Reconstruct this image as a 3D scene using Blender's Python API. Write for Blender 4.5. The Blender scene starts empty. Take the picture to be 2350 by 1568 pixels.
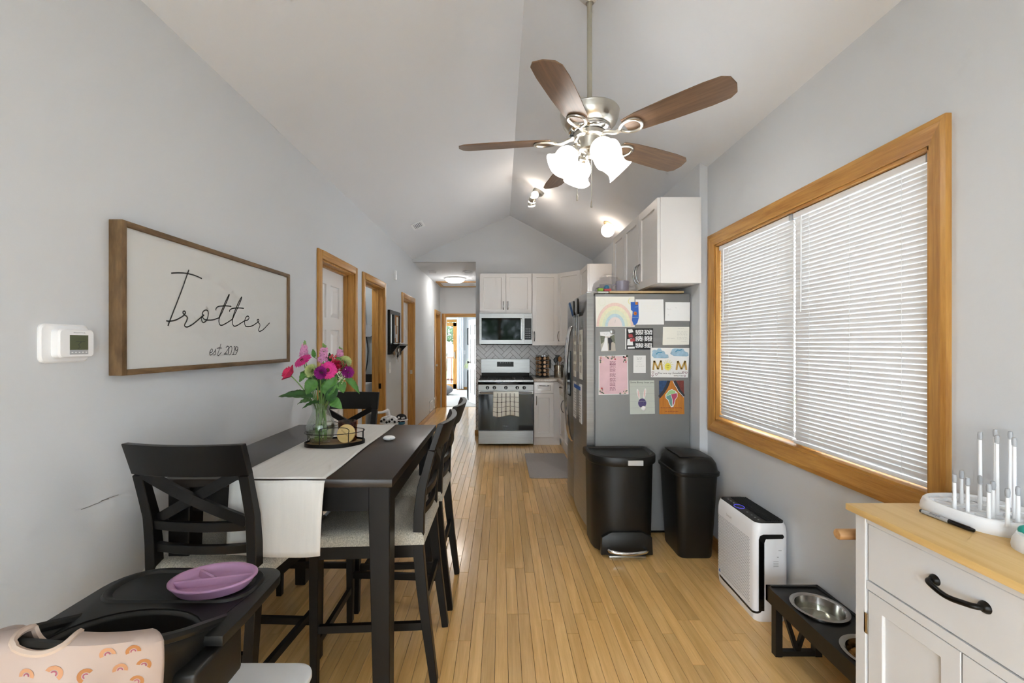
import bpy, bmesh, math, random
from mathutils import Vector, Matrix
random.seed(7)
S = bpy.context.scene
COL = S.collection
PI = math.pi
R = math.radians

# ------------------------------------------------------------------ camera
CAM_H, F, CX, CY = 1.39, 980.0, 1150.0, 790.0
cam_d = bpy.data.cameras.new('camera')
cam_d.sensor_width = 36.0
cam_d.lens = F / 2350.0 * 36.0
cam_d.shift_x = (1175.0 - CX) / 2350.0
cam_d.shift_y = (CY - 784.0) / 2350.0
cam_d.clip_start = 0.05
cam_d.clip_end = 200
cam = bpy.data.objects.new('camera', cam_d)
cam.location = (0, 0, CAM_H)
cam.rotation_euler = (R(90), 0, 0)
COL.objects.link(cam)
S.camera = cam

# ------------------------------------------------------------------ daylight
w = bpy.data.worlds.new('overcast_sky')
w.use_nodes = True
bg = w.node_tree.nodes['Background']
bg.inputs[0].default_value = (0.82, 0.915, 1.0, 1)
bg.inputs[1].default_value = 8.8
S.world = w

def portal(loc, rot, sx, sy):
    d = bpy.data.lights.new('daylight_portal', 'AREA')
    d.shape = 'RECTANGLE'; d.size = sx; d.size_y = sy
    d.cycles.is_portal = True
    o = bpy.data.objects.new('daylight_portal', d)
    o.location = loc; o.rotation_euler = rot
    COL.objects.link(o)
portal((-0.075, -1.66, 1.17), (R(-90), 0, PI), 2.15, 2.2)       # patio door behind the camera
portal((1.62, -.95, 1.5), (0, R(90), 0), 1.2, .5)             # added unseen window behind the camera, brightens the left wall
portal((1.60, 2.15, 1.46), (0, R(90), 0), 1.25, 1.5)          # dining window
portal((1.60, 4.77, 1.5), (0, R(90), 0), .9, .95)              # window over the sink
portal((.2, 13.15, 1.45), (R(-90), 0, 0), 1.0, 1.2)           # unseen opening added to light the back room
portal((-3.42, 11.3, 1.4), (0, R(-90), 0), 1.6, 2.2)           # added side opening, unseen, lightens back room and hall floor
portal((-2.25, 13.15, 1.1), (R(-90), 0, 0), 1.7, 2.0)         # back-room patio door

S.view_settings.view_transform = 'Standard'
S.view_settings.look = 'None'
S.view_settings.gamma = 1.0
S.view_settings.use_curve_mapping = False
S.view_settings.exposure = 0.66
S.cycles.max_bounces = 6
S.cycles.diffuse_bounces = 4
S.cycles.glossy_bounces = 3
S.cycles.transmission_bounces = 4
S.cycles.transparent_max_bounces = 8
S.cycles.caustics_reflective = False
S.cycles.caustics_refractive = False
S.cycles.sample_clamp_indirect = 6.0
S.cycles.use_adaptive_sampling = True
S.cycles.adaptive_threshold = 0.15
S.cycles.adaptive_min_samples = 12
S.cycles.use_denoising = True

# ------------------------------------------------------------------ helpers
def lin(h):
    if not isinstance(h, str):
        return tuple(h)
    c = [int(h[i:i + 2], 16) / 255 for i in (0, 2, 4)]
    return tuple(x / 12.92 if x <= .04045 else ((x + .055) / 1.055) ** 2.4 for x in c)

def V(*a):
    return Vector(a if len(a) > 1 else a[0])

MATS = {}
def mat(name, col, rough=.5, metal=0., noise=None, bump=None, trans=0., ior=1.45, emit=None, estr=0., coat=0.,
        spec=None, sheen=0., alpha=1., aniso=None, sss=0.):
    m = bpy.data.materials.new(name); m.use_nodes = True
    nt = m.node_tree; p = nt.nodes['Principled BSDF']
    c = lin(col)
    p.inputs['Base Color'].default_value = (*c, 1)
    p.inputs['Roughness'].default_value = rough
    p.inputs['Metallic'].default_value = metal
    p.inputs['IOR'].default_value = ior
    if trans: p.inputs['Transmission Weight'].default_value = trans
    if coat: p.inputs['Coat Weight'].default_value = coat; p.inputs['Coat Roughness'].default_value = .1
    if spec is not None: p.inputs['Specular IOR Level'].default_value = spec
    if sheen: p.inputs['Sheen Weight'].default_value = sheen
    if alpha < 1: p.inputs['Alpha'].default_value = alpha
    if emit is not None:
        p.inputs['Emission Color'].default_value = (*lin(emit), 1)
        p.inputs['Emission Strength'].default_value = estr
    if noise or bump:
        tc = nt.nodes.new('ShaderNodeTexCoord')
    if noise:
        sc, amt = noise[:2]
        st = noise[2] if len(noise) > 2 else (1, 1, 1)
        mp = nt.nodes.new('ShaderNodeMapping'); mp.inputs['Scale'].default_value = st
        n = nt.nodes.new('ShaderNodeTexNoise'); n.inputs['Scale'].default_value = sc; n.inputs['Detail'].default_value = 4
        nt.links.new(tc.outputs['Object'], mp.inputs[0]); nt.links.new(mp.outputs[0], n.inputs['Vector'])
        r = nt.nodes.new('ShaderNodeValToRGB')
        r.color_ramp.elements[0].position = .3; r.color_ramp.elements[1].position = .7
        r.color_ramp.elements[0].color = (*[max(0, x * (1 - amt)) for x in c], 1)
        r.color_ramp.elements[1].color = (*[min(1, x * (1 + amt)) for x in c], 1)
        nt.links.new(n.outputs['Fac'], r.inputs[0]); nt.links.new(r.outputs[0], p.inputs['Base Color'])
    if bump:
        sc, stg = bump[:2]
        st = bump[2] if len(bump) > 2 else (1, 1, 1)
        mp = nt.nodes.new('ShaderNodeMapping'); mp.inputs['Scale'].default_value = st
        n = nt.nodes.new('ShaderNodeTexNoise'); n.inputs['Scale'].default_value = sc; n.inputs['Detail'].default_value = 3
        nt.links.new(tc.outputs['Object'], mp.inputs[0]); nt.links.new(mp.outputs[0], n.inputs['Vector'])
        b = nt.nodes.new('ShaderNodeBump'); b.inputs['Strength'].default_value = stg; b.inputs['Distance'].default_value = .002
        nt.links.new(n.outputs['Fac'], b.inputs['Height']); nt.links.new(b.outputs[0], p.inputs['Normal'])
    MATS[name] = m
    return m

def wood(name, c1, c2, axis=2, scale=9., stretch=.07, rough=.4, vary=0., coat=0., knots=None):
    """grain running along one axis; vary = brightness change from piece to piece"""
    m = bpy.data.materials.new(name); m.use_nodes = True
    nt = m.node_tree; L = nt.links; p = nt.nodes['Principled BSDF']
    p.inputs['Roughness'].default_value = rough
    if coat: p.inputs['Coat Weight'].default_value = coat; p.inputs['Coat Roughness'].default_value = .15
    tc = nt.nodes.new('ShaderNodeTexCoord'); oi = nt.nodes.new('ShaderNodeObjectInfo')
    at = nt.nodes.new('ShaderNodeAttribute'); at.attribute_name = 'rnd'
    ad = nt.nodes.new('ShaderNodeMath'); ad.operation = 'ADD'
    L.new(oi.outputs['Random'], ad.inputs[0]); L.new(at.outputs['Fac'], ad.inputs[1])
    fr = nt.nodes.new('ShaderNodeMath'); fr.operation = 'FRACT'; L.new(ad.outputs[0], fr.inputs[0])
    of = nt.nodes.new('ShaderNodeMath'); of.operation = 'MULTIPLY'; of.inputs[1].default_value = 37.; L.new(fr.outputs[0], of.inputs[0])
    va = nt.nodes.new('ShaderNodeVectorMath'); va.operation = 'ADD'
    L.new(tc.outputs['Object'], va.inputs[0]); L.new(of.outputs[0], va.inputs[1])
    mp = nt.nodes.new('ShaderNodeMapping')
    sc = [1., 1., 1.]; sc[axis] = stretch; mp.inputs['Scale'].default_value = sc
    L.new(va.outputs[0], mp.inputs[0])
    n = nt.nodes.new('ShaderNodeTexNoise'); n.inputs['Scale'].default_value = scale * 4; n.inputs['Detail'].default_value = 6
    n.inputs['Distortion'].default_value = .6
    L.new(mp.outputs[0], n.inputs['Vector'])
    n2 = nt.nodes.new('ShaderNodeTexNoise'); n2.inputs['Scale'].default_value = scale * 22; n2.inputs['Detail'].default_value = 2
    L.new(mp.outputs[0], n2.inputs['Vector'])
    mx = nt.nodes.new('ShaderNodeMath'); mx.operation = 'MULTIPLY_ADD'; mx.inputs[1].default_value = .35
    L.new(n2.outputs['Fac'], mx.inputs[0]); L.new(n.outputs['Fac'], mx.inputs[2])
    r = nt.nodes.new('ShaderNodeValToRGB')
    r.color_ramp.elements[0].position = .45; r.color_ramp.elements[1].position = .85
    r.color_ramp.elements[0].color = (*lin(c2), 1); r.color_ramp.elements[1].color = (*lin(c1), 1)
    L.new(mx.outputs[0], r.inputs[0])
    out = r.outputs[0]
    if vary:
        h = nt.nodes.new('ShaderNodeHueSaturation')
        mr = nt.nodes.new('ShaderNodeMapRange'); mr.inputs[3].default_value = 1 - vary; mr.inputs[4].default_value = 1 + vary
        L.new(fr.outputs[0], mr.inputs[0]); L.new(mr.outputs[0], h.inputs['Value']); L.new(out, h.inputs['Color'])
        out = h.outputs[0]
    L.new(out, p.inputs['Base Color'])
    b = nt.nodes.new('ShaderNodeBump'); b.inputs['Strength'].default_value = .15; b.inputs['Distance'].default_value = .001
    L.new(n2.outputs['Fac'], b.inputs['Height']); L.new(b.outputs[0], p.inputs['Normal'])
    MATS[name] = m
    return m

class B:
    """collects shapes for one mesh"""
    def __init__(s): s.v = []; s.f = []
    def add(s, vs, fs):
        n = len(s.v); s.v += [Vector(p) for p in vs]; s.f += [[i + n for i in f] for f in fs]; return s
    def box(s, x0, x1, y0, y1, z0, z1):
        return s.add([(x, y, z) for z in (z0, z1) for y in (y0, y1) for x in (x0, x1)],
                     [(0, 2, 3, 1), (4, 5, 7, 6), (0, 1, 5, 4), (2, 6, 7, 3), (0, 4, 6, 2), (1, 3, 7, 5)])
    def boxf(s, P, a0, a1, b0, b1, c0, c1):
        return s.add([P(x, y, z) for z in (c0, c1) for y in (b0, b1) for x in (a0, a1)],
                     [(0, 2, 3, 1), (4, 5, 7, 6), (0, 1, 5, 4), (2, 6, 7, 3), (0, 4, 6, 2), (1, 3, 7, 5)])
    def loft(s, rings, c0=True, c1=True, closed=True):
        n = len(rings[0]); vs = [p for r in rings for p in r]; fs = []
        m = n if closed else n - 1
        for k in range(len(rings) - 1):
            for i in range(m):
                j = (i + 1) % n
                fs.append((k * n + i, k * n + j, (k + 1) * n + j, (k + 1) * n + i))
        if c0: fs.append(tuple(range(n))[::-1])
        if c1: fs.append(tuple(range((len(rings) - 1) * n, len(rings) * n)))
        return s.add(vs, fs)
    def bar(s, p0, p1, w, h, up=(0, 0, 1)):
        return s.sweep([p0, p1], w, h, up)
    def sweep(s, pts, w, h, up=(0, 0, 1)):
        """rectangular section; h along `up` (made square to the path), w across"""
        pts = [Vector(p) for p in pts]; up = Vector(up); rings = []
        for i, p in enumerate(pts):
            t = (pts[min(i + 1, len(pts) - 1)] - pts[max(i - 1, 0)]).normalized()
            sd = t.cross(up).normalized(); u = sd.cross(t).normalized()
            ww = w[i] if isinstance(w, (list, tuple)) else w
            hh = h[i] if isinstance(h, (list, tuple)) else h
            rings.append([p + sd * a * ww / 2 + u * b * hh / 2 for a, b in ((-1, -1), (1, -1), (1, 1), (-1, 1))])
        return s.loft(rings)
    def tube(s, pts, r, n=8, closed=False):
        pts = [Vector(p) for p in pts]; rings = []; N = len(pts)
        t = (pts[1] - pts[0]).normalized()
        a = Vector((0, 0, 1)) if abs(t.z) < .9 else Vector((1, 0, 0))
        u = t.cross(a).normalized()
        for i, p in enumerate(pts):
            if closed: t2 = (pts[(i + 1) % N] - pts[i - 1]).normalized()
            else: t2 = (pts[min(i + 1, N - 1)] - pts[max(i - 1, 0)]).normalized()
            u = (u - t2 * u.dot(t2))
            u = u.normalized() if u.length > 1e-6 else t2.orthogonal().normalized()
            q = t2.cross(u)
            rr = r[i] if isinstance(r, (list, tuple)) else r
            rings.append([p + (u * math.cos(2 * PI * k / n) + q * math.sin(2 * PI * k / n)) * rr for k in range(n)])
        if closed:
            rings.append(rings[0]); return s.loft(rings, False, False)
        return s.loft(rings)
    def lathe(s, prof, c=(0, 0, 0), n=24, axis=(0, 0, 1), mod=None, c0=True, c1=True, sx=1., sy=1.):
        c = Vector(c); ax = Vector(axis).normalized()
        u = Vector((1, 0, 0)) if abs(ax.z) > .99 else ax.cross(Vector((0, 0, 1))).normalized()
        q = ax.cross(u); rings = []
        for r, h in prof:
            ring = []
            for k in range(n):
                a = 2 * PI * k / n; rr = max(r, 1e-5) * (mod(a, h) if mod else 1)
                ring.append(c + ax * h + u * math.cos(a) * rr * sx + q * math.sin(a) * rr * sy)
            rings.append(ring)
        return s.loft(rings, c0, c1)
    def cyl(s, c, r, h, n=20, axis=(0, 0, 1), r2=None):
        return s.lathe([(r, 0), (r if r2 is None else r2, h)], c, n, axis)
    def prism(s, poly, o, u, v, d):
        o, u, v, d = Vector(o), Vector(u), Vector(v), Vector(d)
        b = [o + u * a + v * c for a, c in poly]
        return s.loft([b, [p + d for p in b]])
    def flat(s, poly, o, u, v):
        o, u, v = Vector(o), Vector(u), Vector(v)
        return s.add([o + u * a + v * c for a, c in poly], [tuple(range(len(poly)))])
    def sheet(s, nu, nv, fn, skip=None):
        vs = [fn(i / nu, j / nv) for j in range(nv + 1) for i in range(nu + 1)]
        fs = []
        for j in range(nv):
            for i in range(nu):
                if skip and skip((i + .5) / nu, (j + .5) / nv): continue
                a = j * (nu + 1) + i
                fs.append((a, a + 1, a + nu + 2, a + nu + 1))
        return s.add(vs, fs)
    def ribbon(s, pts, wd, o, u, v, closed=False):
        """flat stroke of width wd through 2-D points, in the plane o,u,v"""
        o, u, v = Vector(o), Vector(u), Vector(v); q = [Vector((a, b)) for a, b in pts]; N = len(q)
        L, Rr = [], []
        for i in range(N):
            if closed: t = q[(i + 1) % N] - q[i - 1]
            else: t = q[min(i + 1, N - 1)] - q[max(i - 1, 0)]
            t = t.normalized() if t.length > 0 else Vector((1, 0))
            nn = Vector((-t.y, t.x)) * wd / 2
            L.append(q[i] + nn); Rr.append(q[i] - nn)
        vs = [o + u * p.x + v * p.y for p in L + Rr]
        m = N if closed else N - 1
        return s.add(vs, [(i, (i + 1) % N, N + (i + 1) % N, N + i) for i in range(m)])
    def sphere(s, c, r, n=16, m=10, sc=(1, 1, 1)):
        c = Vector(c); rings = []
        for j in range(1, m):
            a = PI * j / m
            rings.append([c + Vector((math.sin(a) * math.cos(2 * PI * k / n) * sc[0], math.sin(a) * math.sin(2 * PI * k / n) * sc[1], -math.cos(a) * sc[2])) * r for k in range(n)])
        k0 = len(s.v)
        s.loft(rings, False, False)
        nv = len(s.v); s.v += [c - Vector((0, 0, r * sc[2])), c + Vector((0, 0, r * sc[2]))]
        last = k0 + (len(rings) - 1) * n
        for k in range(n):
            s.f.append([nv, k0 + (k + 1) % n, k0 + k]); s.f.append([nv + 1, last + k, last + (k + 1) % n])
        return s

MW = {}
def tag(o, label=None, cat=None, group=None, kind=None):
    if label: o['label'] = label
    if cat: o['category'] = cat
    if group: o['group'] = group
    if kind: o['kind'] = kind
    return o

def thing(name, loc, label=None, cat=None, group=None, kind=None, rz=0):
    o = bpy.data.objects.new(name, None); COL.objects.link(o)
    o.empty_display_size = .1
    o.location = loc; o.rotation_euler = (0, 0, rz)
    MW[o.name] = Matrix.Translation(Vector(loc)) @ Matrix.Rotation(rz, 4, 'Z')
    return tag(o, label, cat, group, kind)

def finish(me, m, smooth):
    if m is not None: me.materials.append(MATS[m] if isinstance(m, str) else m)
    if smooth:
        for p in me.polygons: p.use_smooth = True
        me.set_sharp_from_angle(angle=R(smooth if smooth is not True else 40))

def build(b, name, m, parent=None, smooth=False, bevel=0, seg=2, label=None, cat=None, group=None, kind=None, local=False, solid=0, weld=True):
    """link the collected shapes as one object; coordinates are world ones unless local"""
    bm = bmesh.new()
    vs = [bm.verts.new(p) for p in b.v]
    for f in b.f:
        try: bm.faces.new([vs[i] for i in f])
        except ValueError: pass
    if weld: bmesh.ops.remove_doubles(bm, verts=bm.verts, dist=1e-5)
    bmesh.ops.recalc_face_normals(bm, faces=bm.faces)
    if bevel:
        ed = [e for e in bm.edges if len(e.link_faces) == 2 and e.calc_face_angle(0) > R(28)]
        bmesh.ops.bevel(bm, geom=ed, offset=bevel, segments=seg, profile=.5, affect='EDGES', clamp_overlap=True)
    me = bpy.data.meshes.new(name); 
    o = bpy.data.objects.new(name, me)
    if parent is not None:
        mw = MW[parent.name]
        if not local: bm.transform(mw.inverted())
        o.parent = parent; 
    else:
        xs = [v.co for v in bm.verts]
        lo = Vector([min(c[i] for c in xs) for i in range(3)]); hi = Vector([max(c[i] for c in xs) for i in range(3)])
        org = Vector(((lo.x + hi.x) / 2, (lo.y + hi.y) / 2, lo.z))
        bm.transform(Matrix.Translation(-org)); o.location = org
        mw = Matrix.Translation(org)
    bm.to_mesh(me); bm.free()
    COL.objects.link(o); MW[o.name] = mw
    finish(me, m, smooth if smooth else (30 if bevel else False))
    if solid:
        md = o.modifiers.new('thickness', 'SOLIDIFY'); md.thickness = solid; md.offset = 0
    return tag(o, label, cat, group, kind)

def copy_tree(o, parent=None):
    c = o.copy(); COL.objects.link(c); c.parent = parent
    for ch in o.children: copy_tree(ch, c)
    return c

def letters(body, size, o, u, v, m, name, parent, align='CENTER', bold=0., shear=0., lift=0.):
    cu = bpy.data.curves.new('lettering', 'FONT'); cu.body = body; cu.size = size
    cu.align_x = align; cu.align_y = 'CENTER'; cu.offset = bold; cu.shear = shear; cu.resolution_u = 2
    t = bpy.data.objects.new('lettering', cu)
    me = bpy.data.meshes.new_from_object(t)
    bpy.data.objects.remove(t); bpy.data.curves.remove(cu)
    u, v = Vector(u).normalized(), Vector(v).normalized(); n = u.cross(v); oo = Vector(o) + n * lift
    mt = Matrix(((u.x, v.x, n.x, oo.x), (u.y, v.y, n.y, oo.y), (u.z, v.z, n.z, oo.z), (0, 0, 0, 1)))
    me.transform(MW[parent.name].inverted() @ mt)
    me.name = name
    ob = bpy.data.objects.new(name, me); ob.parent = parent; COL.objects.link(ob); MW[ob.name] = MW[parent.name]
    me.materials.clear(); me.materials.append(MATS[m])
    return ob

def smoothpath(pts, k=6, closed=False):
    """Catmull-Rom through points of any dimension"""
    q = [Vector(p) for p in pts]; N = len(q); out = []
    rng = range(N if closed else N - 1)
    for i in rng:
        if closed: p0, p1, p2, p3 = q[i - 1], q[i], q[(i + 1) % N], q[(i + 2) % N]
        else: p0, p1, p2, p3 = q[max(i - 1, 0)], q[i], q[i + 1], q[min(i + 2, N - 1)]
        for j in range(k):
            t = j / k
            out.append(.5 * ((2 * p1) + (p2 - p0) * t + (2 * p0 - 5 * p1 + 4 * p2 - p3) * t * t + (3 * p1 - p0 - 3 * p2 + p3) * t ** 3))
    if not closed: out.append(q[-1])
    return out

def rrect(w, h, r, k=4):
    """rounded rectangle outline centred on 0,0"""
    pts = []
    for cx, cy, a0 in ((w / 2 - r, h / 2 - r, 0), (-w / 2 + r, h / 2 - r, 90), (-w / 2 + r, -h / 2 + r, 180), (w / 2 - r, -h / 2 + r, 270)):
        for i in range(k + 1):
            a = R(a0 + 90 * i / k); pts.append((cx + r * math.cos(a), cy + r * math.sin(a)))
    return pts

def frame(o, u, v, n):
    o, u, v, n = Vector(o), Vector(u), Vector(v), Vector(n)
    return lambda a, b, c: o + u * a + v * b + n * c

# real points of the room read off the plan of the photograph: a pixel's ray met with a known plane
def onX(px, py, X):
    Y = F * X / (px - CX); return Vector((X, Y, CAM_H - (py - CY) * Y / F))
def onY(px, py, Y):
    return Vector(((px - CX) * Y / F, Y, CAM_H - (py - CY) * Y / F))
def onZ(px, py, Z):
    Y = F * (CAM_H - Z) / (py - CY); return Vector(((px - CX) * Y / F, Y, Z))

# ------------------------------------------------------------------ materials
mat('wall_paint', 'ced0d2', .7, bump=(180, .08))
mat('ceiling_paint', 'e1e3e6', .8, bump=(120, .08))
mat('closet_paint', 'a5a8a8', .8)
mat('white_paint', 'd6d6d6', .4)
mat('cabinet_white', 'e0dcd8', .35)
mat('door_white', 'e4e2e0', .4)
mat('plastic_white', 'ececec', .3)
mat('plastic_grey', 'a9abae', .4)
mat('black_wood', '0e0c0b', .38, spec=.35, noise=(6, .35, (1, 1, .2)))
mat('black_top', '241a13', .28, noise=(7, .35, (1, .15, 1)))
mat('black_plastic', '131210', .42, bump=(400, .08))
mat('black_gloss', '08080a', .08)
mat('black_metal', '14120f', .35, metal=.6)
mat('iron', '1a1a1a', .6)
mat('dark_gap', '0d0b09', .8)
mat('steel', '9b9b99', .32, metal=1., noise=(3, .08, (1, 1, 30)))
mat('steel_dark', '8e8d8b', .25, metal=1.)
mat('steel_side', '868685', .5, metal=.25)
mat('nickel', 'c9c5bb', .28, metal=1.)
mat('chrome', 'd5d5d5', .1, metal=1.)
mat('rod_paint', 'b2ad9c', .35, metal=.5)
mat('oven_glass', '060709', .06, coat=.5)
mat('micro_glass', '171a1c', .05, metal=.6)
mat('display', '0c0d0f', .4)
mat('tile', 'd6d4d2', .25, noise=(5, .04))
mat('grout', '5e5d5b', .9)
mat('granite', 'a5988a', .2, noise=(90, .45))
mat('carpet', 'c4c1bc', .95, bump=(300, .5))
mat('rug', 'aca6a2', .95, noise=(160, .25), bump=(250, .6))
mat('tweed', 'bdb8ab', .95, noise=(220, .35), bump=(260, .7))
mat('runner_cloth', 'd9d7d3', .9, noise=(60, .03, (1, .1, .1)), bump=(500, .3))
mat('bib_cloth', 'ac9a90', .55)
mat('bib_trim', 'bba797', .7)
mat('print_orange', 'a66f40', .7)
mat('print_peach', 'b4835f', .7)
mat('print_pink', '985260', .7)
mat('plate_mauve', 'a87fa0', .45)
mat('plate_rim', 'ad88b2', .45)
mat('paper', 'e9e9e7', .8)
mat('paper_cream', 'e8e7dc', .8)
mat('pink_paper', 'e2bfc6', .8, noise=(14, .06))
mat('ink', '3a3638', .8)
mat('ink_grey', 'b3b3b3', .8)
mat('glass', 'ffffff', .0, trans=1., ior=1.45)
_g = mat('window_glass', 'ffffff', .0)
_nt = _g.node_tree; _tp = _nt.nodes.new('ShaderNodeBsdfTransparent'); _tp.inputs[0].default_value = (.96, .97, .97, 1)
_gl = _nt.nodes.new('ShaderNodeBsdfGlossy'); _gl.inputs['Roughness'].default_value = .0
_mx = _nt.nodes.new('ShaderNodeMixShader'); _mx.inputs[0].default_value = .05
_nt.links.new(_tp.outputs[0], _mx.inputs[1]); _nt.links.new(_gl.outputs[0], _mx.inputs[2]); _nt.links.new(_mx.outputs[0], _nt.nodes['Material Output'].inputs[0])
def thin_glass(name, tint, gloss=.06, edge=.55, rough=.02):
    """clear thin glass: straight-through light, gloss that grows at grazing angles"""
    m = mat(name, 'ffffff', rough); nt = m.node_tree
    tp = nt.nodes.new('ShaderNodeBsdfTransparent'); tp.inputs[0].default_value = (*tint, 1)
    gl = nt.nodes.new('ShaderNodeBsdfGlossy'); gl.inputs['Roughness'].default_value = rough; gl.inputs[0].default_value = (.9, .9, .9, 1)
    lw = nt.nodes.new('ShaderNodeLayerWeight'); lw.inputs['Blend'].default_value = .3
    mr = nt.nodes.new('ShaderNodeMapRange'); mr.inputs[3].default_value = gloss; mr.inputs[4].default_value = edge
    mx = nt.nodes.new('ShaderNodeMixShader')
    nt.links.new(lw.outputs['Facing'], mr.inputs[0]); nt.links.new(mr.outputs[0], mx.inputs[0])
    nt.links.new(tp.outputs[0], mx.inputs[1]); nt.links.new(gl.outputs[0], mx.inputs[2]); nt.links.new(mx.outputs[0], nt.nodes['Material Output'].inputs[0])
thin_glass('vase_glass', (.95, .97, .95), .05, .6)
thin_glass('water', (.93, .97, .90), .03, .4)
thin_glass('amber_glass', (.55, .27, .07), .05, .4)
mat('smoke_plastic', 'c4bcbc', .06, alpha=.26, spec=.8)
mat('shade_glow', 'ffffff', .3, emit='fffcf8', estr=5.5)
mat('bulb_glow', 'ffffff', .3, emit='fffaf4', estr=190.)
mat('closet_glow', 'ffffff', .3, emit='ffffff', estr=220.)
mat('globe_glow', 'ffffff', .3, emit='ffecd8', estr=9.)
mat('spot_glow', 'ffffff', .3, emit='ffecd8', estr=75.)
mat('hall_glow', 'ffffff', .3, emit='fffaf4', estr=22.)
_s = mat('slat', 'e2e2e2', .45)
_tr = _s.node_tree.nodes.new('ShaderNodeBsdfTranslucent'); _tr.inputs[0].default_value = (.8, .82, .84, 1)
_mx = _s.node_tree.nodes.new('ShaderNodeMixShader'); _mx.inputs[0].default_value = .03
_s.node_tree.links.new(_s.node_tree.nodes['Principled BSDF'].outputs[0], _mx.inputs[1]); _s.node_tree.links.new(_tr.outputs[0], _mx.inputs[2])
_s.node_tree.links.new(_mx.outputs[0], _s.node_tree.nodes['Material Output'].inputs[0])
mat('mirror', 'e6e8ea', .03, metal=1.)
mat('sign_board', 'cfcfcc', .85)
mat('sign_ink', '31312f', .7)
mat('lcd', '5c614b', .2)
mat('lcd_ink', '34382b', .5)
mat('cork', 'a07044', .95, noise=(120, .25))
mat('purifier_white', 'f2f3f5', .3)
mat('hole_grey', '8b8d90', .7)
mat('ring_purple', '5d57d8', .3, emit='6a62ff', estr=.25)
mat('kibble', '8a6332', .8, noise=(60, .3))
mat('bowl_steel', 'bdbab5', .16, metal=1.)
mat('teal_rubber', '2fae9c', .3, trans=.3)
mat('leaf', '4c7c36', .5, noise=(30, .25))
mat('leaf_dark', '2f5628', .5, noise=(30, .25))
mat('stem_green', '6c8f4a', .5)
mat('gerbera', 'cc2a80', .6, noise=(60, .15))
mat('gerbera_eye', '5a2a20', .8)
mat('carnation_purple', 'b0329a', .7, noise=(80, .25))
mat('carnation_green', 'd3de9c', .7, noise=(80, .15))
mat('rose_pink', 'd62c5c', .6, noise=(50, .2))
mat('rose_red', 'b01238', .6, noise=(50, .2))
mat('stock_pink', 'd490b8', .7, noise=(90, .15))
mat('berry', 'c04a4e', .4)
mat('cream_small', 'dfe3c4', .7)
mat('tree_leaf', '4d6144', .8, noise=(3, .3))
mat('bark', '4d4438', .9)
mat('lawn', '6d8554', .95, noise=(3, .2))
mat('concrete', 'b4b4b2', .9, noise=(2, .06))
mat('deck', '8a7c6c', .8)
mat('rail_red', '8d5f52', .8)
mat('canopy', 'a3a2a8', .8)
mat('curtain', 'e9ebef', .9)
mat('grey_fabric', '8d8d91', .95)
mat('dresser_black', '26272b', .4)
mat('blue_strip', '2f62b8', .6)
mat('orange_print', 'c07a2e', .7, noise=(25, .15, (3, 1, .3)))
mat('red', 'a8241c', .6)
mat('cutting_board', 'bfa57c', .5)
mat('lavender_plastic', '9a94a2', .3)
mat('cover_tape', 'd4d4d2', .35, metal=.4)
mat('gold_letter', 'c2a05a', .8)
mat('sun_yellow', 'e6dd5a', .8)
mat('cloud_blue', '9dbccf', .8, noise=(40, .12))
mat('cloud_deep', '4d93b8', .8)
mat('wine', '7a3350', .8)
mat('bunny_paper', 'c3c8bf', .8)
mat('bunny_white', 'eceae8', .9)
mat('bunny_pink', 'e3c4c0', .9)
mat('bunny_purple', '554c78', .8, noise=(150, .5))
mat('photo_sky', 'e8e9ea', .5)
mat('photo_green', '6f7565', .5, noise=(120, .4))
mat('photo_path', 'b5b1a8', .5)
mat('photo_dark', '33333a', .5)
mat('card_black', '1d1d1f', .4)
mat('card_red', 'b0474c', .5)
mat('navy', '2f4f77', .7, noise=(60, .3))
mat('maroon', '7a3b34', .7, noise=(60, .3))
mat('map_green', '9fc98e', .7)
mat('map_teal', '6f9d97', .7)
mat('map_rose', 'b8506c', .7)
mat('rb_red', 'e4cbc0', .8, noise=(60, .06)); mat('rb_yellow', 'e5e2c4', .8, noise=(60, .05)); mat('rb_green', 'd9e0c8', .8, noise=(60, .05)); mat('rb_blue', 'b9d0d6', .8, noise=(60, .08)); mat('rb_pink', 'e3d8d5', .8)
mat('copper_lid', '9a7b5e', .4, metal=.4)
mat('jar_dark', '3a2a1c', .3)
mat('spoon_wood', '8a6038', .6)
mat('crock', 'a3998a', .22, metal=1.)
mat('toy_green', '8fb83a', .4); mat('toy_blue', '2f6c8c', .4); mat('toy_red', 'c24a52', .4)
mat('panda_black', '1d1a1c', .8); mat('panda_white', 'dedad8', .8, noise=(60, .5))
wood('oak_z', 'c6944c', 'a06c30', 2); wood('oak_y', 'c6944c', 'a06c30', 1); wood('oak_x', 'c6944c', 'a06c30', 0)
wood('floor_oak', 'efc37f', 'd8a862', 1, scale=8, stretch=.06, rough=.3, vary=.14, coat=.6)
wood('rustic_z', '7d6241', '4d3820', 2, scale=5, stretch=.25, rough=.6)
wood('rustic_y', '7d6241', '4d3820', 1, scale=5, stretch=.25, rough=.6)
wood('pine_y', 'e0be80', 'd0a762', 1, scale=5, stretch=.05, rough=.45)
wood('dowel', 'c9a173', 'a87c4c', 0, scale=6, stretch=.1, rough=.5)
wood('tray_wood', 'b09468', '8a6e48', 0, scale=7, stretch=.1, rough=.5)
wood('lid_wood', 'd9be83', 'c3a462', 0, scale=5, stretch=.1, rough=.5)
wood('blade_wood', '7f634c', '5a4634', 0, scale=6, stretch=.08, rough=.4)
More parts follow.
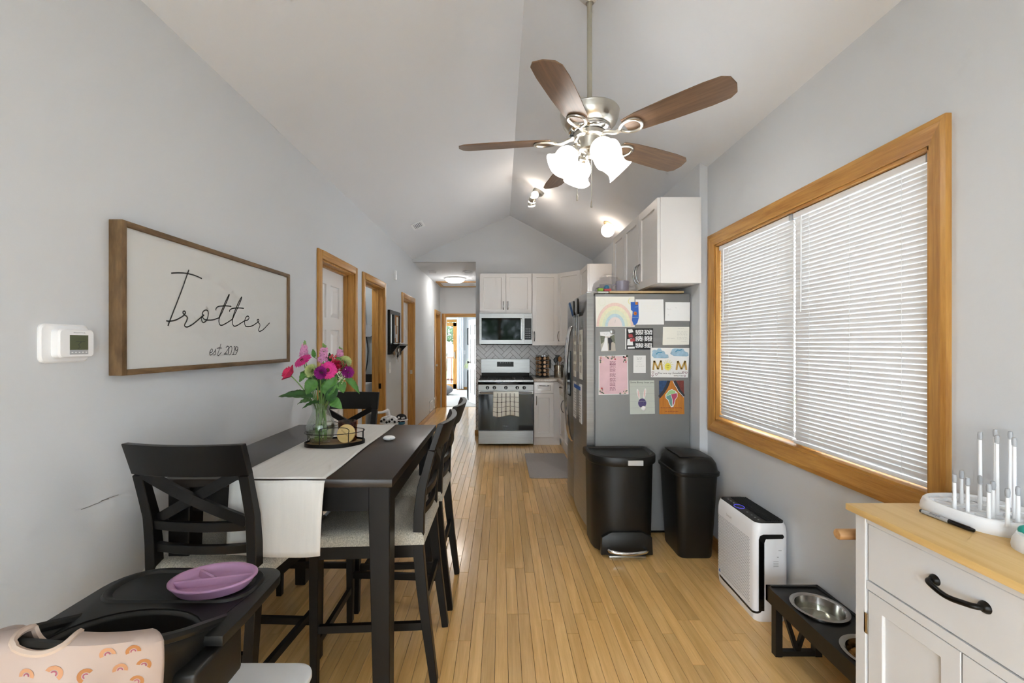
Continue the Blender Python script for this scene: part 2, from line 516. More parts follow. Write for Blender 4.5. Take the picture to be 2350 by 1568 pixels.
# ================================================================== the setting
XL, XR, XK = -1.35, 1.45, 1.395          # left wall, dining wall, kitchen wall
YJ, YG, YH, YB = 3.0, 6.5, 9.4, -1.6     # jog in the right wall, kitchen back wall, end of hall, wall behind the camera
EL, ER, RX, RZ = 2.68, 2.635, .13, 3.35  # eave heights, ridge
HZ, HX = 2.645, -.385                    # hall ceiling, hall right wall
def ceil_z(x):
    return RZ - (RZ - EL) / (RX - XL) * (RX - x) if x < RX else RZ - (RZ - ER) / (XR - RX) * (x - RX)

# --- floor: strips laid one by one
fl = build(B().box(-1.60, 1.60, YB - .3, YH + .06, -.10, -.013), 'floor', 'dark_gap', kind='structure')
SW = .0572
lens = [.45, .6, .75, .9, 1.05, 1.2, 1.4]
pm = {}
def plank_mesh(L):
    if L not in pm:
        b = B(); g = .0006; c = .0012; x0, x1 = g, SW - g; y0, y1 = g, L - g
        b.loft([[(x0, y0, -.012), (x1, y0, -.012), (x1, y1, -.012), (x0, y1, -.012)],
                [(x0, y0, -c), (x1, y0, -c), (x1, y1, -c), (x0, y1, -c)],
                [(x0 + c, y0 + c, 0), (x1 - c, y0 + c, 0), (x1 - c, y1 - c, 0), (x0 + c, y1 - c, 0)]])
        me = bpy.data.meshes.new('plank'); me.from_pydata([tuple(p) for p in b.v], [], b.f); me.update()
        me.materials.append(MATS['floor_oak']); pm[L] = me
    return pm[L]
rest = B(); rest_r = []
def rest_plank(x0, y0, L):
    rest.box(x0 + .0006, x0 + SW - .0006, y0 + .0006, y0 + L - .0006, -.012, 0); rest_r.extend([random.random()] * 6)
nstrip = int((XR - XL + .1) / SW) + 1
npl = 0
flw = MW[fl.name].inverted()
for i in range(nstrip):
    x0 = XL - .05 + i * SW
    y = YB
    while y < 1.3 - .1:
        L = random.choice(lens); rest_plank(x0, y, L); y += L
        if y > .6 and random.random() < .6: break
    while y < YH:
        L = random.choice(lens)
        seen = -.62 < x0 < 1.40 or (-1.0 < x0 and y < 3.2)
        if y + L > 1.2 and y < 5.9 and seen and npl < 298:
            o = bpy.data.objects.new('plank', plank_mesh(L)); o.parent = fl
            o.location = flw @ Vector((x0, y, 0)); COL.objects.link(o); npl += 1
        else:
            rest_plank(x0, y, min(L, YH - y + .05))
        y += L
po = build(rest, 'plank_field', 'floor_oak', fl, kind='stuff', weld=False)
at = po.data.attributes.new('rnd', 'FLOAT', 'FACE')
at.data.foreach_set('value', rest_r[:len(po.data.polygons)])

# --- left wall with its four door openings
D1, D2, D3, D4 = (3.19, 3.91), (4.20, 4.89), (5.84, 6.58), (8.72, 9.34)
DH = 2.03
def wall_with_doors(b, x0, x1, y0, y1, zt, doors, dh):
    y = y0
    for a, c in doors:
        b.box(x0, x1, y, a, 0, zt); b.box(x0, x1, a, c, dh, zt); y = c
    b.box(x0, x1, y, y1, 0, zt)
b = B(); wall_with_doors(b, XL - .12, XL, YB - .1, YH + .12, EL + .03, [D1, D2, D3, D4], DH)
wl = build(b, 'wall_left', 'wall_paint', kind='structure')
b = B()
for seg_ in (((186, 1170), (205, 1163), (222, 1156)), ((222, 1157), (240, 1147), (272, 1136)), ((232, 1150), (250, 1145))):
    q = [onX(*p_, XL + .0008) for p_ in seg_]
    b.ribbon([(p_.y, p_.z) for p_ in q], .0022, (XL + .0008, 0, 0), (0, 1, 0), (0, 0, 1))
build(b, 'scuff_mark', 'steel_side', wl)['kind'] = 'stuff'

# --- right wall: dining part with the window opening, kitchen part
WY0, WY1, WZ0, WZ1 = 1.437, 2.885, .872, 2.06
b = B()
b.box(XR, XR + .14, -.7, WY0, 0, ER + .05); b.box(XR, XR + .14, YB - .1, -1.2, 0, ER + .05); b.box(XR, XR + .14, -1.2, -.7, 0, .9); b.box(XR, XR + .14, -1.2, -.7, 2.1, ER + .05); b.box(XR, XR + .14, WY1, YJ, 0, ER + .05)
b.box(XR, XR + .14, WY0, WY1, 0, WZ0); b.box(XR, XR + .14, WY0, WY1, WZ1, ER + .05)
build(b, 'wall_right', 'wall_paint', kind='structure')
b = B(); b.box(XK, XR + .14, YJ, 4.30, 0, ER + .09); b.box(XK, XR + .14, 5.25, YG + .12, 0, ER + .09); b.box(XK, XR + .14, 4.30, 5.25, 0, 1.05); b.box(XK, XR + .14, 4.30, 5.25, 1.95, ER + .09)
build(b, 'wall_kitchen', 'wall_paint', kind='structure')

# --- kitchen end wall: gable over the kitchen, hall opening at the left
zf = lambda x: ceil_z(x) + .02
poly = [(HX, 0), (XK + .1, 0), (XK + .1, zf(XK + .1)), (RX, zf(RX)), (XL - .05, zf(XL - .05)), (XL - .05, HZ), (HX, HZ)]
build(B().prism(poly, (0, YG, 0), (1, 0, 0), (0, 0, 1), (0, .12, 0)), 'wall_far', 'wall_paint', kind='structure')
build(B().box(HX, HX + .12, YG + .12, YH + .12, 0, HZ + .03), 'wall_hall', 'wall_paint', kind='structure')
# hall end wall with the doorway to the back room
OX0, OX1, OZ = -1.228, -.46, 1.985
b = B(); b.box(XL - .02, OX0, YH, YH + .12, 0, HZ + .03); b.box(OX1, HX + .02, YH, YH + .12, 0, HZ + .03); b.box(OX0, OX1, YH, YH + .12, OZ, HZ + .03)
build(b, 'wall_hall_end', 'wall_paint', kind='structure')

# --- ceilings
b = B(); t = .1
b.prism([(RX, RZ), (XL - .14, ceil_z(XL - .14)), (XL - .14, ceil_z(XL - .14) + t), (RX, RZ + t)], (0, YB - .15, 0), (1, 0, 0), (0, 0, 1), (0, YG + .27 - YB, 0))
b.prism([(RX, RZ), (XR + .16, ceil_z(XR + .16)), (XR + .16, ceil_z(XR + .16) + t), (RX, RZ + t)], (0, YB - .15, 0), (1, 0, 0), (0, 0, 1), (0, YG + .27 - YB, 0))
build(b, 'ceiling', 'ceiling_paint', kind='structure')
build(B().box(XL - .14, HX + .14, YG + .12, YH + .12, HZ, HZ + .1), 'ceiling_hall', 'ceiling_paint', kind='structure')

# --- wall behind the camera, with a wide patio door
GX0, GX1, GZ = -1.15, 1.0, 2.25
zt = lambda x: ceil_z(x) + .02
b = B()
b.prism([(XL - .1, 0), (GX0, 0), (GX0, zt(GX0)), (XL - .1, zt(XL - .1))], (0, YB - .12, 0), (1, 0, 0), (0, 0, 1), (0, .12, 0))
b.prism([(GX1, 0), (XR + .1, 0), (XR + .1, zt(XR + .1)), (GX1, zt(GX1))], (0, YB - .12, 0), (1, 0, 0), (0, 0, 1), (0, .12, 0))
b.prism([(GX0, GZ), (GX1, GZ), (GX1, zt(GX1)), (RX, zt(RX)), (GX0, zt(GX0))], (0, YB - .12, 0), (1, 0, 0), (0, 0, 1), (0, .12, 0))
build(b, 'wall_back', 'wall_paint', kind='structure')
dr = thing('door_5', ((GX0 + GX1) / 2, YB, 0), kind='structure')
b = B(); fw = .07
b.box(GX0, GX0 + fw, YB - .1, YB, 0, GZ); b.box(GX1 - fw, GX1, YB - .1, YB, 0, GZ); b.box(GX0, GX1, YB - .1, YB, GZ - fw, GZ); b.box(GX0, GX1, YB - .1, YB, 0, .06)
b.box(-.10, .0, YB - .08, YB - .02, .06, GZ - fw)
build(b, 'door_frame', 'oak_z', dr)

# --- the house's left side rooms, so that the doorways open on something
CB = 5.26
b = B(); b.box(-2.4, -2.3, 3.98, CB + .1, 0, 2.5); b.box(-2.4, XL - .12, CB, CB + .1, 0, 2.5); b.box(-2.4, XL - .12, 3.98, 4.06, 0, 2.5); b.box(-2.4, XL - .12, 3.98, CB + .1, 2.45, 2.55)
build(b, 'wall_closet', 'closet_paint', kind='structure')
build(B().box(-2.4, XL - .1, 3.98, CB + .1, -.05, 0), 'floor_closet', 'floor_oak', kind='structure')

# --- doors along the left wall
def casing_door(idx, d, leaf=None, ay=.06, ht=DH):
    y0, y1 = d
    t = thing('door_%d' % idx, (XL, (y0 + y1) / 2, 0), kind='structure')
    cw, ct = .065, .018
    build(B().box(XL, XL + ct, y0 - cw, y0, 0, ht + cw), 'casing', 'oak_z', t, bevel=.004)
    build(B().box(XL, XL + ct, y1, y1 + cw, 0, ht + cw), 'casing', 'oak_z', t, bevel=.004)
    build(B().box(XL, XL + ct + .004, y0, y1, ht, ht + cw), 'casing', 'oak_y', t, bevel=.004)
    b = B(); jt = .012
    b.box(XL - .125, XL + .004, y0, y0 + jt, 0, ht); b.box(XL - .125, XL + .004, y1 - jt, y1, 0, ht); b.box(XL - .125, XL + .004, y0, y1, ht - jt, ht)
    build(b, 'jamb', 'oak_z', t)
    b = B(); q = .03
    b.box(XL - .085, XL - .052, y0 + jt, y0 + jt + .012, 0, ht - jt); b.box(XL - .085, XL - .052, y1 - jt - .012, y1 - jt, 0, ht - jt); b.box(XL - .085, XL - .052, y0 + jt, y1 - jt, ht - jt - .012, ht - jt)
    build(b, 'door_stop', 'oak_z', t)
    return t
def panel_leaf(t, P, W, H, th=.03):
    """six-panel door leaf; P maps (across, up, out)"""
    b = B(); b.boxf(P, 0, W, 0, H, -th, 0)
    st = .11 * W / .7; mid = W / 2
    cols = [(st, mid - st * .42), (mid + st * .42, W - st)]
    rows = [(.22, .80), (.93, 1.50), (1.60, H - .13)]
    rel = .013
    b.boxf(P, 0, st, 0, H, 0, rel); b.boxf(P, W - st, W, 0, H, 0, rel); b.boxf(P, cols[0][1], cols[1][0], 0, H, 0, rel)
    zs = [0] + [z for r in rows for z in r] + [H]
    for c0, c1 in cols:
        for k in range(0, len(zs), 2): b.boxf(P, c0, c1, zs[k], zs[k + 1], 0, rel)
    lf = build(b, 'door_leaf', 'door_white', t)
    for c0, c1 in cols:
        for z0, z1 in rows:
            q = B(); m0, m1 = .010, .045
            q.loft([[P(c0 + m0, z0 + m0, 0), P(c1 - m0, z0 + m0, 0), P(c1 - m0, z1 - m0, 0), P(c0 + m0, z1 - m0, 0)],
                    [P(c0 + m1, z0 + m1, rel * .9), P(c1 - m1, z0 + m1, rel * .9), P(c1 - m1, z1 - m1, rel * .9), P(c0 + m1, z1 - m1, rel * .9)]])
            build(q, 'panel', 'door_white', lf)
    return lf
for i, d in ((1, D1), (3, D3), (4, D4)):
    t = casing_door(i, d)
    lf = panel_leaf(t, frame((XL - .098, d[0] + .014, .008), (0, 1, 0), (0, 0, 1), (1, 0, 0)), d[1] - d[0] - .028, DH - .025)
    k = B(); k.lathe([(.012, 0), (.012, .03), (.027, .035), (.03, .05), (.022, .065), (0, .068)], (XL - .09, d[1] - .075 if i != 3 else d[0] + .08, .93), 14, (1, 0, 0))
    build(k, 'knob', 'nickel', lf, smooth=True)
t2 = casing_door(2, D2)
build(B().box(XL - .05, XL - .02, D2[1] - .0135, D2[1] - .011, .88, .94), 'strike_plate', 'black_metal', t2)
t3 = bpy.data.objects['door_3']
build(B().box(XL - .05, XL - .015, D3[1] - .0135, D3[1] - .011, .93, .99), 'strike_plate', 'nickel', t3)

# hall end doorway trim and its open white door
t = thing('door_6', ((OX0 + OX1) / 2, YH, 0), kind='structure')
build(B().box(OX0 - .075, OX0, YH - .018, YH, 0, OZ + .075), 'casing', 'oak_z', t, bevel=.004)
build(B().box(OX1, OX1 + .07, YH - .018, YH, 0, OZ + .075), 'casing', 'oak_z', t, bevel=.004)
build(B().box(OX0, OX1, YH - .02, YH, OZ, OZ + .075), 'casing', 'oak_x', t, bevel=.004)
build(B().box(OX0, OX0 + .012, YH, YH + .125, 0, OZ), 'jamb', 'oak_z', t); build(B().box(OX1 - .012, OX1, YH, YH + .125, 0, OZ), 'jamb', 'oak_z', t)
u = Vector((-.30, .72, 0)).normalized(); n = Vector((-u.y, u.x, 0))
lf = panel_leaf(t, frame((OX1 - .02, YH + .13, .01), u, (0, 0, 1), n), .74, OZ - .03)
k = B(); k.lathe([(.012, 0), (.012, .03), (.027, .035), (.03, .05), (.022, .065), (0, .068)], Vector((OX1 - .02, YH + .13, .96)) + u * .67 + n * .005, 14, n)
build(k, 'knob', 'black_metal', lf, smooth=True)

# --- baseboards
build(B().box(XL, XL + .014, D3[1] + .066, D4[0] - .066, 0, .085), 'baseboard_left', 'oak_y', kind='structure', bevel=.003)
build(B().box(HX - .014, HX + .07, YG - .014, YG, 0, .085), 'baseboard_far', 'oak_x', kind='structure', bevel=.003)
build(B().box(XL, XL + .014, YB, D1[0] - .066, 0, .085), 'baseboard_dining', 'oak_y', kind='structure', bevel=.003)
build(B().box(XR - .014, XR, YB, YJ, 0, .085), 'baseboard_right', 'oak_y', kind='structure', bevel=.003)

# --- the dining window: casing, jambs, mullion, two sashes with panes
wn = thing('window_1', (XR, (WY0 + WY1) / 2, WZ0), kind='structure')
cw = .075
def mitre(a, bq, ca, cb, mt):
    b = B(); prof = [(0, .02), (.25, .022), (.8, .014), (1, .012)]
    r0 = []; r1 = []
    A0, A1, C0, C1 = [Vector((0, *p)) for p in (a, ca, bq, cb)]
    for f, d in prof:
        r0.append(Vector((XR - d, 0, 0)) + A0.lerp(A1, f)); r1.append(Vector((XR - d, 0, 0)) + C0.lerp(C1, f))
    r0 += [Vector((XR, 0, 0)) + A1, Vector((XR, 0, 0)) + A0]; r1 += [Vector((XR, 0, 0)) + C1, Vector((XR, 0, 0)) + C0]
    b.loft([r0, r1])
    build(b, 'casing', mt, wn)
oy0, oy1, oz0, oz1 = WY0 - cw + .012, WY1 + cw, WZ0 - cw, WZ1 + cw
mitre((oy0, oz0), (oy0, oz1), (WY0, WZ0), (WY0, WZ1), 'oak_z'); mitre((oy1, oz0), (oy1, oz1), (WY1, WZ0), (WY1, WZ1), 'oak_z')
mitre((oy0, oz1), (oy1, oz1), (WY0, WZ1), (WY1, WZ1), 'oak_y'); mitre((oy0, oz0), (oy1, oz0), (WY0, WZ0), (WY1, WZ0), 'oak_y')
b = B(); jt = .012
b.box(XR - .004, XR + .14, WY0, WY0 + jt, WZ0, WZ1); b.box(XR - .004, XR + .14, WY1 - jt, WY1, WZ0, WZ1)
build(b, 'jamb', 'oak_z', wn)
b = B(); b.box(XR - .004, XR + .14, WY0, WY1, WZ0, WZ0 + jt); b.box(XR - .004, XR + .14, WY0, WY1, WZ1 - jt, WZ1)
build(b, 'jamb', 'oak_y', wn)
WM = 2.148
build(B().box(XR + .048, XR + .14, WM - .022, WM + .022, WZ0, WZ1), 'mullion', 'oak_z', wn)
for y0, y1 in ((WY0 + jt, WM - .022), (WM + .022, WY1 - jt)):
    b = B(); s = .045; x0, x1 = XR + .085, XR + .12; zm = (WZ0 + WZ1) / 2
    b.box(x0, x1, y0, y0 + s, WZ0 + jt, WZ1 - jt); b.box(x0, x1, y1 - s, y1, WZ0 + jt, WZ1 - jt); b.box(x0, x1, y0, y1, WZ0 + jt, WZ0 + jt + s); b.box(x0, x1, y0, y1, WZ1 - jt - s, WZ1 - jt); b.box(x0, x1, y0, y1, zm - .02, zm + .02)
    sh = build(b, 'sash', 'white_paint', wn)
    for z0, z1 in ((WZ0 + jt + s, zm - .02), (zm + .02, WZ1 - jt - s)):
        build(B().box(XR + .100, XR + .104, y0 + s, y1 - s, z0, z1), 'pane', 'window_glass', sh)

def plain_window(idx, x, y0, y1, z0, z1):
    t = thing('window_%d' % idx, (x, (y0 + y1) / 2, z0), kind='structure'); q = .05
    b = B(); b.box(x - .015, x + .12, y0, y0 + q, z0, z1); b.box(x - .015, x + .12, y1 - q, y1, z0, z1); b.box(x - .015, x + .12, y0 + q, y1 - q, z0, z0 + q); b.box(x - .015, x + .12, y0 + q, y1 - q, z1 - q, z1)
    build(b, 'casing', 'oak_z', t)
plain_window(2, XR, -1.2, -.7, .9, 2.1)  # unseen window, added for left-wall light and side shadows
plain_window(3, XK, 4.30, 5.25, 1.05, 1.95)

# --- backsplash tiles, laid one by one in herringbone
bs = build(B().box(HX + .001, XK, YG - .004, YG, .085, 1.385), 'trim_1', 'grout', kind='structure')
TW, TL, G = .0635, .1905, .0045
def clip(poly, a, bb, c):                # keep a*x+b*y <= c
    out = []
    for i in range(len(poly)):
        p, q = poly[i], poly[(i + 1) % len(poly)]
        dp, dq = a * p[0] + bb * p[1] - c, a * q[0] + bb * q[1] - c
        if dp <= 0: out.append(p)
        if dp * dq < 0:
            s_ = dp / (dp - dq); out.append((p[0] + (q[0] - p[0]) * s_, p[1] + (q[1] - p[1]) * s_))
    return out
def tile_rect(x0, y0, x1, y1):
    g = G / 2; c = math.sqrt(.5); r = [(x0 + g, y0 + g), (x1 - g, y0 + g), (x1 - g, y1 - g), (x0 + g, y1 - g)]
    return [((p[0] - p[1]) * c + .048, (p[0] + p[1]) * c + 1.0) for p in r]
regs = [(HX + .003, -.32, .088, 1.384), (-.32, XK - .001, .915, 1.384)]
for i in range(-30, 31):
    for j in range(-6, 7):
        ox, oy = (i + 3 * j) * TW, (i - 3 * j) * TW
        for rect in ((ox, oy, ox + TL, oy + TW), (ox, oy + TW, ox + TW, oy + TW + TL)):
            base = tile_rect(*rect)
            for (a0, a1, z0, z1) in regs:
                p = clip(clip(clip(clip(base, -1, 0, -a0), 1, 0, a1), 0, -1, -z0), 0, 1, z1)
                if len(p) < 3: continue
                ar = abs(sum(p[k][0] * p[(k + 1) % len(p)][1] - p[(k + 1) % len(p)][0] * p[k][1] for k in range(len(p)))) / 2
                if ar < 8e-5: continue
                build(B().prism(p, (0, YG - .004, 0), (1, 0, 0), (0, 0, 1), (0, -.007, 0)), 'tile', 'tile', bs)

# --- hall ceiling: hatch trim
b = B(); hx0, hx1, hy0, hy1, q = -1.31, HX - .03, 8.55, 9.32, .06
b.box(hx0, hx1, hy0, hy0 + q, HZ - .015, HZ); b.box(hx0, hx1, hy1 - q, hy1, HZ - .015, HZ); b.box(hx0, hx0 + q, hy0 + q, hy1 - q, HZ - .015, HZ); b.box(hx1 - q, hx1, hy0 + q, hy1 - q, HZ - .015, HZ)
build(b, 'trim_2', 'oak_x', kind='structure')

# ================================================================== the back room and outdoors
BY = 13.0
b = B(); b.box(-3.4, -3.25, YH + .12, 10.2, 0, 2.5); b.box(-3.4, -3.25, 12.4, BY, 0, 2.5); b.box(-3.4, -3.25, 10.2, 12.4, 0, .6); b.box(-3.4, -3.25, 10.2, 12.4, 2.2, 2.5); b.box(.9, 1.0, YH + .12, BY, 0, 2.5)  # gap in the left side is an added opening, unseen, for more daylight
PX0, PX1, PZ = -3.05, -1.36, 2.06
b.box(-3.4, PX0, BY, BY + .12, 0, 2.5); b.box(PX1, -.3, BY, BY + .12, 0, 2.5); b.box(.7, 1.0, BY, BY + .12, 0, 2.5); b.box(-.3, .7, BY, BY + .12, 0, .85); b.box(-.3, .7, BY, BY + .12, 2.05, 2.5); b.box(PX0, PX1, BY, BY + .12, PZ, 2.5)  # opening right of the patio door is added, unseen, to brighten the room
b.box(-3.4, XL, YH + .02, YH + .12, 0, 2.5); b.box(HX, 1.0, YH + .02, YH + .12, 0, 2.5)
build(b, 'wall_bedroom', 'wall_paint', kind='structure')
build(B().box(-3.4, 1.0, YH + .06, BY + .12, 2.45, 2.55), 'ceiling_bedroom', 'ceiling_paint', kind='structure')
build(B().box(-3.4, 1.0, YH + .06, BY + .12, -.1, .004), 'floor_bedroom', 'carpet', kind='structure')
build(B().box(PX1 + .09, .9, BY - .014, BY, 0, .085), 'baseboard_bedroom', 'oak_x', kind='structure')
pd = thing('door_7', ((PX0 + PX1) / 2, BY, 0), kind='structure')
build(B().box(PX1, PX1 + .075, BY - .02, BY, 0, PZ + .075), 'casing', 'oak_z', pd, bevel=.004)
build(B().box(PX0 - .07, PX1, BY - .022, BY, PZ, PZ + .075), 'casing', 'oak_x', pd, bevel=.004)
for x0, x1 in ((PX0, -2.22), (-2.22, PX1)):
    b = B(); s = .1
    b.box(x0, x0 + s, BY + .02, BY + .06, .02, PZ - .02); b.box(x1 - s, x1, BY + .02, BY + .06, .02, PZ - .02); b.box(x0, x1, BY + .02, BY + .06, PZ - .12, PZ - .02); b.box(x0, x1, BY + .02, BY + .06, .02, .17)
    sh = build(b, 'sash', 'oak_z', pd)
    build(B().box(x0 + s, x1 - s, BY + .037, BY + .043, .17, PZ - .12), 'pane', 'window_glass', sh)
build(B().box(PX1 - .075, PX1 - .045, BY - .01, BY + .02, .95, 1.15), 'handle', 'nickel', pd)

build(B().box(-14, 10, BY + .13, 60, -.45, -.3), 'ground', 'lawn', kind='structure')
build(B().box(-14, 10, -30, YB - .2, -.45, -.3), 'ground_front', 'concrete', kind='structure')
dk = thing('deck', (-2, 14.3, -.3), kind='structure')
for k in range(20):
    build(B().box(-4.5, .5, BY + .16 + k * .14, BY + .16 + k * .14 + .135, -.08, -.04), 'board', 'deck', dk)
# ================================================================== kitchen
def shaker(b, P, w, h, t=.020, fr=.058, rec=.011):
    """cabinet front with a recessed field; P maps (across, up, out)"""
    rg = lambda i, c: [P(i, i, c), P(w - i, i, c), P(w - i, h - i, c), P(i, h - i, c)]
    b.loft([rg(0, 0), rg(0, t), rg(fr, t), rg(fr + .002, t - rec)])
    return b
def pull(parent, P, a, b0, b1, horizontal=False, mt='steel_dark', out=.032):
    """bowed bar handle"""
    pts = []
    for k in range(11):
        f = k / 10; c = out * math.sin(PI * f) ** .6 + .019
        q = b0 + (b1 - b0) * f
        pts.append(P(q, a, c) if horizontal else P(a, q, c))
    return build(B().tube(pts, .0055, 8), 'handle', mt, parent, smooth=True)
def upper_cabinet(name, label, P, w, h, d, doors, handle_at, group=None):
    """P maps (across the front, up, out of the front)"""
    t = thing(name, P(w / 2, 0, -d / 2), label, 'cabinet', group)
    build(B().boxf(P, 0, w, 0, h, -d, 0), 'body', 'cabinet_white', t, bevel=.0015, seg=1)
    x = 0; g = .0026
    for i, dw in enumerate(doors):
        Q = lambda a, bb, c, x=x: P(x + g + a, .002 + bb, c + .001)
        dd = build(shaker(B(), Q, dw - 2 * g, h - .004), 'door', 'cabinet_white', t, bevel=.0012, seg=1)
        hs = handle_at[i]
        if hs is not None:
            a, b0, b1 = hs
            pull(dd, Q, a * (dw - 2 * g), b0, b1)
        x += dw
    return t
UZ, UT = 1.37, 2.413
UY = YG - .305
fr = frame((-.312, UY, 1.835), (1, 0, 0), (0, 0, 1), (0, -1, 0))
upper_cabinet('wall_cabinet', 'white two-door wall cabinet above the microwave', fr, .758, UT - 1.835, .30, (.379, .379), ((.92, .05, .17), (.08, .05, .17)))
fr = frame((.449, UY, UZ), (1, 0, 0), (0, 0, 1), (0, -1, 0))
upper_cabinet('wall_cabinet', 'tall narrow white wall cabinet right of the microwave', fr, .376, UT - UZ, .30, (.376,), ((.08, .06, .2),))
# diagonal corner cabinet
XU = XK - .287
c0, c1 = Vector((.826, UY, UZ)), Vector((XU, YG - .61, UZ))
t = thing('corner_cabinet', (1.15, 6.25, UZ), 'white corner wall cabinet with an angled door', 'cabinet')
build(B().prism([(c0.x, c0.y), (c1.x, c1.y), (XK - .002, c1.y), (XK - .002, YG - .002), (c0.x, YG - .002)], (0, 0, UZ), (1, 0, 0), (0, 1, 0), (0, 0, UT - UZ)), 'body', 'cabinet_white', t)
u = (c1 - c0).normalized(); n = Vector((u.y, -u.x, 0)); wd = (c1 - c0).length
Q = frame(c0 + u * .006 + Vector((0, 0, .002)) + n * .001, u, (0, 0, 1), n)
dd = build(shaker(B(), Q, wd - .012, UT - UZ - .004), 'door', 'cabinet_white', t, bevel=.0012, seg=1)
pull(dd, Q, .03, .06, .2)
# right-hand wall: one short cabinet, then the run above the refrigerator
fr = frame((XU, c1.y - .004, UZ), (0, -1, 0), (0, 0, 1), (-1, 0, 0))
upper_cabinet('wall_cabinet', 'white wall cabinet beside the angled corner cabinet', fr, .51, UT - UZ - .01, .285, (.51,), ((.9, .06, .2),))
FZ = 1.815
fr = frame((XU, 4.14, FZ), (0, -1, 0), (0, 0, 1), (-1, 0, 0))
upper_cabinet('wall_cabinet', 'single-door white wall cabinet above the far end of the refrigerator', fr, .355, UT - FZ, .285, (.355,), (None,))
fr = frame((XU, 3.78, FZ), (0, -1, 0), (0, 0, 1), (-1, 0, 0))
upper_cabinet('wall_cabinet', 'two-door white wall cabinet nearest the window, above the refrigerator', fr, .81, UT - FZ, .285, (.40, .41), ((.93, .05, .2), (.07, .05, .2)))

# --- microwave
mx0, mx1, my, mz0, mz1 = -.31, .444, 6.10, 1.392, 1.828
t = thing('microwave', (.067, 6.3, mz0), 'stainless over-the-range microwave with dark glass door', 'microwave')
build(B().box(mx0, mx1, my + .02, YG - .002, mz0, mz1), 'body', 'steel_dark', t, bevel=.003, seg=1)
P = frame((mx0, my + .02, mz0), (1, 0, 0), (0, 0, 1), (0, -1, 0)); W = mx1 - mx0; H = mz1 - mz0
dw = W * .845
b = B(); b.boxf(P, 0, dw - .002, .0, .055, 0, .022); b.boxf(P, 0, dw - .002, H - .065, H, 0, .022); b.boxf(P, 0, .03, .055, H - .065, 0, .022); b.boxf(P, dw - .03, dw - .002, .055, H - .065, 0, .022)
dd = build(b, 'door', 'steel', t)
build(B().boxf(P, .03, dw - .03, .055, H - .065, 0, .017), 'glass', 'micro_glass', dd)
build(B().tube([P(dw - .045, .06, .024), P(dw - .045, .07, .05), P(dw - .045, .2, .055), P(dw - .045, H - .085, .05), P(dw - .045, H - .075, .024)], .009, 8), 'handle', 'steel', dd, smooth=True)
b = B(); b.boxf(P, dw, W, 0, H, 0, .022)
cp = build(b, 'control_panel', 'steel', t)
build(B().boxf(P, dw + .008, W - .012, .06, H - .07, .022, .024), 'keypad', 'display', cp)
b = B()
for k in range(5):
    for j in range(3): b.boxf(P, dw + .022 + j * .027, dw + .036 + j * .027, .09 + k * .03, .098 + k * .03, .024, .0245)
build(b, 'key_print', 'plastic_grey', cp)
build(B().boxf(P, .02, W - .02, -.012, 0, -.3, 0), 'underside', 'black_metal', t)

# --- range
sx0, sx1, sy, syb = -.312, .443, 5.83, 6.48
t = thing('range', (.066, 6.15, 0), 'stainless gas range with black glass oven door and hanging towel', 'stove')
build(B().box(sx0, sx1, sy + .03, syb, .03, .895), 'body', 'steel_dark', t)
P = frame((sx0, sy + .03, 0), (1, 0, 0), (0, 0, 1), (0, -1, 0)); W = sx1 - sx0
build(B().boxf(P, .002, W - .002, .025, .205, 0, .03), 'drawer', 'steel', t, bevel=.003, seg=1)
od = build(B().boxf(P, .002, W - .002, .212, .705, 0, .028), 'oven_door', 'oven_glass', t, bevel=.003, seg=1)
build(B().boxf(P, .002, W - .002, .708, .752, 0, .028), 'door_trim', 'steel', od)
build(B().tube([P(.03, .728, .028), P(.03, .728, .055), P(W - .03, .728, .055), P(W - .03, .728, .028)], .013, 8), 'handle', 'steel', od, smooth=True)
letters('Whirlpool', .022, P(W / 2, .27, .0285), (1, 0, 0), (0, 0, 1), 'plastic_grey', 'maker_print', od)
b = B(); b.loft([[P(0, .757, -.03), P(W, .757, -.03), P(W, .757, .035), P(0, .757, .035)], [P(0, .835, -.03), P(W, .835, -.03), P(W, .835, .022), P(0, .835, .022)]])
cp = build(b, 'control_panel', 'steel', t)
for f in (.165, .29, .5, .705, .83):
    k = build(B().lathe([(.024, 0), (.024, .006), (.019, .012), (.018, .03), (.015, .034), (0, .034)], P(f * W, .795, .027), 18, (0, -1, 0)), 'knob', 'black_metal', cp, smooth=True)
    build(B().box(*(lambda c: (c.x - .003, c.x + .003, c.y - .006, c.y, c.z - .016, c.z + .016))(P(f * W, .795, .06))), 'pointer', 'steel', k)
build(B().boxf(P, -.004, W + .004, .836, .872, -.60, .03), 'cooktop', 'black_gloss', t, bevel=.004)
b = B()
for gx in (0, 1, 2):
    x0 = .015 + gx * W / 3; x1 = x0 + W / 3 - .03
    for yy in (-.03, -.17, -.30, -.43, -.565): b.boxf(P, x0, x1, .885, .90, yy - .006, yy + .006)
    for xx in (x0, (x0 + x1) / 2, x1): b.boxf(P, xx - .006, xx + .006, .885, .90, -.57, -.025)
    for xx in (x0, x1):
        for yy in (-.03, -.565): b.boxf(P, xx - .006, xx + .006, .87, .887, yy - .006, yy + .006)
build(b, 'grate', 'iron', t)
for bx, by in ((.16, -.15), (.6, -.15), (.16, -.45), (.6, -.45), (.38, -.3)):
    build(B().lathe([(.045, 0), (.045, .008), (.03, .012), (0, .012)], P(bx, .872, by), 16), 'burner', 'iron', t, smooth=True)
b = B(); b.boxf(P, .02, W - .02, .872, .965, -.62, -.575)
build(b, 'vent_back', 'black_metal', t)
b = B(); b.boxf(P, .01, W - .01, .96, 1.165, -.622, -.565)
bg_ = build(b, 'backguard', 'steel', t, bevel=.002, seg=1)
build(B().boxf(P, .25, .50, 1.05, 1.125, -.565, -.563), 'display', 'display', bg_)
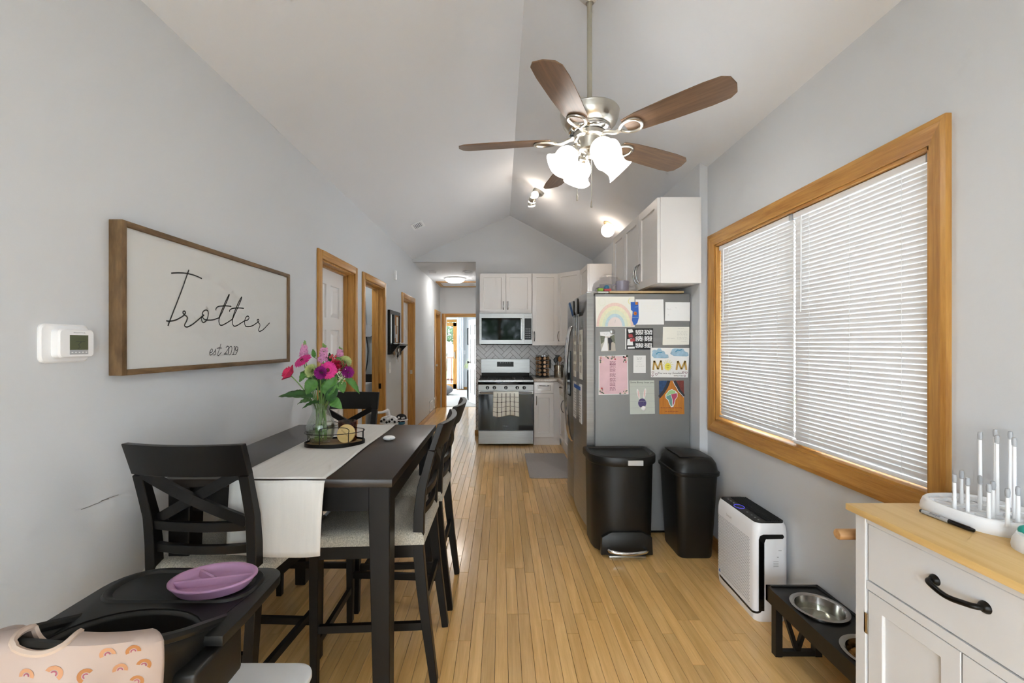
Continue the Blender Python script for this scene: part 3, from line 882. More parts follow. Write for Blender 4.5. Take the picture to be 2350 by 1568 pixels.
for k in range(5): build(B().boxf(P, .30 + k * .035, .312 + k * .035, 1.105, 1.11, -.563, -.5625), 'key_print', 'plastic_grey', bg_)
# towel over the oven handle
tw = thing('dish_towel', P(.375, .41, .06), 'cream dish towel with dark grid lines hung on the oven handle', 'towel')
def towel(u_, v_):
    x = .205 + .345 * u_; wv = .006 * math.sin(u_ * 9) * v_ + .004 * math.sin(u_ * 21 + v_ * 3) * v_
    if v_ < .12: a = v_ / .12 * PI; return P(x, .728 + .018 * math.sin(a), .055 - .018 * math.cos(a) + .002)
    f = (v_ - .12) / .88; return P(x + .012 * f * (u_ - .5) , .728 - f * (.315 + .012 * math.sin(u_ * 7)), .075 + wv)
build(B().sheet(28, 24, towel), 'cloth', 'paper_cream', tw, smooth=True, solid=.003)
mat('towel_line', '3c3430', .9)
b = B()
for k in range(5):
    uu = .17 + .165 * k
    for j in range(26):
        v0 = .14 + j * .033
        if v0 > .98: break
        b.sheet(1, 1, lambda a, c: towel(uu - .02 + .04 * a, v0 + .019 * c) + Vector((0, -.0028, 0)))
for v0 in (.27, .46, .64, .82):
    b.sheet(28, 1, lambda a, c: towel(a, v0 + .012 * c) + Vector((0, -.0026, 0)))
build(b, 'stripe', 'towel_line', tw, smooth=True)

# --- base cabinets and worktop
bz0, bz1 = .105, .872
P = frame((.449, 5.875, 0), (1, 0, 0), (0, 0, 1), (0, -1, 0))
t = thing('base_cabinet', (.62, 6.15, 0), 'white base cabinet right of the range, drawer over door', 'cabinet')
build(B().boxf(P, 0, .36, bz0, bz1, -.60, 0), 'body', 'cabinet_white', t)
build(B().boxf(P, 0, .36, 0, bz0, -.60, -.012), 'toe_kick', 'cabinet_white', t)
Q = lambda a, bb, c: P(.006 + a, .715 + bb, c)
dd = build(shaker(B(), Q, .265, .15, fr=.04), 'drawer', 'cabinet_white', t, bevel=.0012, seg=1); pull(dd, Q, .105, .07, .20, True)
Q = lambda a, bb, c: P(.006 + a, bz0 + .01 + bb, c)
dd = build(shaker(B(), Q, .265, .595), 'door', 'cabinet_white', t, bevel=.0012, seg=1); pull(dd, Q, .03, .44, .56)
BX = .795
t = thing('base_cabinet', (1.1, 5.0, 0), 'white base cabinet run along the right wall behind the refrigerator', 'cabinet')
build(B().box(BX + .02, XK - .002, 4.06, YG - .002, bz0, bz1), 'body', 'cabinet_white', t)
build(B().box(BX + .03, XK - .002, 4.06, YG - .002, 0, bz0), 'toe_kick', 'cabinet_white', t)
P = frame((BX + .02, 5.82, 0), (0, -1, 0), (0, 0, 1), (-1, 0, 0))
for i, x in enumerate((0.0, .44, .88, 1.32)):
    Q = lambda a, bb, c, x=x: P(x + .003 + a, .715 + bb, c)
    dd = build(shaker(B(), Q, .43, .15, fr=.04), 'drawer', 'cabinet_white', t, bevel=.0012, seg=1); pull(dd, Q, .105, .15, .28, True)
    Q = lambda a, bb, c, x=x: P(x + .003 + a, bz0 + .01 + bb, c)
    dd = build(shaker(B(), Q, .43, .595), 'door', 'cabinet_white', t, bevel=.0012, seg=1); pull(dd, Q, .38, .4, .56)
b = B(); b.prism([(.448, YG - .012), (.448, 5.85), (.76, 5.85), (.77, 5.84), (.77, 4.06), (XK - .001, 4.06), (XK - .001, YG - .012)], (0, 0, bz1), (1, 0, 0), (0, 1, 0), (0, 0, .038))
build(b, 'worktop', 'granite', label='speckled beige stone worktop on the white base cabinets', cat='worktop', bevel=.004)
WZ = bz1 + .038
# spice carousel
sc = onY(1245, 868, 6.2); sc.z = WZ
t = thing('spice_rack', sc, 'revolving spice rack of small jars on the worktop', 'spice rack')
build(B().cyl(sc, .10, .012, 24), 'base', 'black_metal', t, smooth=True); build(B().cyl(sc + V(0, 0, .305), .10, .01, 24), 'top', 'steel_dark', t, smooth=True)
build(B().cyl(sc + V(0, 0, .012), .03, .3, 12), 'column', 'black_metal', t, smooth=True)
jm = B().lathe([(.022, .0), (.022, .055), (.018, .062)], (0, 0, 0), 12, (0, 1, 0)); lm = B().lathe([(.021, 0), (.021, .014), (.017, .016), (0, .016)], (0, 0, 0), 12, (0, 1, 0))
for lev in range(5):
    for k in range(8):
        a = 2 * PI * k / 8 + .25
        d = Vector((math.cos(a), math.sin(a), 0)); o = sc + Vector((0, 0, .045 + lev * .057)) + d * .032
        build(B().lathe([(.022, 0), (.022, .045), (.018, .052)], o, 12, d), 'jar', 'jar_dark', t, smooth=True)
        build(B().lathe([(.022, .05), (.022, .066), (.018, .068), (0, .068)], o, 12, d), 'lid', 'copper_lid', t, smooth=True)
# utensil crock with utensils
cc = onY(1282, 868, 6.15); cc.z = WZ
t = thing('utensil_crock', cc, 'brushed metal utensil crock on the worktop corner', 'crock')
build(B().lathe([(.064, 0), (.066, .005), (.066, .175), (.063, .178), (.06, .175), (.06, .01), (0, .01)], cc, 28), 'body', 'crock', t, smooth=True)
def utensil(name, label, dx, dy, lx, ly, L, head, m):
    p0 = cc + V(dx, dy, .012); d = Vector((lx, ly, 1)).normalized(); p1 = p0 + d * L
    t = thing(name, p0, label, 'utensil', 'utensils in the metal crock')
    build(B().tube([p0, p1], .005, 8), 'shaft', m, t, smooth=True)
    b = B()
    if head == 'spoon': b.sphere(p1 + d * .03, .034, 14, 8, (.85, .25, 1.2))
    elif head == 'spatula': b.boxf(frame(p1, d.cross(V(0, 1, 0)).normalized(), d, V(0, -1, 0)), -.03, .03, 0, .09, -.003, .003)
    else: b.tube([p1 + V(.026 * math.cos(a), 0, .026 * math.sin(a) + .03) for a in [2 * PI * k / 16 for k in range(16)]], .005, 6, closed=True)
    build(b, 'head', m, t, smooth=(head == 'spoon'))
utensil('serving_spoon', 'black serving spoon leaning left in the crock', -.02, -.01, -.12, -.05, .21, 'spoon', 'black_plastic')
utensil('wooden_spoon', 'wooden spoon standing in the metal crock', .005, .0, .05, 0, .22, 'spoon', 'spoon_wood')
utensil('black_spatula', 'black spatula standing upright in the metal crock', -.005, .02, -.02, .1, .22, 'spatula', 'black_plastic')
utensil('black_ladle', 'black ladle leaning right in the metal crock', .03, -.01, .25, -.05, .16, 'ring', 'black_plastic')
kn = onY(1262, 836, 6.25)
t = thing('chef_knife', (kn.x, kn.y + .22, kn.z - .06), 'black-handled knife standing behind the spice rack', 'knife')
build(B().bar(kn + V(0, .0, -.06), kn + V(0, .0, .07), .025, .02, (0, 1, 0)), 'handle', 'black_plastic', t, bevel=.004)
build(B().prism([(-.005, 0), (.03, 0), (.012, -.17), (-.005, -.2)], kn + V(-.012, 0, -.06), (1, 0, 0), (0, 0, 1), (0, .002, 0)), 'blade', 'steel', t)

# --- refrigerator
fy0, fy1, fxb, fxd, fxf, fz = 3.13, 4.03, 1.385, .69, .612, 1.765
t = thing('refrigerator', ((fxb + fxf) / 2, (fy0 + fy1) / 2, 0), 'stainless side-by-side refrigerator covered with papers', 'refrigerator')
build(B().box(fxd, fxb, fy0 + .004, fy1, .02, fz - .006), 'body', 'steel_side', t, bevel=.004)
build(B().box(fxd - .012, fxd, fy0 + .02, fy1 - .02, .03, fz - .02), 'gasket', 'steel_side', t)
build(B().box(fxd - .02, fxb - .05, fy0 + .02, fy1 - .02, .0, .03), 'foot_grille', 'black_metal', t)
fs = 3.705
def fdoor(y0, y1):
    b = B(); n = 10; prof = []
    for k in range(n + 1):
        f = k / n; prof.append((y0 + (y1 - y0) * f, fxf + .016 * (2 * f - 1) ** 2 if True else 0))
    pts = [(fxd - .012, y0)] + [(x, y) for y, x in prof] + [(fxd - .012, y1)]
    b.prism(pts, (0, 0, .055), (1, 0, 0), (0, 1, 0), (0, 0, fz - .055))
    return build(b, 'door', 'steel', t, smooth=25)
d1 = fdoor(fy0, fs - .003); d2 = fdoor(fs + .003, fy1)
for dd, yy in ((d1, fs - .035), (d2, fs + .035)):
    pts = [(fxf + .012, yy, 1.535), (fxf - .012, yy, 1.52), (fxf - .035, yy, 1.40), (fxf - .055, yy, 1.05), (fxf - .035, yy, .70), (fxf - .012, yy, .58), (fxf + .012, yy, .565)]
    build(B().tube(smoothpath(pts, 5), .012, 8), 'handle', 'chrome', dd, smooth=True)
build(B().box(fxf - .004, fxf + .02, fs + .07, fy1 - .06, .93, 1.33), 'dispenser', 'black_gloss', d2)
for y in (fy0 + .02, fy1 - .08):
    build(B().box(fxf + .02, fxd + .08, y, y + .05, fz - .004, fz + .014), 'hinge', 'steel_dark', t, bevel=.004)
build(B().box(fxf + .03, fxd + .03, fy0 + .01, fy0 + .05, .03, .055), 'hinge', 'steel_dark', t, bevel=.004)
# things on top of it
build(B().box(.80, 1.35, fy0 + .02, fy0 + .32, fz, fz + .018), 'cutting_board', 'cutting_board', label='thin tan board lying on top of the refrigerator', cat='board', bevel=.003)
build(B().box(.715, .79, fy0 + .012, fy0 + .2, fz, fz + .012), 'notepad', 'bunny_paper', label='thin pale notepad on the front corner of the refrigerator top', cat='notepad')
dc = V(.885, 3.52, fz)
mk = B().lathe([(.135, 0), (.133, .09), (.122, .125), (.095, .152), (.078, .157), (.074, .172), (.055, .181), (0, .183), (0, .180), (.052, .178), (.071, .170), (.074, .155), (.092, .149), (.119, .123), (.130, .09), (.132, 0)], dc, 36, c0=False, c1=False)
build(mk, 'clear_dome', 'smoke_plastic', label='clear plastic dome lid on top of the refrigerator', cat='lid', smooth=True)
def mug(c, r, h, name, m, label):
    t = thing(name, c, label, 'cup')
    build(B().lathe([(r * .92, 0), (r, .01), (r, h), (r - .004, h), (r - .004, .012), (0, .012)], c, 24), 'body', m, t, smooth=True)
    build(B().tube(smoothpath([c + V(-r + .003, -.0, h * .8), c + V(-r - .025, -.0, h * .75), c + V(-r - .03, -.0, h * .5), c + V(-r + .003, -.0, h * .35)], 5), .006, 8), 'handle', m, t, smooth=True)
mug(V(.965, 3.40, fz), .05, .125, 'cup', 'lavender_plastic', 'lavender grey plastic cup under the dome on the refrigerator')
mug(V(.885, 3.62, fz), .05, .13, 'cup', 'plastic_grey', 'smoky grey plastic cup behind the toy truck on the refrigerator')
tc = V(.785, 3.30, fz)
t = thing('toy_truck', tc, 'small green, red and black toy truck on the refrigerator', 'toy')
build(B().box(tc.x - .05, tc.x + .06, tc.y - .03, tc.y + .03, fz + .012, fz + .03), 'chassis', 'black_plastic', t, bevel=.003)
build(B().box(tc.x - .04, tc.x + .0, tc.y - .028, tc.y + .028, fz + .03, fz + .055), 'cab', 'toy_green', t, bevel=.005)
build(B().box(tc.x + .005, tc.x + .06, tc.y - .03, tc.y + .03, fz + .03, fz + .05), 'bed', 'toy_red', t, bevel=.003)
build(B().sphere(tc + V(.03, 0, .06), .022, 12, 8), 'load', 'toy_blue', t, smooth=True)
for dx in (-.03, .04):
    for dy in (-.034, .024): build(B().cyl(tc + V(dx, dy, .014), .014, .01, 14, (0, 1, 0)), 'wheel', 'iron', t, smooth=True)
for k in range(4): build(B().tube([tc + V(-.055, -.02 + k * .013, .02), tc + V(-.075, -.02 + k * .013, .035)], .003, 6), 'bar', 'plastic_grey', t)
# knives and scissors on a magnet strip, papers on the front
ky = 3.40
build(B().box(fxf - .012, fxf + .006, ky - .12, ky + .18, 1.612, 1.635), 'magnet_strip', 'black_metal', label='slim magnetic knife strip on the refrigerator front', cat='knife strip')
for i, (y, lab, L, lean) in enumerate(((3.53, 'farthest dark-handled knife on the refrigerator magnet strip', .17, .05), (3.46, 'middle dark-handled knife on the refrigerator magnet strip', .21, -.02), (3.30, 'nearest wide-bladed knife on the refrigerator magnet strip', .23, -.03))):
    x = fxf - .018; o = V(x, y, 1.625)
    t = thing('kitchen_knife', o, lab, 'knife', 'knives on the refrigerator')
    build(B().bar(o + V(0, 0, .0), o + V(-.012, lean * 2, .11), .014, .024, (0, 1, 0)), 'handle', 'navy' if i == 0 else 'black_plastic', t, bevel=.004)
    build(B().prism([(-.012, 0), (.014, 0), (.012, -L * .75), (-.012, -L)], o + V(.002, 0, 0), (0, 1, 0), (0, 0, 1), (-.002, 0, 0)), 'blade', 'steel', t)
o = V(fxf - .018, 3.37, 1.62)
t = thing('scissors', o, 'kitchen scissors hanging between knives on the refrigerator', 'scissors')
for s_ in (-1, 1):
    build(B().prism([(-.006, .02), (.006, .02), (.003 * s_, -.16)], o, (0, 1, 0), (0, 0, 1), (-.002, 0, 0)), 'blade', 'steel', t)
    build(B().tube([o + V(-.002, .022 * s_ + .018 * math.cos(a), .045 + .025 * math.sin(a)) for a in [2 * PI * k / 14 for k in range(14)]], .004, 6, closed=True), 'handle', 'plastic_grey', t, smooth=True)
b = B().box(fxf + .001, fxf + .004, 3.23, 3.62, 1.12, 1.50)
t = build(b, 'wall_calendar', 'paper_cream', label='paper calendar page stuck on the refrigerator front', cat='paper')
b = B()
for r_ in range(4):
    for c_ in range(5): b.box(fxf - .0002, fxf + .001, 3.26 + c_ * .07, 3.31 + c_ * .07, 1.17 + r_ * .08, 1.225 + r_ * .08)
build(b, 'grid_print', 'photo_path', t)
t = build(B().box(fxf + .001, fxf + .004, 3.25, 3.63, .78, 1.08), 'school_notice', 'paper', label='printed notice with blue heading on the refrigerator front', cat='paper')
build(B().box(fxf - .0002, fxf + .001, 3.3, 3.58, 1.03, 1.06), 'heading_print', 'blue_strip', t)
b = B()
for k in range(10): b.box(fxf - .0002, fxf + .001, 3.28, 3.6 - random.random() * .1, .81 + k * .02, .816 + k * .02)
build(b, 'text_print', 'ink_grey', t)

# --- mat in front of the sink
build(B().prism(rrect(.50, .98, .03), (.545, 4.90, .001), (1, 0, 0), (0, 1, 0), (0, 0, .012)), 'kitchen_mat', 'rug', label='grey woven mat on the floor behind the refrigerator', cat='mat', bevel=.003)

# ================================================================== papers on the refrigerator side
FY = fy0 + .003
ZS = 5.058
LIFT = 0.
def zf_(zx, zy): return (1340 + zx / ZS, 660 + zy / ZS)
def fp(zx, zy, lift=0.):
    p = onY(*zf_(zx, zy), FY); p.y = FY - .0012 - LIFT - lift; return p
def sheet_paper(name, label, zr, m, tilt=None, cat='paper', up=0.):
    """zr: four corners or x0,y0,x1,y1 read from the side of the refrigerator"""
    if len(zr) == 4 and not isinstance(zr[0], tuple):
        x0, y0, x1, y1 = zr; zr = [(x0, y0), (x1, y0), (x1, y1), (x0, y1)]
    pts = [onY(*zf_(*q), FY) for q in zr]
    global LIFT
    LIFT = up
    b = B().loft([[Vector((p.x, FY - up, p.z)) for p in pts], [Vector((p.x, FY - up - .001, p.z)) for p in pts]])
    return build(b, name, m, label=label, cat=cat, group='papers on the refrigerator side')
def zpoly(parent, name, m, polys, lift=.0005):
    b = B()
    for poly in polys:
        pts = [fp(*q, lift) for q in poly]
        b.add(pts, [tuple(range(len(pts)))])
    return build(b, name, m, parent)
U_, V_ = V(1, 0, 0), V(0, 0, 1)
def zstroke(parent, name, m, paths, wd, lift=.0008, closed=False):
    b = B()
    for path in paths:
        pts = [fp(*q) for q in path]
        b.ribbon([(p.x, p.z) for p in pts], wd / ZS * FY / F, (0, FY - .0012 - LIFT - lift, 0), U_, V_, closed)
    return build(b, name, m, parent)
def zellipse(cx, cy, rx, ry, n=20, a0=0, a1=360):
    return [(cx + rx * math.cos(R(a0 + (a1 - a0) * k / n)), cy + ry * math.sin(R(a0 + (a1 - a0) * k / n))) for k in range(n if a1 - a0 == 360 else n + 1)]
def zlines(parent, name, m, rows, wd, seed=0, lift=.0008):
    """handwriting or print too small to read: broken wavering lines"""
    rnd = random.Random(seed); b = B()
    for x0, x1, y in rows:
        x = x0
        while x < x1:
            L = min(rnd.uniform(10, 34), x1 - x); k = 6
            path = [(x + L * i / k, y + rnd.uniform(-1, 1) * wd * .8) for i in range(k + 1)]
            pts = [fp(*q) for q in path]
            b.ribbon([(p.x, p.z) for p in pts], wd / ZS * FY / F, (0, FY - .0012 - LIFT - lift, 0), U_, V_)
            x += L + rnd.uniform(5, 10)
    return build(b, name, m, parent)
def ztext(parent, body, zx, zy, size, m, shear=.2, bold=0., align='CENTER'):
    return letters(body, size / ZS * FY / F, fp(zx, zy), U_, V_, m, 'lettering', parent, align, bold, shear, .0009)

p = sheet_paper('rainbow_drawing', "child's pale crayon rainbow drawing at the top of the refrigerator side", [(133, 106), (586, 106), (590, 458), (140, 458)], 'paper_cream')
for ro, m in ((215, 'rb_red'), (185, 'rb_yellow'), (150, 'rb_green'), (115, 'rb_blue'), (85, 'rb_pink')):
    rx, ry = ro, ro * 1.28
    lo = .0004 + (215 - ro) * 1.5e-6
    zpoly(p, 'arc', m, [[(360 + (rx) * math.cos(R(a)), 452 - ry * math.sin(R(a))) for a in range(0, 181, 10)]], lo)
zstroke(p, 'crayon_circle', 'rb_green', [zellipse(210, 170, 38, 42), ], 3, closed=True)
zstroke(p, 'crayon_circle', 'sun_yellow', [zellipse(545, 160, 30, 34, 12, 90, 260)], 4)
zstroke(p, 'crayon_mark', 'ink_grey', [[(365, 375), (360, 410)]], 4)
p = sheet_paper('letter_paper', 'large plain white letter, top middle of the refrigerator side', [(598, 138), (922, 138), (929, 430), (606, 432)], 'paper')
zlines(p, 'writing', 'paper_cream', [(660, 900, 170 + 18 * k) for k in range(7)], 3, 1)
p = sheet_paper('blue_sticker_strip', 'crumpled blue paper strip between the rainbow drawing and the letter', [(542, 170), (630, 168), (636, 352), (618, 415), (580, 442), (556, 380), (566, 275), (545, 262)], 'blue_strip', up=.0025)
zpoly(p, 'patch', 'orange_print', [[(592, 170), (624, 168), (625, 200), (595, 202)], zellipse(594, 302, 20, 22, 10)])
zpoly(p, 'patch', 'red', [zellipse(600, 300, 7, 9, 8)], .0009)
zstroke(p, 'fold_line', 'cloud_blue', [[(588, 228), (624, 224)], [(562, 300), (574, 300)], [(560, 352), (632, 348)]], 4)
p = sheet_paper('note_card', 'plain white card at the top right of the refrigerator side', [(945, 170), (1232, 173), (1230, 390), (940, 387)], 'paper')
zlines(p, 'writing', 'ink_grey', [(960, 1010, 250), (1060, 1075, 238), (972, 985, 318)], 3, 2)
p = sheet_paper('wedding_photo', 'photograph of a couple in wedding clothes held by a silver magnet', [(185, 516), (350, 510), (370, 738), (198, 744)], 'photo_path', cat='photo')
zpoly(p, 'sky', 'photo_sky', [[(185, 516), (350, 510), (352, 545), (300, 572), (250, 568), (190, 560)]])
zpoly(p, 'hedge', 'photo_green', [[(190, 560), (250, 568), (245, 620), (196, 660)], [(300, 572), (352, 545), (362, 650), (320, 620)]])
zpoly(p, 'white_dress', 'photo_sky', [[(240, 585), (268, 582), (280, 735), (200, 735), (215, 690), (235, 640)]], .0008)
zpoly(p, 'dark_suit', 'photo_dark', [[(278, 585), (310, 580), (335, 632), (318, 640), (312, 728), (292, 728), (288, 660), (280, 640)]], .0009)
zpoly(p, 'head', 'rb_pink', [zellipse(254, 576, 8, 10, 10), zellipse(292, 572, 8, 10, 10)], .001)
zlines(p, 'writing', 'ink_grey', [(225, 280, 530), (235, 270, 545)], 3, 5, .001)
build(B().lathe([(.019, 0), (.019, .006), (.016, .008), (0, .008)], fp(330, 515, .001), 20, (0, -1, 0)), 'round_magnet', 'steel', label='round silver magnet holding the wedding photograph', cat='magnet', smooth=True)
p = sheet_paper('schedule_card', 'black schedule card with red and white team picture', (476, 474, 803, 722), 'card_black')
zpoly(p, 'edge_strip', 'paper', [[(478, 476), (492, 476), (492, 720), (478, 720)]])
zpoly(p, 'picture', 'photo_sky', [[(508, 486), (560, 484), (575, 520), (520, 530)], [(505, 600), (560, 590), (572, 672), (500, 672)], [(508, 688), (588, 686), (590, 708), (508, 710)]])
zpoly(p, 'picture', 'card_red', [[(515, 545), (560, 540), (575, 580), (520, 580)], [(530, 600), (585, 585), (592, 625), (540, 630)]], .0008)
for cx in (600, 702):
    for r_ in range(3):
        zlines(p, 'text_print', 'photo_sky', [(cx, cx + 88, 498 + r_ * 76 + k * 11) for k in range(5)], 8, 10 + r_ + cx)
p = sheet_paper('thank_you_card', 'off-white handwritten card above the painted greeting', [(918, 458), (1223, 458), (1220, 664), (912, 669)], 'paper_cream')
zlines(p, 'writing', 'ink_grey', [(1080, 1200, 512 + 17 * k) for k in range(6)] + [(1130, 1190, 625), (1090, 1160, 476), (960, 1000, 590), (1010, 1050, 592)], 2.5, 3)
# painted greeting
p = sheet_paper('painted_greeting', 'white painted greeting with gold capitals, clouds and a smiling sun', [(772, 700), (1223, 704), (1205, 1046), (776, 1042)], 'paper', up=.0025)
zpoly(p, 'cloud', 'cloud_blue', [[(785, 790), (795, 755), (790, 735), (815, 722), (845, 728), (858, 706), (890, 708), (900, 730), (935, 745), (945, 775), (975, 780), (982, 815), (940, 822), (810, 818)],
                                 [(1000, 770), (1010, 745), (1025, 712), (1060, 706), (1150, 710), (1168, 742), (1205, 755), (1214, 790), (1190, 800), (1040, 795)]])
zstroke(p, 'brush_mark', 'cloud_deep', [[(835, 775), (862, 752), (880, 758), (905, 752)], [(1060, 748), (1085, 726), (1110, 730), (1135, 720)]], 11, .0009)
zstroke(p, 'capital_letter', 'gold_letter', [[(802, 958), (814, 850)], [(814, 850), (856, 950)], [(856, 950), (892, 848)], [(892, 848), (906, 958)]], 21)
zstroke(p, 'capital_letter', 'gold_letter', [[(1072, 958), (1088, 853)], [(1088, 853), (1130, 950)], [(1130, 950), (1172, 852)], [(1172, 852), (1186, 958)]], 21)
zpoly(p, 'sun', 'sun_yellow', [zellipse(972, 918, 36, 42, 18)], .0008)
zstroke(p, 'sun_ray', 'sun_yellow', [[(972 + 38 * math.cos(R(a)), 915 + 42 * math.sin(R(a))), (972 + (66 if a > 180 else 52) * math.cos(R(a + 8)), 915 + (80 if a > 180 else 55) * math.sin(R(a + 8)))] for a in range(0, 360, 24)], 4)
zpoly(p, 'sun_face', 'ink', [zellipse(962, 906, 4, 6, 8), zellipse(982, 906, 4, 6, 8)], .0011)
zstroke(p, 'sun_face', 'ink', [zellipse(972, 920, 14, 14, 8, 20, 160)], 4, .0011)
ztext(p, 'You are my Sunshine', 995, 995, 34, 'ink', .35)
zlines(p, 'writing', 'ink', [(1040, 1150, 1022), (1042, 1148, 1028)], 3.5, 14)
def heart(cx, cy, s): return [(cx + s * .8 * math.sin(R(a)) ** 3 * 1.2, cy - s * (13 * math.cos(R(a)) - 5 * math.cos(R(2 * a)) - 2 * math.cos(R(3 * a)) - math.cos(R(4 * a))) / 16) for a in range(0, 360, 20)]
zstroke(p, 'heart', 'wine', [heart(798, 985, 13), heart(838, 1008, 15), heart(795, 1022, 12), heart(1150, 985, 12), heart(1185, 990, 14), heart(1168, 1026, 12)], 4, closed=True)
# pink poem
p = sheet_paper('pink_poem', 'pink printed poem with a border of roses', [(171, 794), (508, 786), (518, 1240), (170, 1248)], 'paper')
zpoly(p, 'pink_field', 'pink_paper', [[(180, 803), (500, 796), (508, 1231), (180, 1238)]])
rnd = random.Random(4)
fl_ = []; gr = []
for cx, cy, sx_, sy_, n_ in ((200, 835, 22, 40, 9), (300, 815, 55, 14, 10), (375, 815, 50, 14, 9), (480, 830, 22, 40, 10), (205, 1200, 20, 28, 6), (230, 1222, 30, 10, 6), (470, 1200, 30, 28, 6), (450, 1222, 30, 10, 5)):
    for k in range(n_):
        q = zellipse(cx + rnd.uniform(-1, 1) * sx_, cy + rnd.uniform(-1, 1) * sy_, rnd.uniform(5, 13), rnd.uniform(5, 13), 8)
        (fl_ if rnd.random() < .6 else gr).append(q)
zpoly(p, 'rose_print', 'rb_red', [q for q in fl_], .0008)['kind'] = 'stuff'; zpoly(p, 'leaf_print', 'photo_green', gr, .0009)['kind'] = 'stuff'
zpoly(p, 'rose_print', 'card_red', [zellipse(362, 832, 10, 10, 8), zellipse(208, 1172, 12, 12, 8), zellipse(196, 820, 8, 9, 8), zellipse(480, 815, 9, 9, 8), zellipse(486, 865, 9, 9, 8)], .001)
rows = [y for st in (860, 890, 945, 1000, 1055, 1108, 1160) for y in (st, st + 11, st + 22, st + 33)]
zlines(p, 'text_print', 'wine', [(300, 366, y) for y in rows if y < 1205], 4, 7, .0009)
p = sheet_paper('small_note', 'small white handwritten note in the middle of the refrigerator side', (574, 790, 718, 991), 'paper')
zlines(p, 'writing', 'ink_grey', [(612, 672, 815), (618, 672, 826), (612, 668, 836), (620, 675, 860), (620, 675, 888), (595, 700, 915)], 3, 8)
# bunny
p = sheet_paper('bunny_craft', 'grey-green craft sheet with a purple bunny and cotton tail', [(528, 1080), (815, 1078), (824, 1466), (536, 1472)], 'bunny_paper')
zstroke(p, 'plank_line', 'ink_grey', [[(530, 1155), (816, 1147)], [(531, 1237), (818, 1230)], [(534, 1325), (820, 1318)], [(536, 1400), (822, 1393)]], 3)
def ear(x, y, tx, ty):
    d = Vector((tx - x, ty - y)); n_ = Vector((-d.y, d.x)).normalized()
    return [tuple(Vector((x, y)) + d * (.5 - .5 * math.cos(R(a))) + n_ * 15 * math.sin(R(a))) for a in range(0, 360, 24)]
zpoly(p, 'ear', 'bunny_white', [ear(646, 1295, 618, 1178), ear(695, 1290, 714, 1170)])
zpoly(p, 'inner_ear', 'bunny_pink', [[(634 + (q[0] - 632) * .55, 1240 + (q[1] - 1237) * .8) for q in ear(646, 1295, 618, 1178)], [(703 + (q[0] - 704) * .55, 1230 + (q[1] - 1230) * .8) for q in ear(695, 1290, 714, 1170)]], .0008)
zpoly(p, 'body_print', 'bunny_purple', [zellipse(676, 1342, 48, 54, 16)], .0006)
build(B().sphere(fp(688, 1402, .006), .018, 12, 8, (1, .5, 1)), 'cotton_tail', 'bunny_white', p, smooth=True)
ztext(p, 'Some Bunny loves you', 672, 1103, 30, 'ink', .3); zlines(p, 'writing', 'ink_grey', [(750, 805, 1446)], 3, 12)
# orange print
p = sheet_paper('orange_craft', 'orange card with a coloured map shape under dark drapes', [(871, 1082), (1158, 1080), (1166, 1470), (876, 1470)], 'orange_print')
zpoly(p, 'blue_area', 'navy', [[(871, 1082), (1005, 1081), (960, 1170), (925, 1230), (873, 1290)]])
zpoly(p, 'red_area', 'maroon', [[(1035, 1081), (1158, 1080), (1161, 1270), (1110, 1210), (1070, 1150)]])
zstroke(p, 'drape', 'photo_dark', [[(985, 1085), (960, 1150), (925, 1210), (875, 1272)], [(1050, 1085), (1085, 1150), (1110, 1200), (1158, 1262)]], 34, .0008)
zstroke(p, 'white_edge', 'photo_sky', [[(1032, 1085), (1052, 1130), (1075, 1165), (1095, 1205), (1130, 1240), (1158, 1275)]], 6, .001)
zpoly(p, 'map_edge', 'photo_sky', [[(985, 1195), (1020, 1180), (1062, 1200), (1085, 1225), (1086, 1270), (1060, 1305), (1052, 1350), (1035, 1388), (1010, 1390), (988, 1350), (975, 1310), (948, 1285), (945, 1245)]], .0009)
zpoly(p, 'map_area', 'map_green', [[(988, 1200), (1020, 1187), (1060, 1206), (1062, 1228), (1000, 1240), (955, 1262), (952, 1245)]], .0012)
zpoly(p, 'map_area', 'map_rose', [[(1010, 1240), (1078, 1226), (1080, 1268), (1054, 1302), (1044, 1350), (1030, 1375), (1030, 1310)]], .0012)
zpoly(p, 'map_area', 'map_teal', [[(956, 1264), (1005, 1244), (1022, 1300), (1022, 1375), (1008, 1376), (994, 1345), (982, 1305), (955, 1284)]], .0012)
zlines(p, 'writing', 'maroon', [(890, 1140, 1398), (940, 1090, 1440)], 5, 9, .001)
# ================================================================== dining table and chairs
TX0, TX1, TY0, TY1, TZ = -1.20, -.385, 1.51, 2.53, .912
t = thing('dining_table', ((TX0 + TX1) / 2, (TY0 + TY1) / 2, 0), 'worn black counter-height dining table with a white runner', 'table')
build(B().box(TX0, TX1, TY0, TY1, TZ - .03, TZ), 'table_top', 'black_top', t, bevel=.003)
ins = .03
for y in (TY0 + ins, TY1 - ins - .022): build(B().box(TX0 + .08, TX1 - .08, y, y + .022, TZ - .125, TZ - .03), 'apron', 'black_wood', t)
for x in (TX0 + ins, TX1 - ins - .022): build(B().box(x, x + .022, TY0 + .08, TY1 - .08, TZ - .125, TZ - .03), 'apron', 'black_wood', t)
for sx in (0, 1):
    for sy_ in (0, 1):
        x = TX0 + .012 if not sx else TX1 - .012; y = TY0 + .012 if not sy_ else TY1 - .012
        dx, dy = (1 if not sx else -1), (1 if not sy_ else -1)
        q = lambda s_, z: [(x, y, z), (x + dx * s_, y, z), (x + dx * s_, y + dy * s_, z), (x, y + dy * s_, z)]
        build(B().loft([q(.058, 0), q(.076, TZ - .14), q(.076, TZ - .03)]), 'leg', 'black_wood', t, bevel=.003, seg=1)

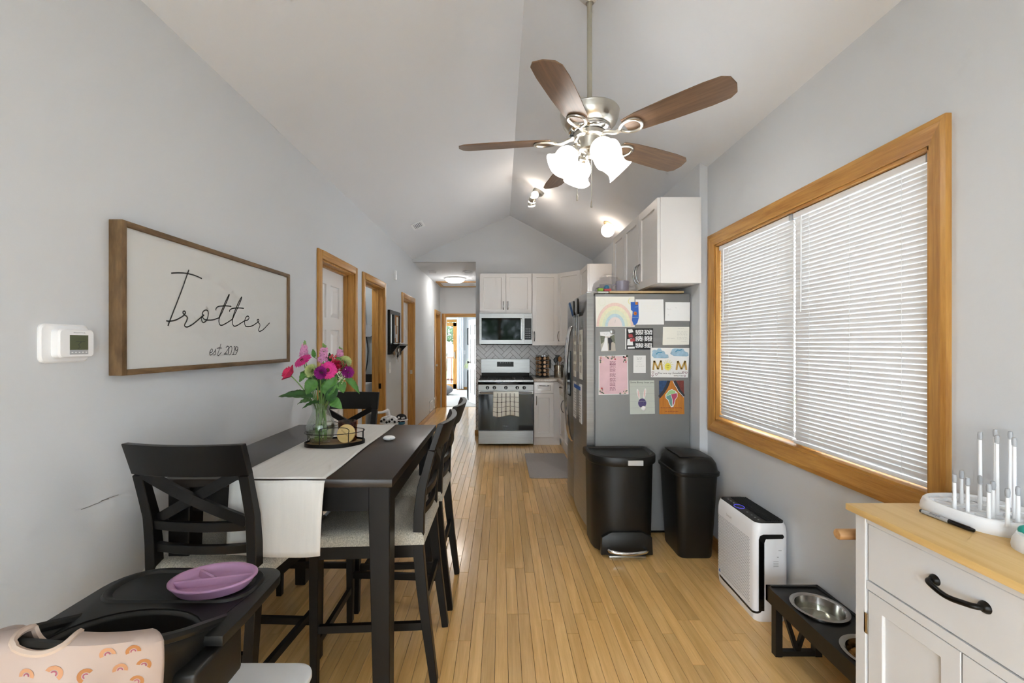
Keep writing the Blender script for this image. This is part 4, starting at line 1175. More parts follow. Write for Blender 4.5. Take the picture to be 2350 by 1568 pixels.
def yb(z):                               # lean of the chair back
    ps = [(0, -.285), (.3, -.245), (.52, -.222), (.64, -.218), (.80, -.235), (.95, -.275), (1.065, -.315)]
    for (z0, y0), (z1, y1) in zip(ps, ps[1:]):
        if z <= z1: return y0 + (y1 - y0) * (z - z0) / (z1 - z0)
    return ps[-1][1]
def make_chair():
    t = thing('dining_chair', (0, 0, 0))
    hx = .178
    for s in (-1, 1):
        pts = [(s * (hx + .006 * (z - .5)), yb(z), z) for z in (0, .12, .25, .4, .55, .7, .8, .88, .955)]
        build(B().sweep(pts, .034, [.03, .034, .038, .042, .044, .042, .036, .032, .03], (0, 1, 0)), 'rear_leg', 'black_wood', t, local=True, bevel=.002, seg=1)
        q = lambda w_, z, y: [(s * .205 - w_, y - w_, z), (s * .205 + w_, y - w_, z), (s * .205 + w_, y + w_, z), (s * .205 - w_, y + w_, z)]
        build(B().loft([q(.014, 0, .196), q(.019, .45, .192), q(.019, .575, .192)]), 'front_leg', 'black_wood', t, local=True, bevel=.002, seg=1)
        build(B().bar((s * .18, yb(.235), .235), (s * .205, .19, .235), .018, .03), 'stretcher', 'black_wood', t, local=True)
        build(B().bar((s * .183, -.215, .548), (s * .207, .19, .548), .02, .055), 'seat_rail', 'black_wood', t, local=True)
    build(B().bar((-.2, .193, .165), (.2, .193, .165), .018, .03), 'stretcher', 'black_wood', t, local=True)
    build(B().bar((-.176, yb(.32), .32), (.176, yb(.32), .32), .018, .03), 'stretcher', 'black_wood', t, local=True)
    build(B().bar((-.2, .195, .548), (.2, .195, .548), .02, .055), 'seat_rail', 'black_wood', t, local=True)
    build(B().bar((-.176, -.215, .548), (.176, -.215, .548), .02, .055), 'seat_rail', 'black_wood', t, local=True)
    # padded seat
    n = 14; rings = []
    prof = [(.0, .0, .578), (0, .0, .602), (.012, .012, .622), (.04, .04, .632), (.1, .1, .637)]
    for ix, iy, z in prof:
        ring = []
        w0, w1, y0, y1 = .208 - ix, .236 - ix, -.248 + iy, .232 - iy
        for (cx, cy) in ((-w0, y0), (w0, y0), (w1, y1), (-w1, y1)): ring.append((cx, cy, z))
        full = []
        for k in range(4):
            a, c = Vector(ring[k]), Vector(ring[(k + 1) % 4])
            for j in range(4): full.append(a.lerp(c, j / 4))
        rings.append(full)
    build(B().loft(rings), 'seat', 'tweed', t, local=True, smooth=50)
    # curved back rails
    def rail(z0, z1, hw, bow, th, name, seg=10):
        b = B(); rings = []
        for k in range(seg + 1):
            f = -1 + 2 * k / seg; x = hw * f; by = bow * (1 - f * f)
            rings.append([(x, yb(z0) - by + th / 2, z0), (x, yb(z0) - by - th / 2, z0), (x, yb(z1) - by - th / 2, z1), (x, yb(z1) - by + th / 2, z1)])
        build(b.loft(rings), name, 'black_wood', t, local=True, bevel=.002, seg=1, smooth=30)
    rail(.957, 1.066, .200, .030, .026, 'top_rail'); rail(.752, .785, .166, .022, .02, 'back_rail'); rail(.672, .703, .166, .022, .02, 'back_rail')
    for s in (-1, 1):
        pts = []
        for k in range(9):
            f = k / 8; x = s * (-.163 + .326 * f); z = .782 + (.962 - .782) * f
            pts.append((x, yb(z) - .018 * (1 - (2 * f - 1) ** 2) + (.006 if s > 0 else -.006), z))
        build(B().sweep(pts, .016, .034, (0, 0, 1)), 'cross_slat', 'black_wood', t, local=True)
    return t
proto = make_chair()
chairs = [((-1.022, 1.705), R(-2), 'nearest black X-back chair, its back to the camera, beside the high chair'),
          ((-.560, 1.935), R(90), 'black X-back chair on the aisle side, nearer of the two'),
          ((-.552, 2.415), R(90), 'black X-back chair on the aisle side, farther of the two'),
          ((-1.02, 2.56), R(180), 'black X-back chair at the far end of the table behind the vase')]
for i, ((x, y), a, lab) in enumerate(chairs):
    o = proto if i == 0 else copy_tree(proto)
    o.location = (x, y, 0); o.rotation_euler = (0, 0, a)
    tag(o, lab, 'chair', 'dining chairs around the black table')

# runner
RX0, RX1 = -.955, -.622
def runner(u_, v_):
    x = RX0 + (RX1 - RX0) * u_
    s = -.268 + v_ * (TY1 - TY0 + .268 + .2)                 # arc length from the near hem
    e = .012
    if s < -.008: y = TY0 - .006 - .01 * math.sin(u_ * 5) ** 2 * (-s / .28); z = TZ + s + (.006 * math.sin(u_ * 6.5 + .5) * (-s / .28) if s < -.2 else 0)
    elif s < TY1 - TY0: y = TY0 + max(s, -.004); z = TZ + .0035 + .0015 * math.sin(u_ * 11 + s * 9)
    else: y = TY1 + .006; z = TZ - (s - (TY1 - TY0))
    xx = x + (.012 * math.sin(s * 6) if s < 0 else .003 * math.sin(s * 9))
    return V(xx, y, z)
b = B().sheet(20, 70, runner)
build(b, 'table_runner', 'runner_cloth', label='off-white woven table runner hanging over the table end', cat='runner', smooth=True, solid=.0025)

# oval tray with wire rail
tc = V(-.785, 2.02, TZ + .004)
t = thing('oval_tray', tc, 'oval wooden tray with black wire rail on the runner', 'tray')
EX, EY, TA = .135, .088, R(14)
def el(a, k=1., z=0.):
    x, y = EX * k * math.cos(a), EY * k * math.sin(a)
    return tc + V(x * math.cos(TA) - y * math.sin(TA), x * math.sin(TA) + y * math.cos(TA), z)
N = 40; ang = [2 * PI * k / N for k in range(N)]
build(B().loft([[el(a, .97, .001) for a in ang], [el(a, .97, .009) for a in ang]]), 'base', 'tray_wood', t, smooth=40)
build(B().loft([[el(a, 1., 0) for a in ang], [el(a, 1., .018) for a in ang], [el(a, .97, .018) for a in ang], [el(a, .97, .0) for a in ang]], False, False), 'rim', 'black_metal', t, smooth=40)
build(B().tube([el(a, .99, .062) for a in ang], .0018, 6, closed=True), 'rail', 'black_metal', t, smooth=True)
for a in (R(20), R(160), R(-115), R(-60), R(-20), R(70)): build(B().tube([el(a, .99, .01), el(a, .99, .062)], .0018, 6), 'post', 'black_metal', t, smooth=True)
for a0 in (-87.5, 115):
    pts = [el(R(a0 - 27), .99, .062), el(R(a0 - 28), 1.0, .08), el(R(a0 - 20), 1., .092), el(R(a0), 1.0, .094), el(R(a0 + 20), 1., .09), el(R(a0 + 28), 1.0, .078), el(R(a0 + 27), .99, .062)]
    build(B().tube(smoothpath(pts, 4), .0018, 6), 'tray_handle', 'black_metal', t, smooth=True)
ZB = tc.z + .0095
# candle with leaning lid
cn = V(-.742, 2.065, ZB)
t = thing('candle_jar', cn, 'amber glass candle jar standing on the oval tray', 'candle')
build(B().lathe([(.041, 0), (.0435, .004), (.0435, .092), (.0415, .094), (.040, .092), (.040, .006), (0, .006)], cn, 28), 'jar', 'amber_glass', t, smooth=True)
build(B().cyl(cn + V(0, 0, .0065), .0395, .045, 24), 'wax', 'cutting_board', t, smooth=True)
ld = V(-.725, 2.005, ZB + .043)
nrm = V(-.12, -.95, .30).normalized()
t = thing('wooden_disc', V(ld.x, ld.y, ZB), 'round pale wooden candle lid leaning against the amber jar', 'lid')
build(B().lathe([(.038, 0), (.043, .001), (.0435, .004), (.0435, .010), (.0415, .012), (0, .012)], ld, 30, nrm), 'disc', 'lid_wood', t, smooth=True)
uu = V(.75, -.1, -.65); uu = (uu - nrm * uu.dot(nrm)).normalized()
letters('apothecary', .0125, ld + nrm * .0125, uu, nrm.cross(uu), 'spoon_wood', 'lettering', t)
# earbud case
ec = onZ(893, 1011, TZ); 
t = thing('earbud_case', V(ec.x, ec.y, TZ), 'small white earbud charging case on the black table', 'case')
build(B().sphere(V(ec.x, ec.y, TZ + .0125), .0305, 24, 14, (1.0, .72, .41)), 'shell', 'plastic_white', t, smooth=True)
build(B().cyl(V(ec.x + .014, ec.y - .0195, TZ + .012), .0022, .002, 10, (0, -1, 0)), 'button', 'plastic_grey', t)

# ================================================================== vase and flowers
vc = V(-.855, 2.025, ZB)
t = thing('glass_vase', vc, 'clear fluted glass vase of flowers on the oval tray', 'vase')
vp = [(.040, 0), (.046, .004), (.060, .035), (.0645, .065), (.060, .095), (.046, .125), (.038, .148), (.037, .158), (.043, .176), (.049, .187)]
vq = smoothpath([(r_, h_, 0) for r_, h_ in vp], 4)
outer = [(p.x, p.y) for p in vq]; inner = [(max(p.x - .003, .001), max(p.y, .007)) for p in vq][::-1]
build(B().lathe(outer + inner + [(0, .007)], vc, 72, mod=lambda a, h: 1 + .018 * math.cos(18 * a)), 'vessel', 'vase_glass', t, smooth=60)
wp = [(max(p.x - .0042, .001), p.y) for p in vq if .007 < p.y < .095]
build(B().lathe([(0, .0082)] + [(r_, h_ + .0012) for r_, h_ in wp] + [(0, wp[-1][1] + .0012)], vc, 36), 'water', 'water', t, smooth=60)

mouth = vc + V(0, 0, .17)
rf = random.Random(11)
def stem_path(head, k):
    a = k * 2.4; base = vc + V(.026 * math.cos(a), .026 * math.sin(a), .012)
    d = (head - mouth); m = mouth + V(max(-.026, min(.026, d.x * .3)), max(-.026, min(.026, d.y * .3)), 0)
    return smoothpath([base, base.lerp(m, .55) + V(0, 0, .0), m, m.lerp(head, .5) + V(0, 0, .012), head], 5), base
def flower(name, label, cat, px, py, Y, k, group='cut flowers in the glass vase'):
    head = onY(px, py, Y); path, base = stem_path(head, k)
    t = thing(name, base, label, cat, group)
    build(B().tube(path, .0026, 6), 'stem', 'stem_green', t, smooth=True)
    return t, head
def axes(n):
    n = n.normalized(); u = n.orthogonal().normalized(); return u, n.cross(u), n
def petal_ring(b, c, n, count, r0, r1, w, lift0, lift1, ph=0., droop=0.):
    u, v, n = axes(n)
    for k in range(count):
        a = ph + 2 * PI * k / count + rf.uniform(-.04, .04); d = u * math.cos(a) + v * math.sin(a); s = n.cross(d)
        rr = r1 * rf.uniform(.92, 1.04); m = (r0 + rr) / 2
        P0 = c + d * r0 + n * lift0; P1 = c + d * m + n * (lift0 * .4 + lift1 * .6 + .003); P2 = c + d * rr + n * (lift1 - droop)
        b.add([P0 - s * w * .25, P0 + s * w * .25, P1 + s * w * .5, P1 - s * w * .5, P1 * .35 + P2 * .65 + s * w * .45, P1 * .35 + P2 * .65 - s * w * .45, P2], [(0, 1, 2, 3), (3, 2, 4, 5), (5, 4, 6)])
def gerbera(label, px, py, Y, r, n, k):
    t, c = flower('gerbera', label, 'flower', px, py, Y, k)
    b = B(); n = Vector(n).normalized()
    petal_ring(b, c, n, 24, .008, r, .011, .004, .006, 0, .004); petal_ring(b, c, n, 20, .007, r * .82, .010, .006, .010, .1); petal_ring(b, c, n, 16, .005, r * .45, .006, .008, .012)
    bl = build(b, 'bloom', 'gerbera', t)
    u, v, nn = axes(n); build(B().lathe([(.010, 0), (.009, .007), (.004, .010), (0, .010)], c + n * .004, 14, n), 'eye', 'gerbera_eye', bl, smooth=True)
def ruffle(label, px, py, Y, r, n, m, k, name='carnation'):
    t, c = flower(name, label, 'flower', px, py, Y, k); n = Vector(n).normalized(); u, v, n = axes(n)
    b = B()
    for j in range(7):                   # frilled layers, opening outwards
        f = j / 6; rad = r * (.22 + .80 * f); top = r * (.62 - .75 * f * f); bot = top - r * (.55 - .1 * f); ph = rf.uniform(0, 6); fq = 9 + 3 * j
        def fr_(a, s_):
            an = 2 * PI * a; wv = math.sin(fq * an + ph) * .13 + math.sin((2 * fq + 1) * an + ph * 2) * .07
            rr = rad * (.35 + .65 * s_) * (1 + wv * s_ * s_); h = bot + (top - bot) * s_ + r * .12 * s_ * math.sin((fq + 2) * an + ph)
            return c + (u * math.cos(an) + v * math.sin(an)) * rr + n * h
        b.sheet(72, 4, fr_)
    build(b, 'bloom', m, t)
    build(B().lathe([(.005, -.03), (.010, -.012), (.014, .0)], c - n * .002, 10, n), 'calyx', 'stem_green', t, smooth=True)
def rose(label, px, py, Y, r, n, m, k):
    t, c = flower('rose', label, 'flower', px, py, Y, k); n = Vector(n).normalized(); u, v, n = axes(n); b = B()
    for lay, (rr, hh, cnt, flare) in enumerate(((.25, 1.25, 3, .0), (.5, 1.2, 4, .05), (.75, 1.05, 5, .15), (.95, .75, 5, .45))):
        for j in range(cnt):
            a0 = 2 * PI * j / cnt + lay * .7; wd = 2 * PI / cnt * .72
            def pf(a, s_):
                an = a0 + (a - .5) * 2 * wd; rad = r * rr * (.45 + .55 * min(1, s_ * 1.6)) * (1 + flare * max(0, s_ - .6) * 2)
                h = r * (hh * s_ * (1 - .12 * (2 * a - 1) ** 2) - .6)
                return c + (u * math.cos(an) + v * math.sin(an)) * rad + n * h
            b.sheet(6, 5, pf)
    build(b, 'bloom', m, t, smooth=True, solid=.0008)
def stock(label, px0, py0, px1, py1, Y, r, m, k):
    t, c = flower('stock_spike', label, 'flower', px1, py1, Y, k); top = onY(px0, py0, Y); b = B(); g = B()
    g.tube([c, top], .002, 5)
    for j in range(60):
        f = j / 60; p = c.lerp(top, f * .86); rr = r * (1.05 - .6 * f); a = j * 2.4
        q = p + V(math.cos(a) * rr * rf.uniform(.4, 1), math.sin(a) * rr * rf.uniform(.4, 1), rf.uniform(-.005, .005))
        d = (q - p).normalized() if (q - p).length > 1e-5 else V(0, 0, 1); d = (d + V(0, -.2, .3)).normalized()
        petal_ring(b, q, d, 4, .001, .009, .008, 0, .002, rf.uniform(0, 3))
    for j in range(8):
        p = top + V(rf.uniform(-.007, .007), rf.uniform(-.007, .007), -.012 + j * .003); g.sphere(p, .0045, 6, 5, (1, 1, 1.4))
    build(b, 'florets', m, t); build(g, 'buds', 'stem_green', t, smooth=True)
def zv(zx, zy): return (620 + zx / 6.03, 780 + zy / 6.03)
gerbera('hot pink gerbera facing the camera in the bouquet middle', *zv(805, 425), 1.93, .043, (.12, -1, .25), 0)
gerbera('hot pink gerbera tilted upward at the bouquet upper left', *zv(455, 300), 1.99, .046, (-.35, -.55, .75), 1)
ruffle('purple carnation left of the front gerbera', *zv(690, 455), 1.905, .029, (-.1, -1, .1), 'carnation_purple', 2)
ruffle('purple carnation at the right of the bouquet', *zv(1078, 450), 1.97, .027, (.5, -.9, .1), 'carnation_purple', 3)
ruffle('pale green carnation left of the bouquet middle', *zv(555, 420), 1.955, .031, (-.3, -.9, .4), 'carnation_green', 4)
ruffle('pale green carnation at the upper right of the bouquet', *zv(1040, 290), 2.05, .029, (.5, -.7, .6), 'carnation_green', 5)
rose('deep pink rose at the far left of the bouquet', *zv(245, 455), 2.02, .033, (-.75, -.35, .55), 'rose_pink', 6)
rose('crimson rose behind the front gerbera', *zv(940, 355), 2.03, .031, (.25, -.7, .7), 'rose_red', 7)
stock('pink stock flower spike at the upper left', *zv(470, 50), *zv(470, 240), 2.08, .021, 'stock_pink', 8)
stock('pink stock flower spike at the top middle', *zv(745, 90), *zv(735, 310), 2.03, .026, 'stock_pink', 9)
stock('pink stock flower spike at the upper right', *zv(970, 135), *zv(960, 240), 2.10, .019, 'stock_pink', 10)
t, c = flower('berry_sprig', 'sprig of red berries behind the crimson rose', 'berries', *zv(870, 270), 2.045, 11)
for dx, dy, dz in ((0, 0, 0), (.011, .004, .008), (-.013, 0, .006), (.004, -.006, -.008), (-.006, .006, .014)):
    build(B().sphere(c + V(dx, dy, dz + .004), .006, 10, 8, (1, 1, 1.25)), 'berry', 'berry', t, smooth=True)
t, c = flower('filler_sprig', 'sprig of tiny cream filler buds at the lower right', 'flower', *zv(985, 500), 1.97, 12)
b = B()
for j in range(50): b.sphere(c + V(rf.gauss(0, .014), rf.gauss(0, .012), rf.gauss(0, .02)), rf.uniform(.002, .004), 6, 5)
build(b, 'buds', 'cream_small', t, smooth=True, kind='stuff')
b = B()
for j in range(14):
    q = c + V(rf.gauss(0, .014), rf.gauss(0, .012), rf.gauss(0, .02)); b.tube([c - V(0, 0, .03), q], .0008, 4)
build(b, 'twig', 'stem_green', t)
def leaf(parent, base, tip, wd, nrm, m='leaf', sag=.012, serr=True):
    base, tip, nrm = Vector(base), Vector(tip), Vector(nrm); d = tip - base; L = d.length; d = d / L
    s = d.cross(nrm).normalized(); n = s.cross(d); K = 12
    def lf_(a, v_):
        x = 2 * a - 1; w_ = wd * (math.sin(PI * min(1, v_ ** .75)) ** .8 + (.0 if v_ < .98 else 0)) * .5
        if serr: w_ *= 1 + .05 * math.sin(v_ * 60)
        return base + d * L * v_ + s * x * w_ + n * (abs(x) * w_ * .35 - sag * (2 * v_ - .3) ** 2 + .0015 * math.sin(v_ * 28) * abs(x))
    return build(B().sheet(6, 24, lf_), 'leaf', m, parent, smooth=True, solid=.0006)
def greens(label, k, items):
    bp = items[0][0]; hd = onY(*zv(*bp), items[0][4])
    path, base = stem_path(hd, k)
    t = thing('foliage_sprig', base, label, 'leaves', 'green sprigs in the glass vase')
    build(B().tube(path, .0026, 6), 'stem', 'stem_green', t, smooth=True)
    for (bz, tz, wd, nr, Y0, Y1, m, sg) in items:
        p0, p1 = onY(*zv(*bz), Y0), onY(*zv(*tz), Y1)
        leaf(t, p0, p1, wd, nr, m, sg)
        build(B().tube([hd, p0], .0016, 5), 'leaf_stalk', 'stem_green', t)
greens('large serrated dark leaf reaching out to the left', 13, [((600, 800), (105, 710), .062, (-.1, -.5, .9), 1.97, 1.96, 'leaf_dark', .012), ((560, 850), (330, 840), .035, (-.2, -.6, .8), 2.0, 2.06, 'leaf', .01)])
greens('round bright green leaves in front of the stems', 14, [((640, 560), (480, 740), .062, (-.1, -1, .25), 1.92, 1.89, 'leaf', .006), ((510, 480), (375, 560), .045, (-.3, -.8, .5), 1.96, 1.95, 'leaf', .006), ((690, 860), (455, 880), .028, (-.1, -.6, .8), 1.98, 1.93, 'leaf_dark', .01)])
greens('broad green leaves on the right side of the vase', 15, [((760, 760), (905, 500), .066, (.1, -1, .15), 1.96, 1.95, 'leaf', .006), ((800, 850), (930, 620), .05, (.3, -1, .2), 1.97, 1.94, 'leaf_dark', .006), ((850, 840), (960, 910), .05, (.4, -.9, .3), 1.97, 1.94, 'leaf', .01)])
greens('long narrow leaf drooping to the right', 16, [((1030, 520), (1265, 690), .035, (.1, -.6, .8), 2.0, 2.0, 'leaf', .014), ((970, 580), (1010, 720), .045, (.3, -1, .2), 1.97, 1.95, 'leaf', .006), ((840, 330), (820, 180), .026, (0, -1, .2), 2.06, 2.07, 'leaf_dark', .0), ((620, 250), (590, 130), .022, (0, -1, .2), 2.06, 2.08, 'leaf', .0), ((1000, 330), (920, 240), .03, (0, -1, .3), 2.04, 2.04, 'leaf', .0)])

greens('dark leaves filling the middle of the bouquet', 17, [((700, 700), (600, 480), .05, (-.2, -1, .2), 2.0, 1.99, 'leaf_dark', .004), ((720, 680), (800, 500), .05, (.2, -1, .2), 1.99, 1.99, 'leaf_dark', .004), ((640, 560), (480, 380), .045, (-.2, -1, .4), 2.03, 2.02, 'leaf_dark', .004), ((820, 520), (700, 340), .045, (0, -1, .4), 2.04, 2.03, 'leaf', .004), ((860, 560), (1010, 420), .04, (.2, -1, .4), 2.03, 2.03, 'leaf_dark', .004), ((600, 500), (400, 440), .04, (-.3, -.9, .5), 2.0, 2.0, 'leaf', .006), ((980, 420), (1120, 360), .035, (.2, -.8, .5), 2.03, 2.05, 'leaf', .004)])
# ================================================================== high chair, bib, plate
HCX, HZT = -.825, .75
t = thing('high_chair', (HCX, .95, 0), 'black plastic high chair with tray and white footrest', 'high chair')
def tray_outline(k=1., inset=0.):
    """rounded tray, open towards the child"""
    x0, x1, yf, yn = HCX - .225 + inset, HCX + .215 - inset, 1.222 - inset, .935
    pts = [(x1, yn), (x1 + .004, 1.02)]
    for a in range(0, 91, 15): pts.append((x1 - .055 + .055 * math.cos(R(a)), yf - .055 + .055 * math.sin(R(a))))
    for a in range(90, 181, 15): pts.append((x0 + .10 + .10 * math.cos(R(a)), yf - .10 + .10 * math.sin(R(a))))
    pts += [(x0, 1.0), (x0, yn), (x0 + .055, yn)]
    for a in range(180, -1, -12): pts.append((HCX + (.165 - .0) * math.cos(R(a)) if 0 < a < 180 else HCX + .165 * math.cos(R(a)), .895 + .14 * math.sin(R(a)) ** .8))
    pts += [(x1 - .055, yn)]
    return pts
b = B(); ol = tray_outline()
b.prism(ol, (0, 0, HZT - .022), (1, 0, 0), (0, 1, 0), (0, 0, .022))
tr = build(b, 'tray', 'black_plastic', t, bevel=.006, seg=3)
# raised tray lip around the plate area
def lip(inset, z): 
    x0, x1, y0, y1 = HCX - .20 + inset, HCX + .185 - inset, 1.055 + inset * .6, 1.205 - inset * .6; r_ = .06
    return [(x, y, z) for x, y in [((x0 + x1) / 2 + p[0], (y0 + y1) / 2 + p[1]) for p in rrect(x1 - x0, y1 - y0, r_, 5)]]
build(B().loft([lip(0, HZT), lip(.004, HZT + .006), lip(.012, HZT + .006), lip(.02, HZT - .0), ], False, False), 'lip', 'black_plastic', tr, smooth=True)
# guard hanging from the belly edge, with a post between the legs
def guard(u_, v_):
    a = PI * (1 - u_); return V(HCX + (.165 - .02 * v_) * math.cos(a), .895 + (.14 - .05 * v_) * math.sin(a) ** .8, HZT - .004 - v_ * .16)
def guard_hole(u_, v_): return v_ > .3 and (.14 < u_ < .40 or .60 < u_ < .86) and v_ < .92
build(B().sheet(40, 14, guard, guard_hole), 'waist_guard', 'black_plastic', t, smooth=True, solid=.006)
# seat shell: U-shaped wall, high at the back
SR, SYC = .160, .905
def shell_pt(s, r_=SR):                  # s in 0..1 round the U, right front -> back -> left front
    st = .11
    L = 2 * st + PI * r_
    d = s * L
    if d < st: return Vector((HCX + r_, SYC + st - d, 0)), Vector((1, 0, 0))
    if d > L - st: return Vector((HCX - r_, SYC + st - (L - d), 0)), Vector((-1, 0, 0))
    a = (d - st) / r_; return Vector((HCX + r_ * math.cos(a), SYC - r_ * math.sin(a), 0)), Vector((math.cos(a), -math.sin(a), 0))
def rim(s):
    f = math.sqrt((2 * s - 1) ** 2 + .012); return .735 + .150 * max(0, 1 - f)
def shell(s, v_, off=0.):
    p, n = shell_pt(s); z = rim(s) - v_ * (rim(s) - .50); return p + n * (.012 * (1 - v_) - .03 * v_ + off) + V(0, 0, z)
build(B().sheet(48, 12, lambda u_, v_: shell(u_, v_)), 'seat_shell', 'black_plastic', t, smooth=True, solid=.012)
build(B().tube([shell(k / 48, 0) + V(0, 0, .004) for k in range(49)], .011, 8), 'shell_rim', 'black_plastic', t, smooth=True)
b = B(); b.loft([[shell(k / 24, .98) for k in range(25)] , [shell(k / 24, 1.0) - V(0, 0, .02) for k in range(25)]])
build(b, 'seat', 'black_plastic', t)
for s in (0.03, .97):
    p, n = shell_pt(s); q = p + V(0, .0, .70)
    build(B().boxf(frame(q, (0, 1, 0), (0, 0, 1), n), -.13, .03, -.085, .022, -.012, .046), 'arm_rest', 'black_plastic', t, bevel=.01, seg=3)
build(B().prism(rrect(.36, .30, .055, 6), (HCX + .09, 1.148, .405), (1, 0, 0), (0, 1, 0), (0, 0, .018)), 'footrest', 'plastic_white', t, bevel=.005, seg=2)
build(B().bar((HCX + .02, .95, .48), (HCX + .06, 1.06, .415), .10, .03, (0, 1, .3)), 'footrest_arm', 'black_plastic', t, bevel=.006)
for sx in (-1, 1):
    for y0, y1 in ((.82, .64), (1.0, 1.12)):
        build(B().tube([(HCX + sx * .12, y0, .50), (HCX + sx * .2, y1, 0)], .016, 10), 'leg', 'black_plastic', t, smooth=True)
# plate
pc = V(-.748, 1.112, HZT + .0075)
t = thing('divided_plate', pc, 'mauve divided toddler plate on the black high chair tray', 'plate')
PXr, PYr, PA = .104, .074, R(8)
def pl(a, k, z): 
    x, y = PXr * k * math.cos(a), PYr * k * math.sin(a); return pc + V(x * math.cos(PA) - y * math.sin(PA), x * math.sin(PA) + y * math.cos(PA), z)
ang = [2 * PI * k / 48 for k in range(48)]
prof = [(0.001, 0), (.80, 0), (.84, .004), (.97, .022), (1.0, .024), (1.0, .027), (.97, .029), (.91, .028), (.88, .024), (.80, .010), (.77, .008), (.001, .008)]
build(B().loft([[pl(a, k, z) for a in ang] for k, z in prof]), 'dish', 'plate_mauve', t, smooth=60)
b = B()
def ridge(p0, p1):
    K = 12; ra = []
    for k in range(K + 1):
        p = Vector(p0).lerp(Vector(p1), k / K); d = (Vector(p1) - Vector(p0)).normalized(); s = V(-d.y, d.x, 0)
        ra.append([pc + V(*(p + s * w_).to_tuple()[:2], z) for w_, z in ((-.009, .006), (-.004, .022), (0, .0245), (.004, .022), (.009, .006))])
    b.loft(ra, closed=False, c0=False, c1=False)
def ploc(a, k): q = pl(a, k, 0) - pc; return (q.x, q.y, 0)
ridge(ploc(R(188), .88), ploc(R(10), .88)); ridge(ploc(R(60), .06), ploc(R(128), .86))
build(b, 'divider', 'plate_mauve', t, smooth=True)
# bib draped over the back of the seat
t = thing('toddler_bib', (HCX, .75, .6), 'peach bib printed with small rainbows draped over the high chair', 'bib')
def bib(u_, v_):
    """u across, v from inside the back (0) over the rim to the hem (1)"""
    s = .25 + .55 * u_; arc = v_ * .46 - .07
    wob = .012 * math.sin(u_ * 23 + v_ * 4) * max(0, v_ - .15) + .022 * math.sin(u_ * 11 + v_ * 9) * max(0, v_ - .1) + .006 * math.sin(u_ * 37 - v_ * 17) * max(0, v_ - .2)
    p, n = shell_pt(s); z = rim(s) + .016
    if arc < 0: return p + n * (-.014) + V(0, 0, z + arc)
    if arc < .04:
        a = arc / .04 * PI; return p + n * (-.014 + .021 * (1 - math.cos(a))) + V(0, 0, z + .008 * math.sin(a))
    f = arc - .04
    return p + n * (.030 + wob + .06 * f) + V(0, 0, z - f * .95)
def neck(u_, v_):                        # neck opening
    return ((u_ - .37) / .095) ** 2 + ((v_ - .175) / .085) ** 2 < 1
build(B().sheet(90, 56, bib, neck), 'cloth', 'bib_cloth', t, smooth=True, solid=.002)
build(B().tube([bib(.37 + .098 * math.cos(a), .175 + .088 * math.sin(a)) for a in [2 * PI * k / 48 for k in range(48)]], .0055, 6, closed=True), 'neck_trim', 'bib_trim', t, smooth=True)
build(B().tube([bib(u_ / 60, .995) for u_ in range(61)], .003, 5), 'hem', 'bib_trim', t, smooth=True)
def arc_on(b, cu, cv, r0, r1, rot, K=9):
    vs = []
    for rr in (r0, r1):
        for k in range(K + 1):
            a = 1.15 * PI * k / K + rot
            du, dv = rr * math.cos(a) / .40, -rr * 1.35 * math.sin(a) / .46
            q = bib(cu + du, cv + dv); _, n = shell_pt(.25 + .55 * (cu + du)); vs.append(q + n * .0016 + V(0, 0, .0004))
    b.add(vs, [(k, k + 1, K + 2 + k, K + 1 + k) for k in range(K)])
rb = random.Random(3)
for gi in range(11):
    for gj in range(7):
        cu, cv = .05 + gi * .085 + (.042 if gj % 2 else 0) + rb.uniform(-.014, .014), .19 + gj * .075 + rb.uniform(-.012, .012)
        if cu > .95 or cv > .93 or ((cu - .37) / .15) ** 2 + ((cv - .175) / .14) ** 2 < 1: continue
        ro = rb.uniform(-1.2, .5); big = rb.uniform(.9, 1.15)
        b = B(); arc_on(b, cu, cv, .0045 * big, .009 * big, ro)
        a1 = build(b, 'rainbow_print', rb.choice(['print_orange', 'print_peach']), t)
        b = B(); arc_on(b, cu, cv, .0018 * big, .0034 * big, ro); build(b, 'inner_arc', 'print_pink', a1)

# ================================================================== left wall: sign, thermostat, key board
SY0, SY1, SZ0, SZ1, SXF = 1.468, 2.638, 1.281, 1.82, -1.303
t = thing('name_sign', (XL, (SY0 + SY1) / 2, SZ0), 'large wood-framed white sign with black script lettering', 'sign')
fw = .02
build(B().box(XL, SXF, SY0, SY0 + fw, SZ0, SZ1), 'frame_side', 'rustic_z', t, bevel=.002); build(B().box(XL, SXF, SY1 - fw, SY1, SZ0, SZ1), 'frame_side', 'rustic_z', t, bevel=.002)
build(B().box(XL, SXF, SY0 + fw, SY1 - fw, SZ0, SZ0 + fw), 'frame_side', 'rustic_y', t, bevel=.002); build(B().box(XL, SXF, SY0 + fw, SY1 - fw, SZ1 - fw, SZ1), 'frame_side', 'rustic_y', t, bevel=.002)
SB = SXF - .012
build(B().box(XL + .004, SB, SY0 + fw, SY1 - fw, SZ0 + fw, SZ1 - fw), 'board', 'sign_board', t)
def sg(zx, zy):
    p = onX(360 + zx / 6.818, 600 + zy / 6.818, SB + .001); return (p.y, p.z)
def script(paths, wd, k=6):
    b = B()
    for path in paths:
        q = smoothpath([(*sg(*p), 0) for p in path], k)
        b.ribbon([(p.x, p.y) for p in q], wd, (SB + .0012, 0, 0), (0, 1, 0), (0, 0, 1))
    return b
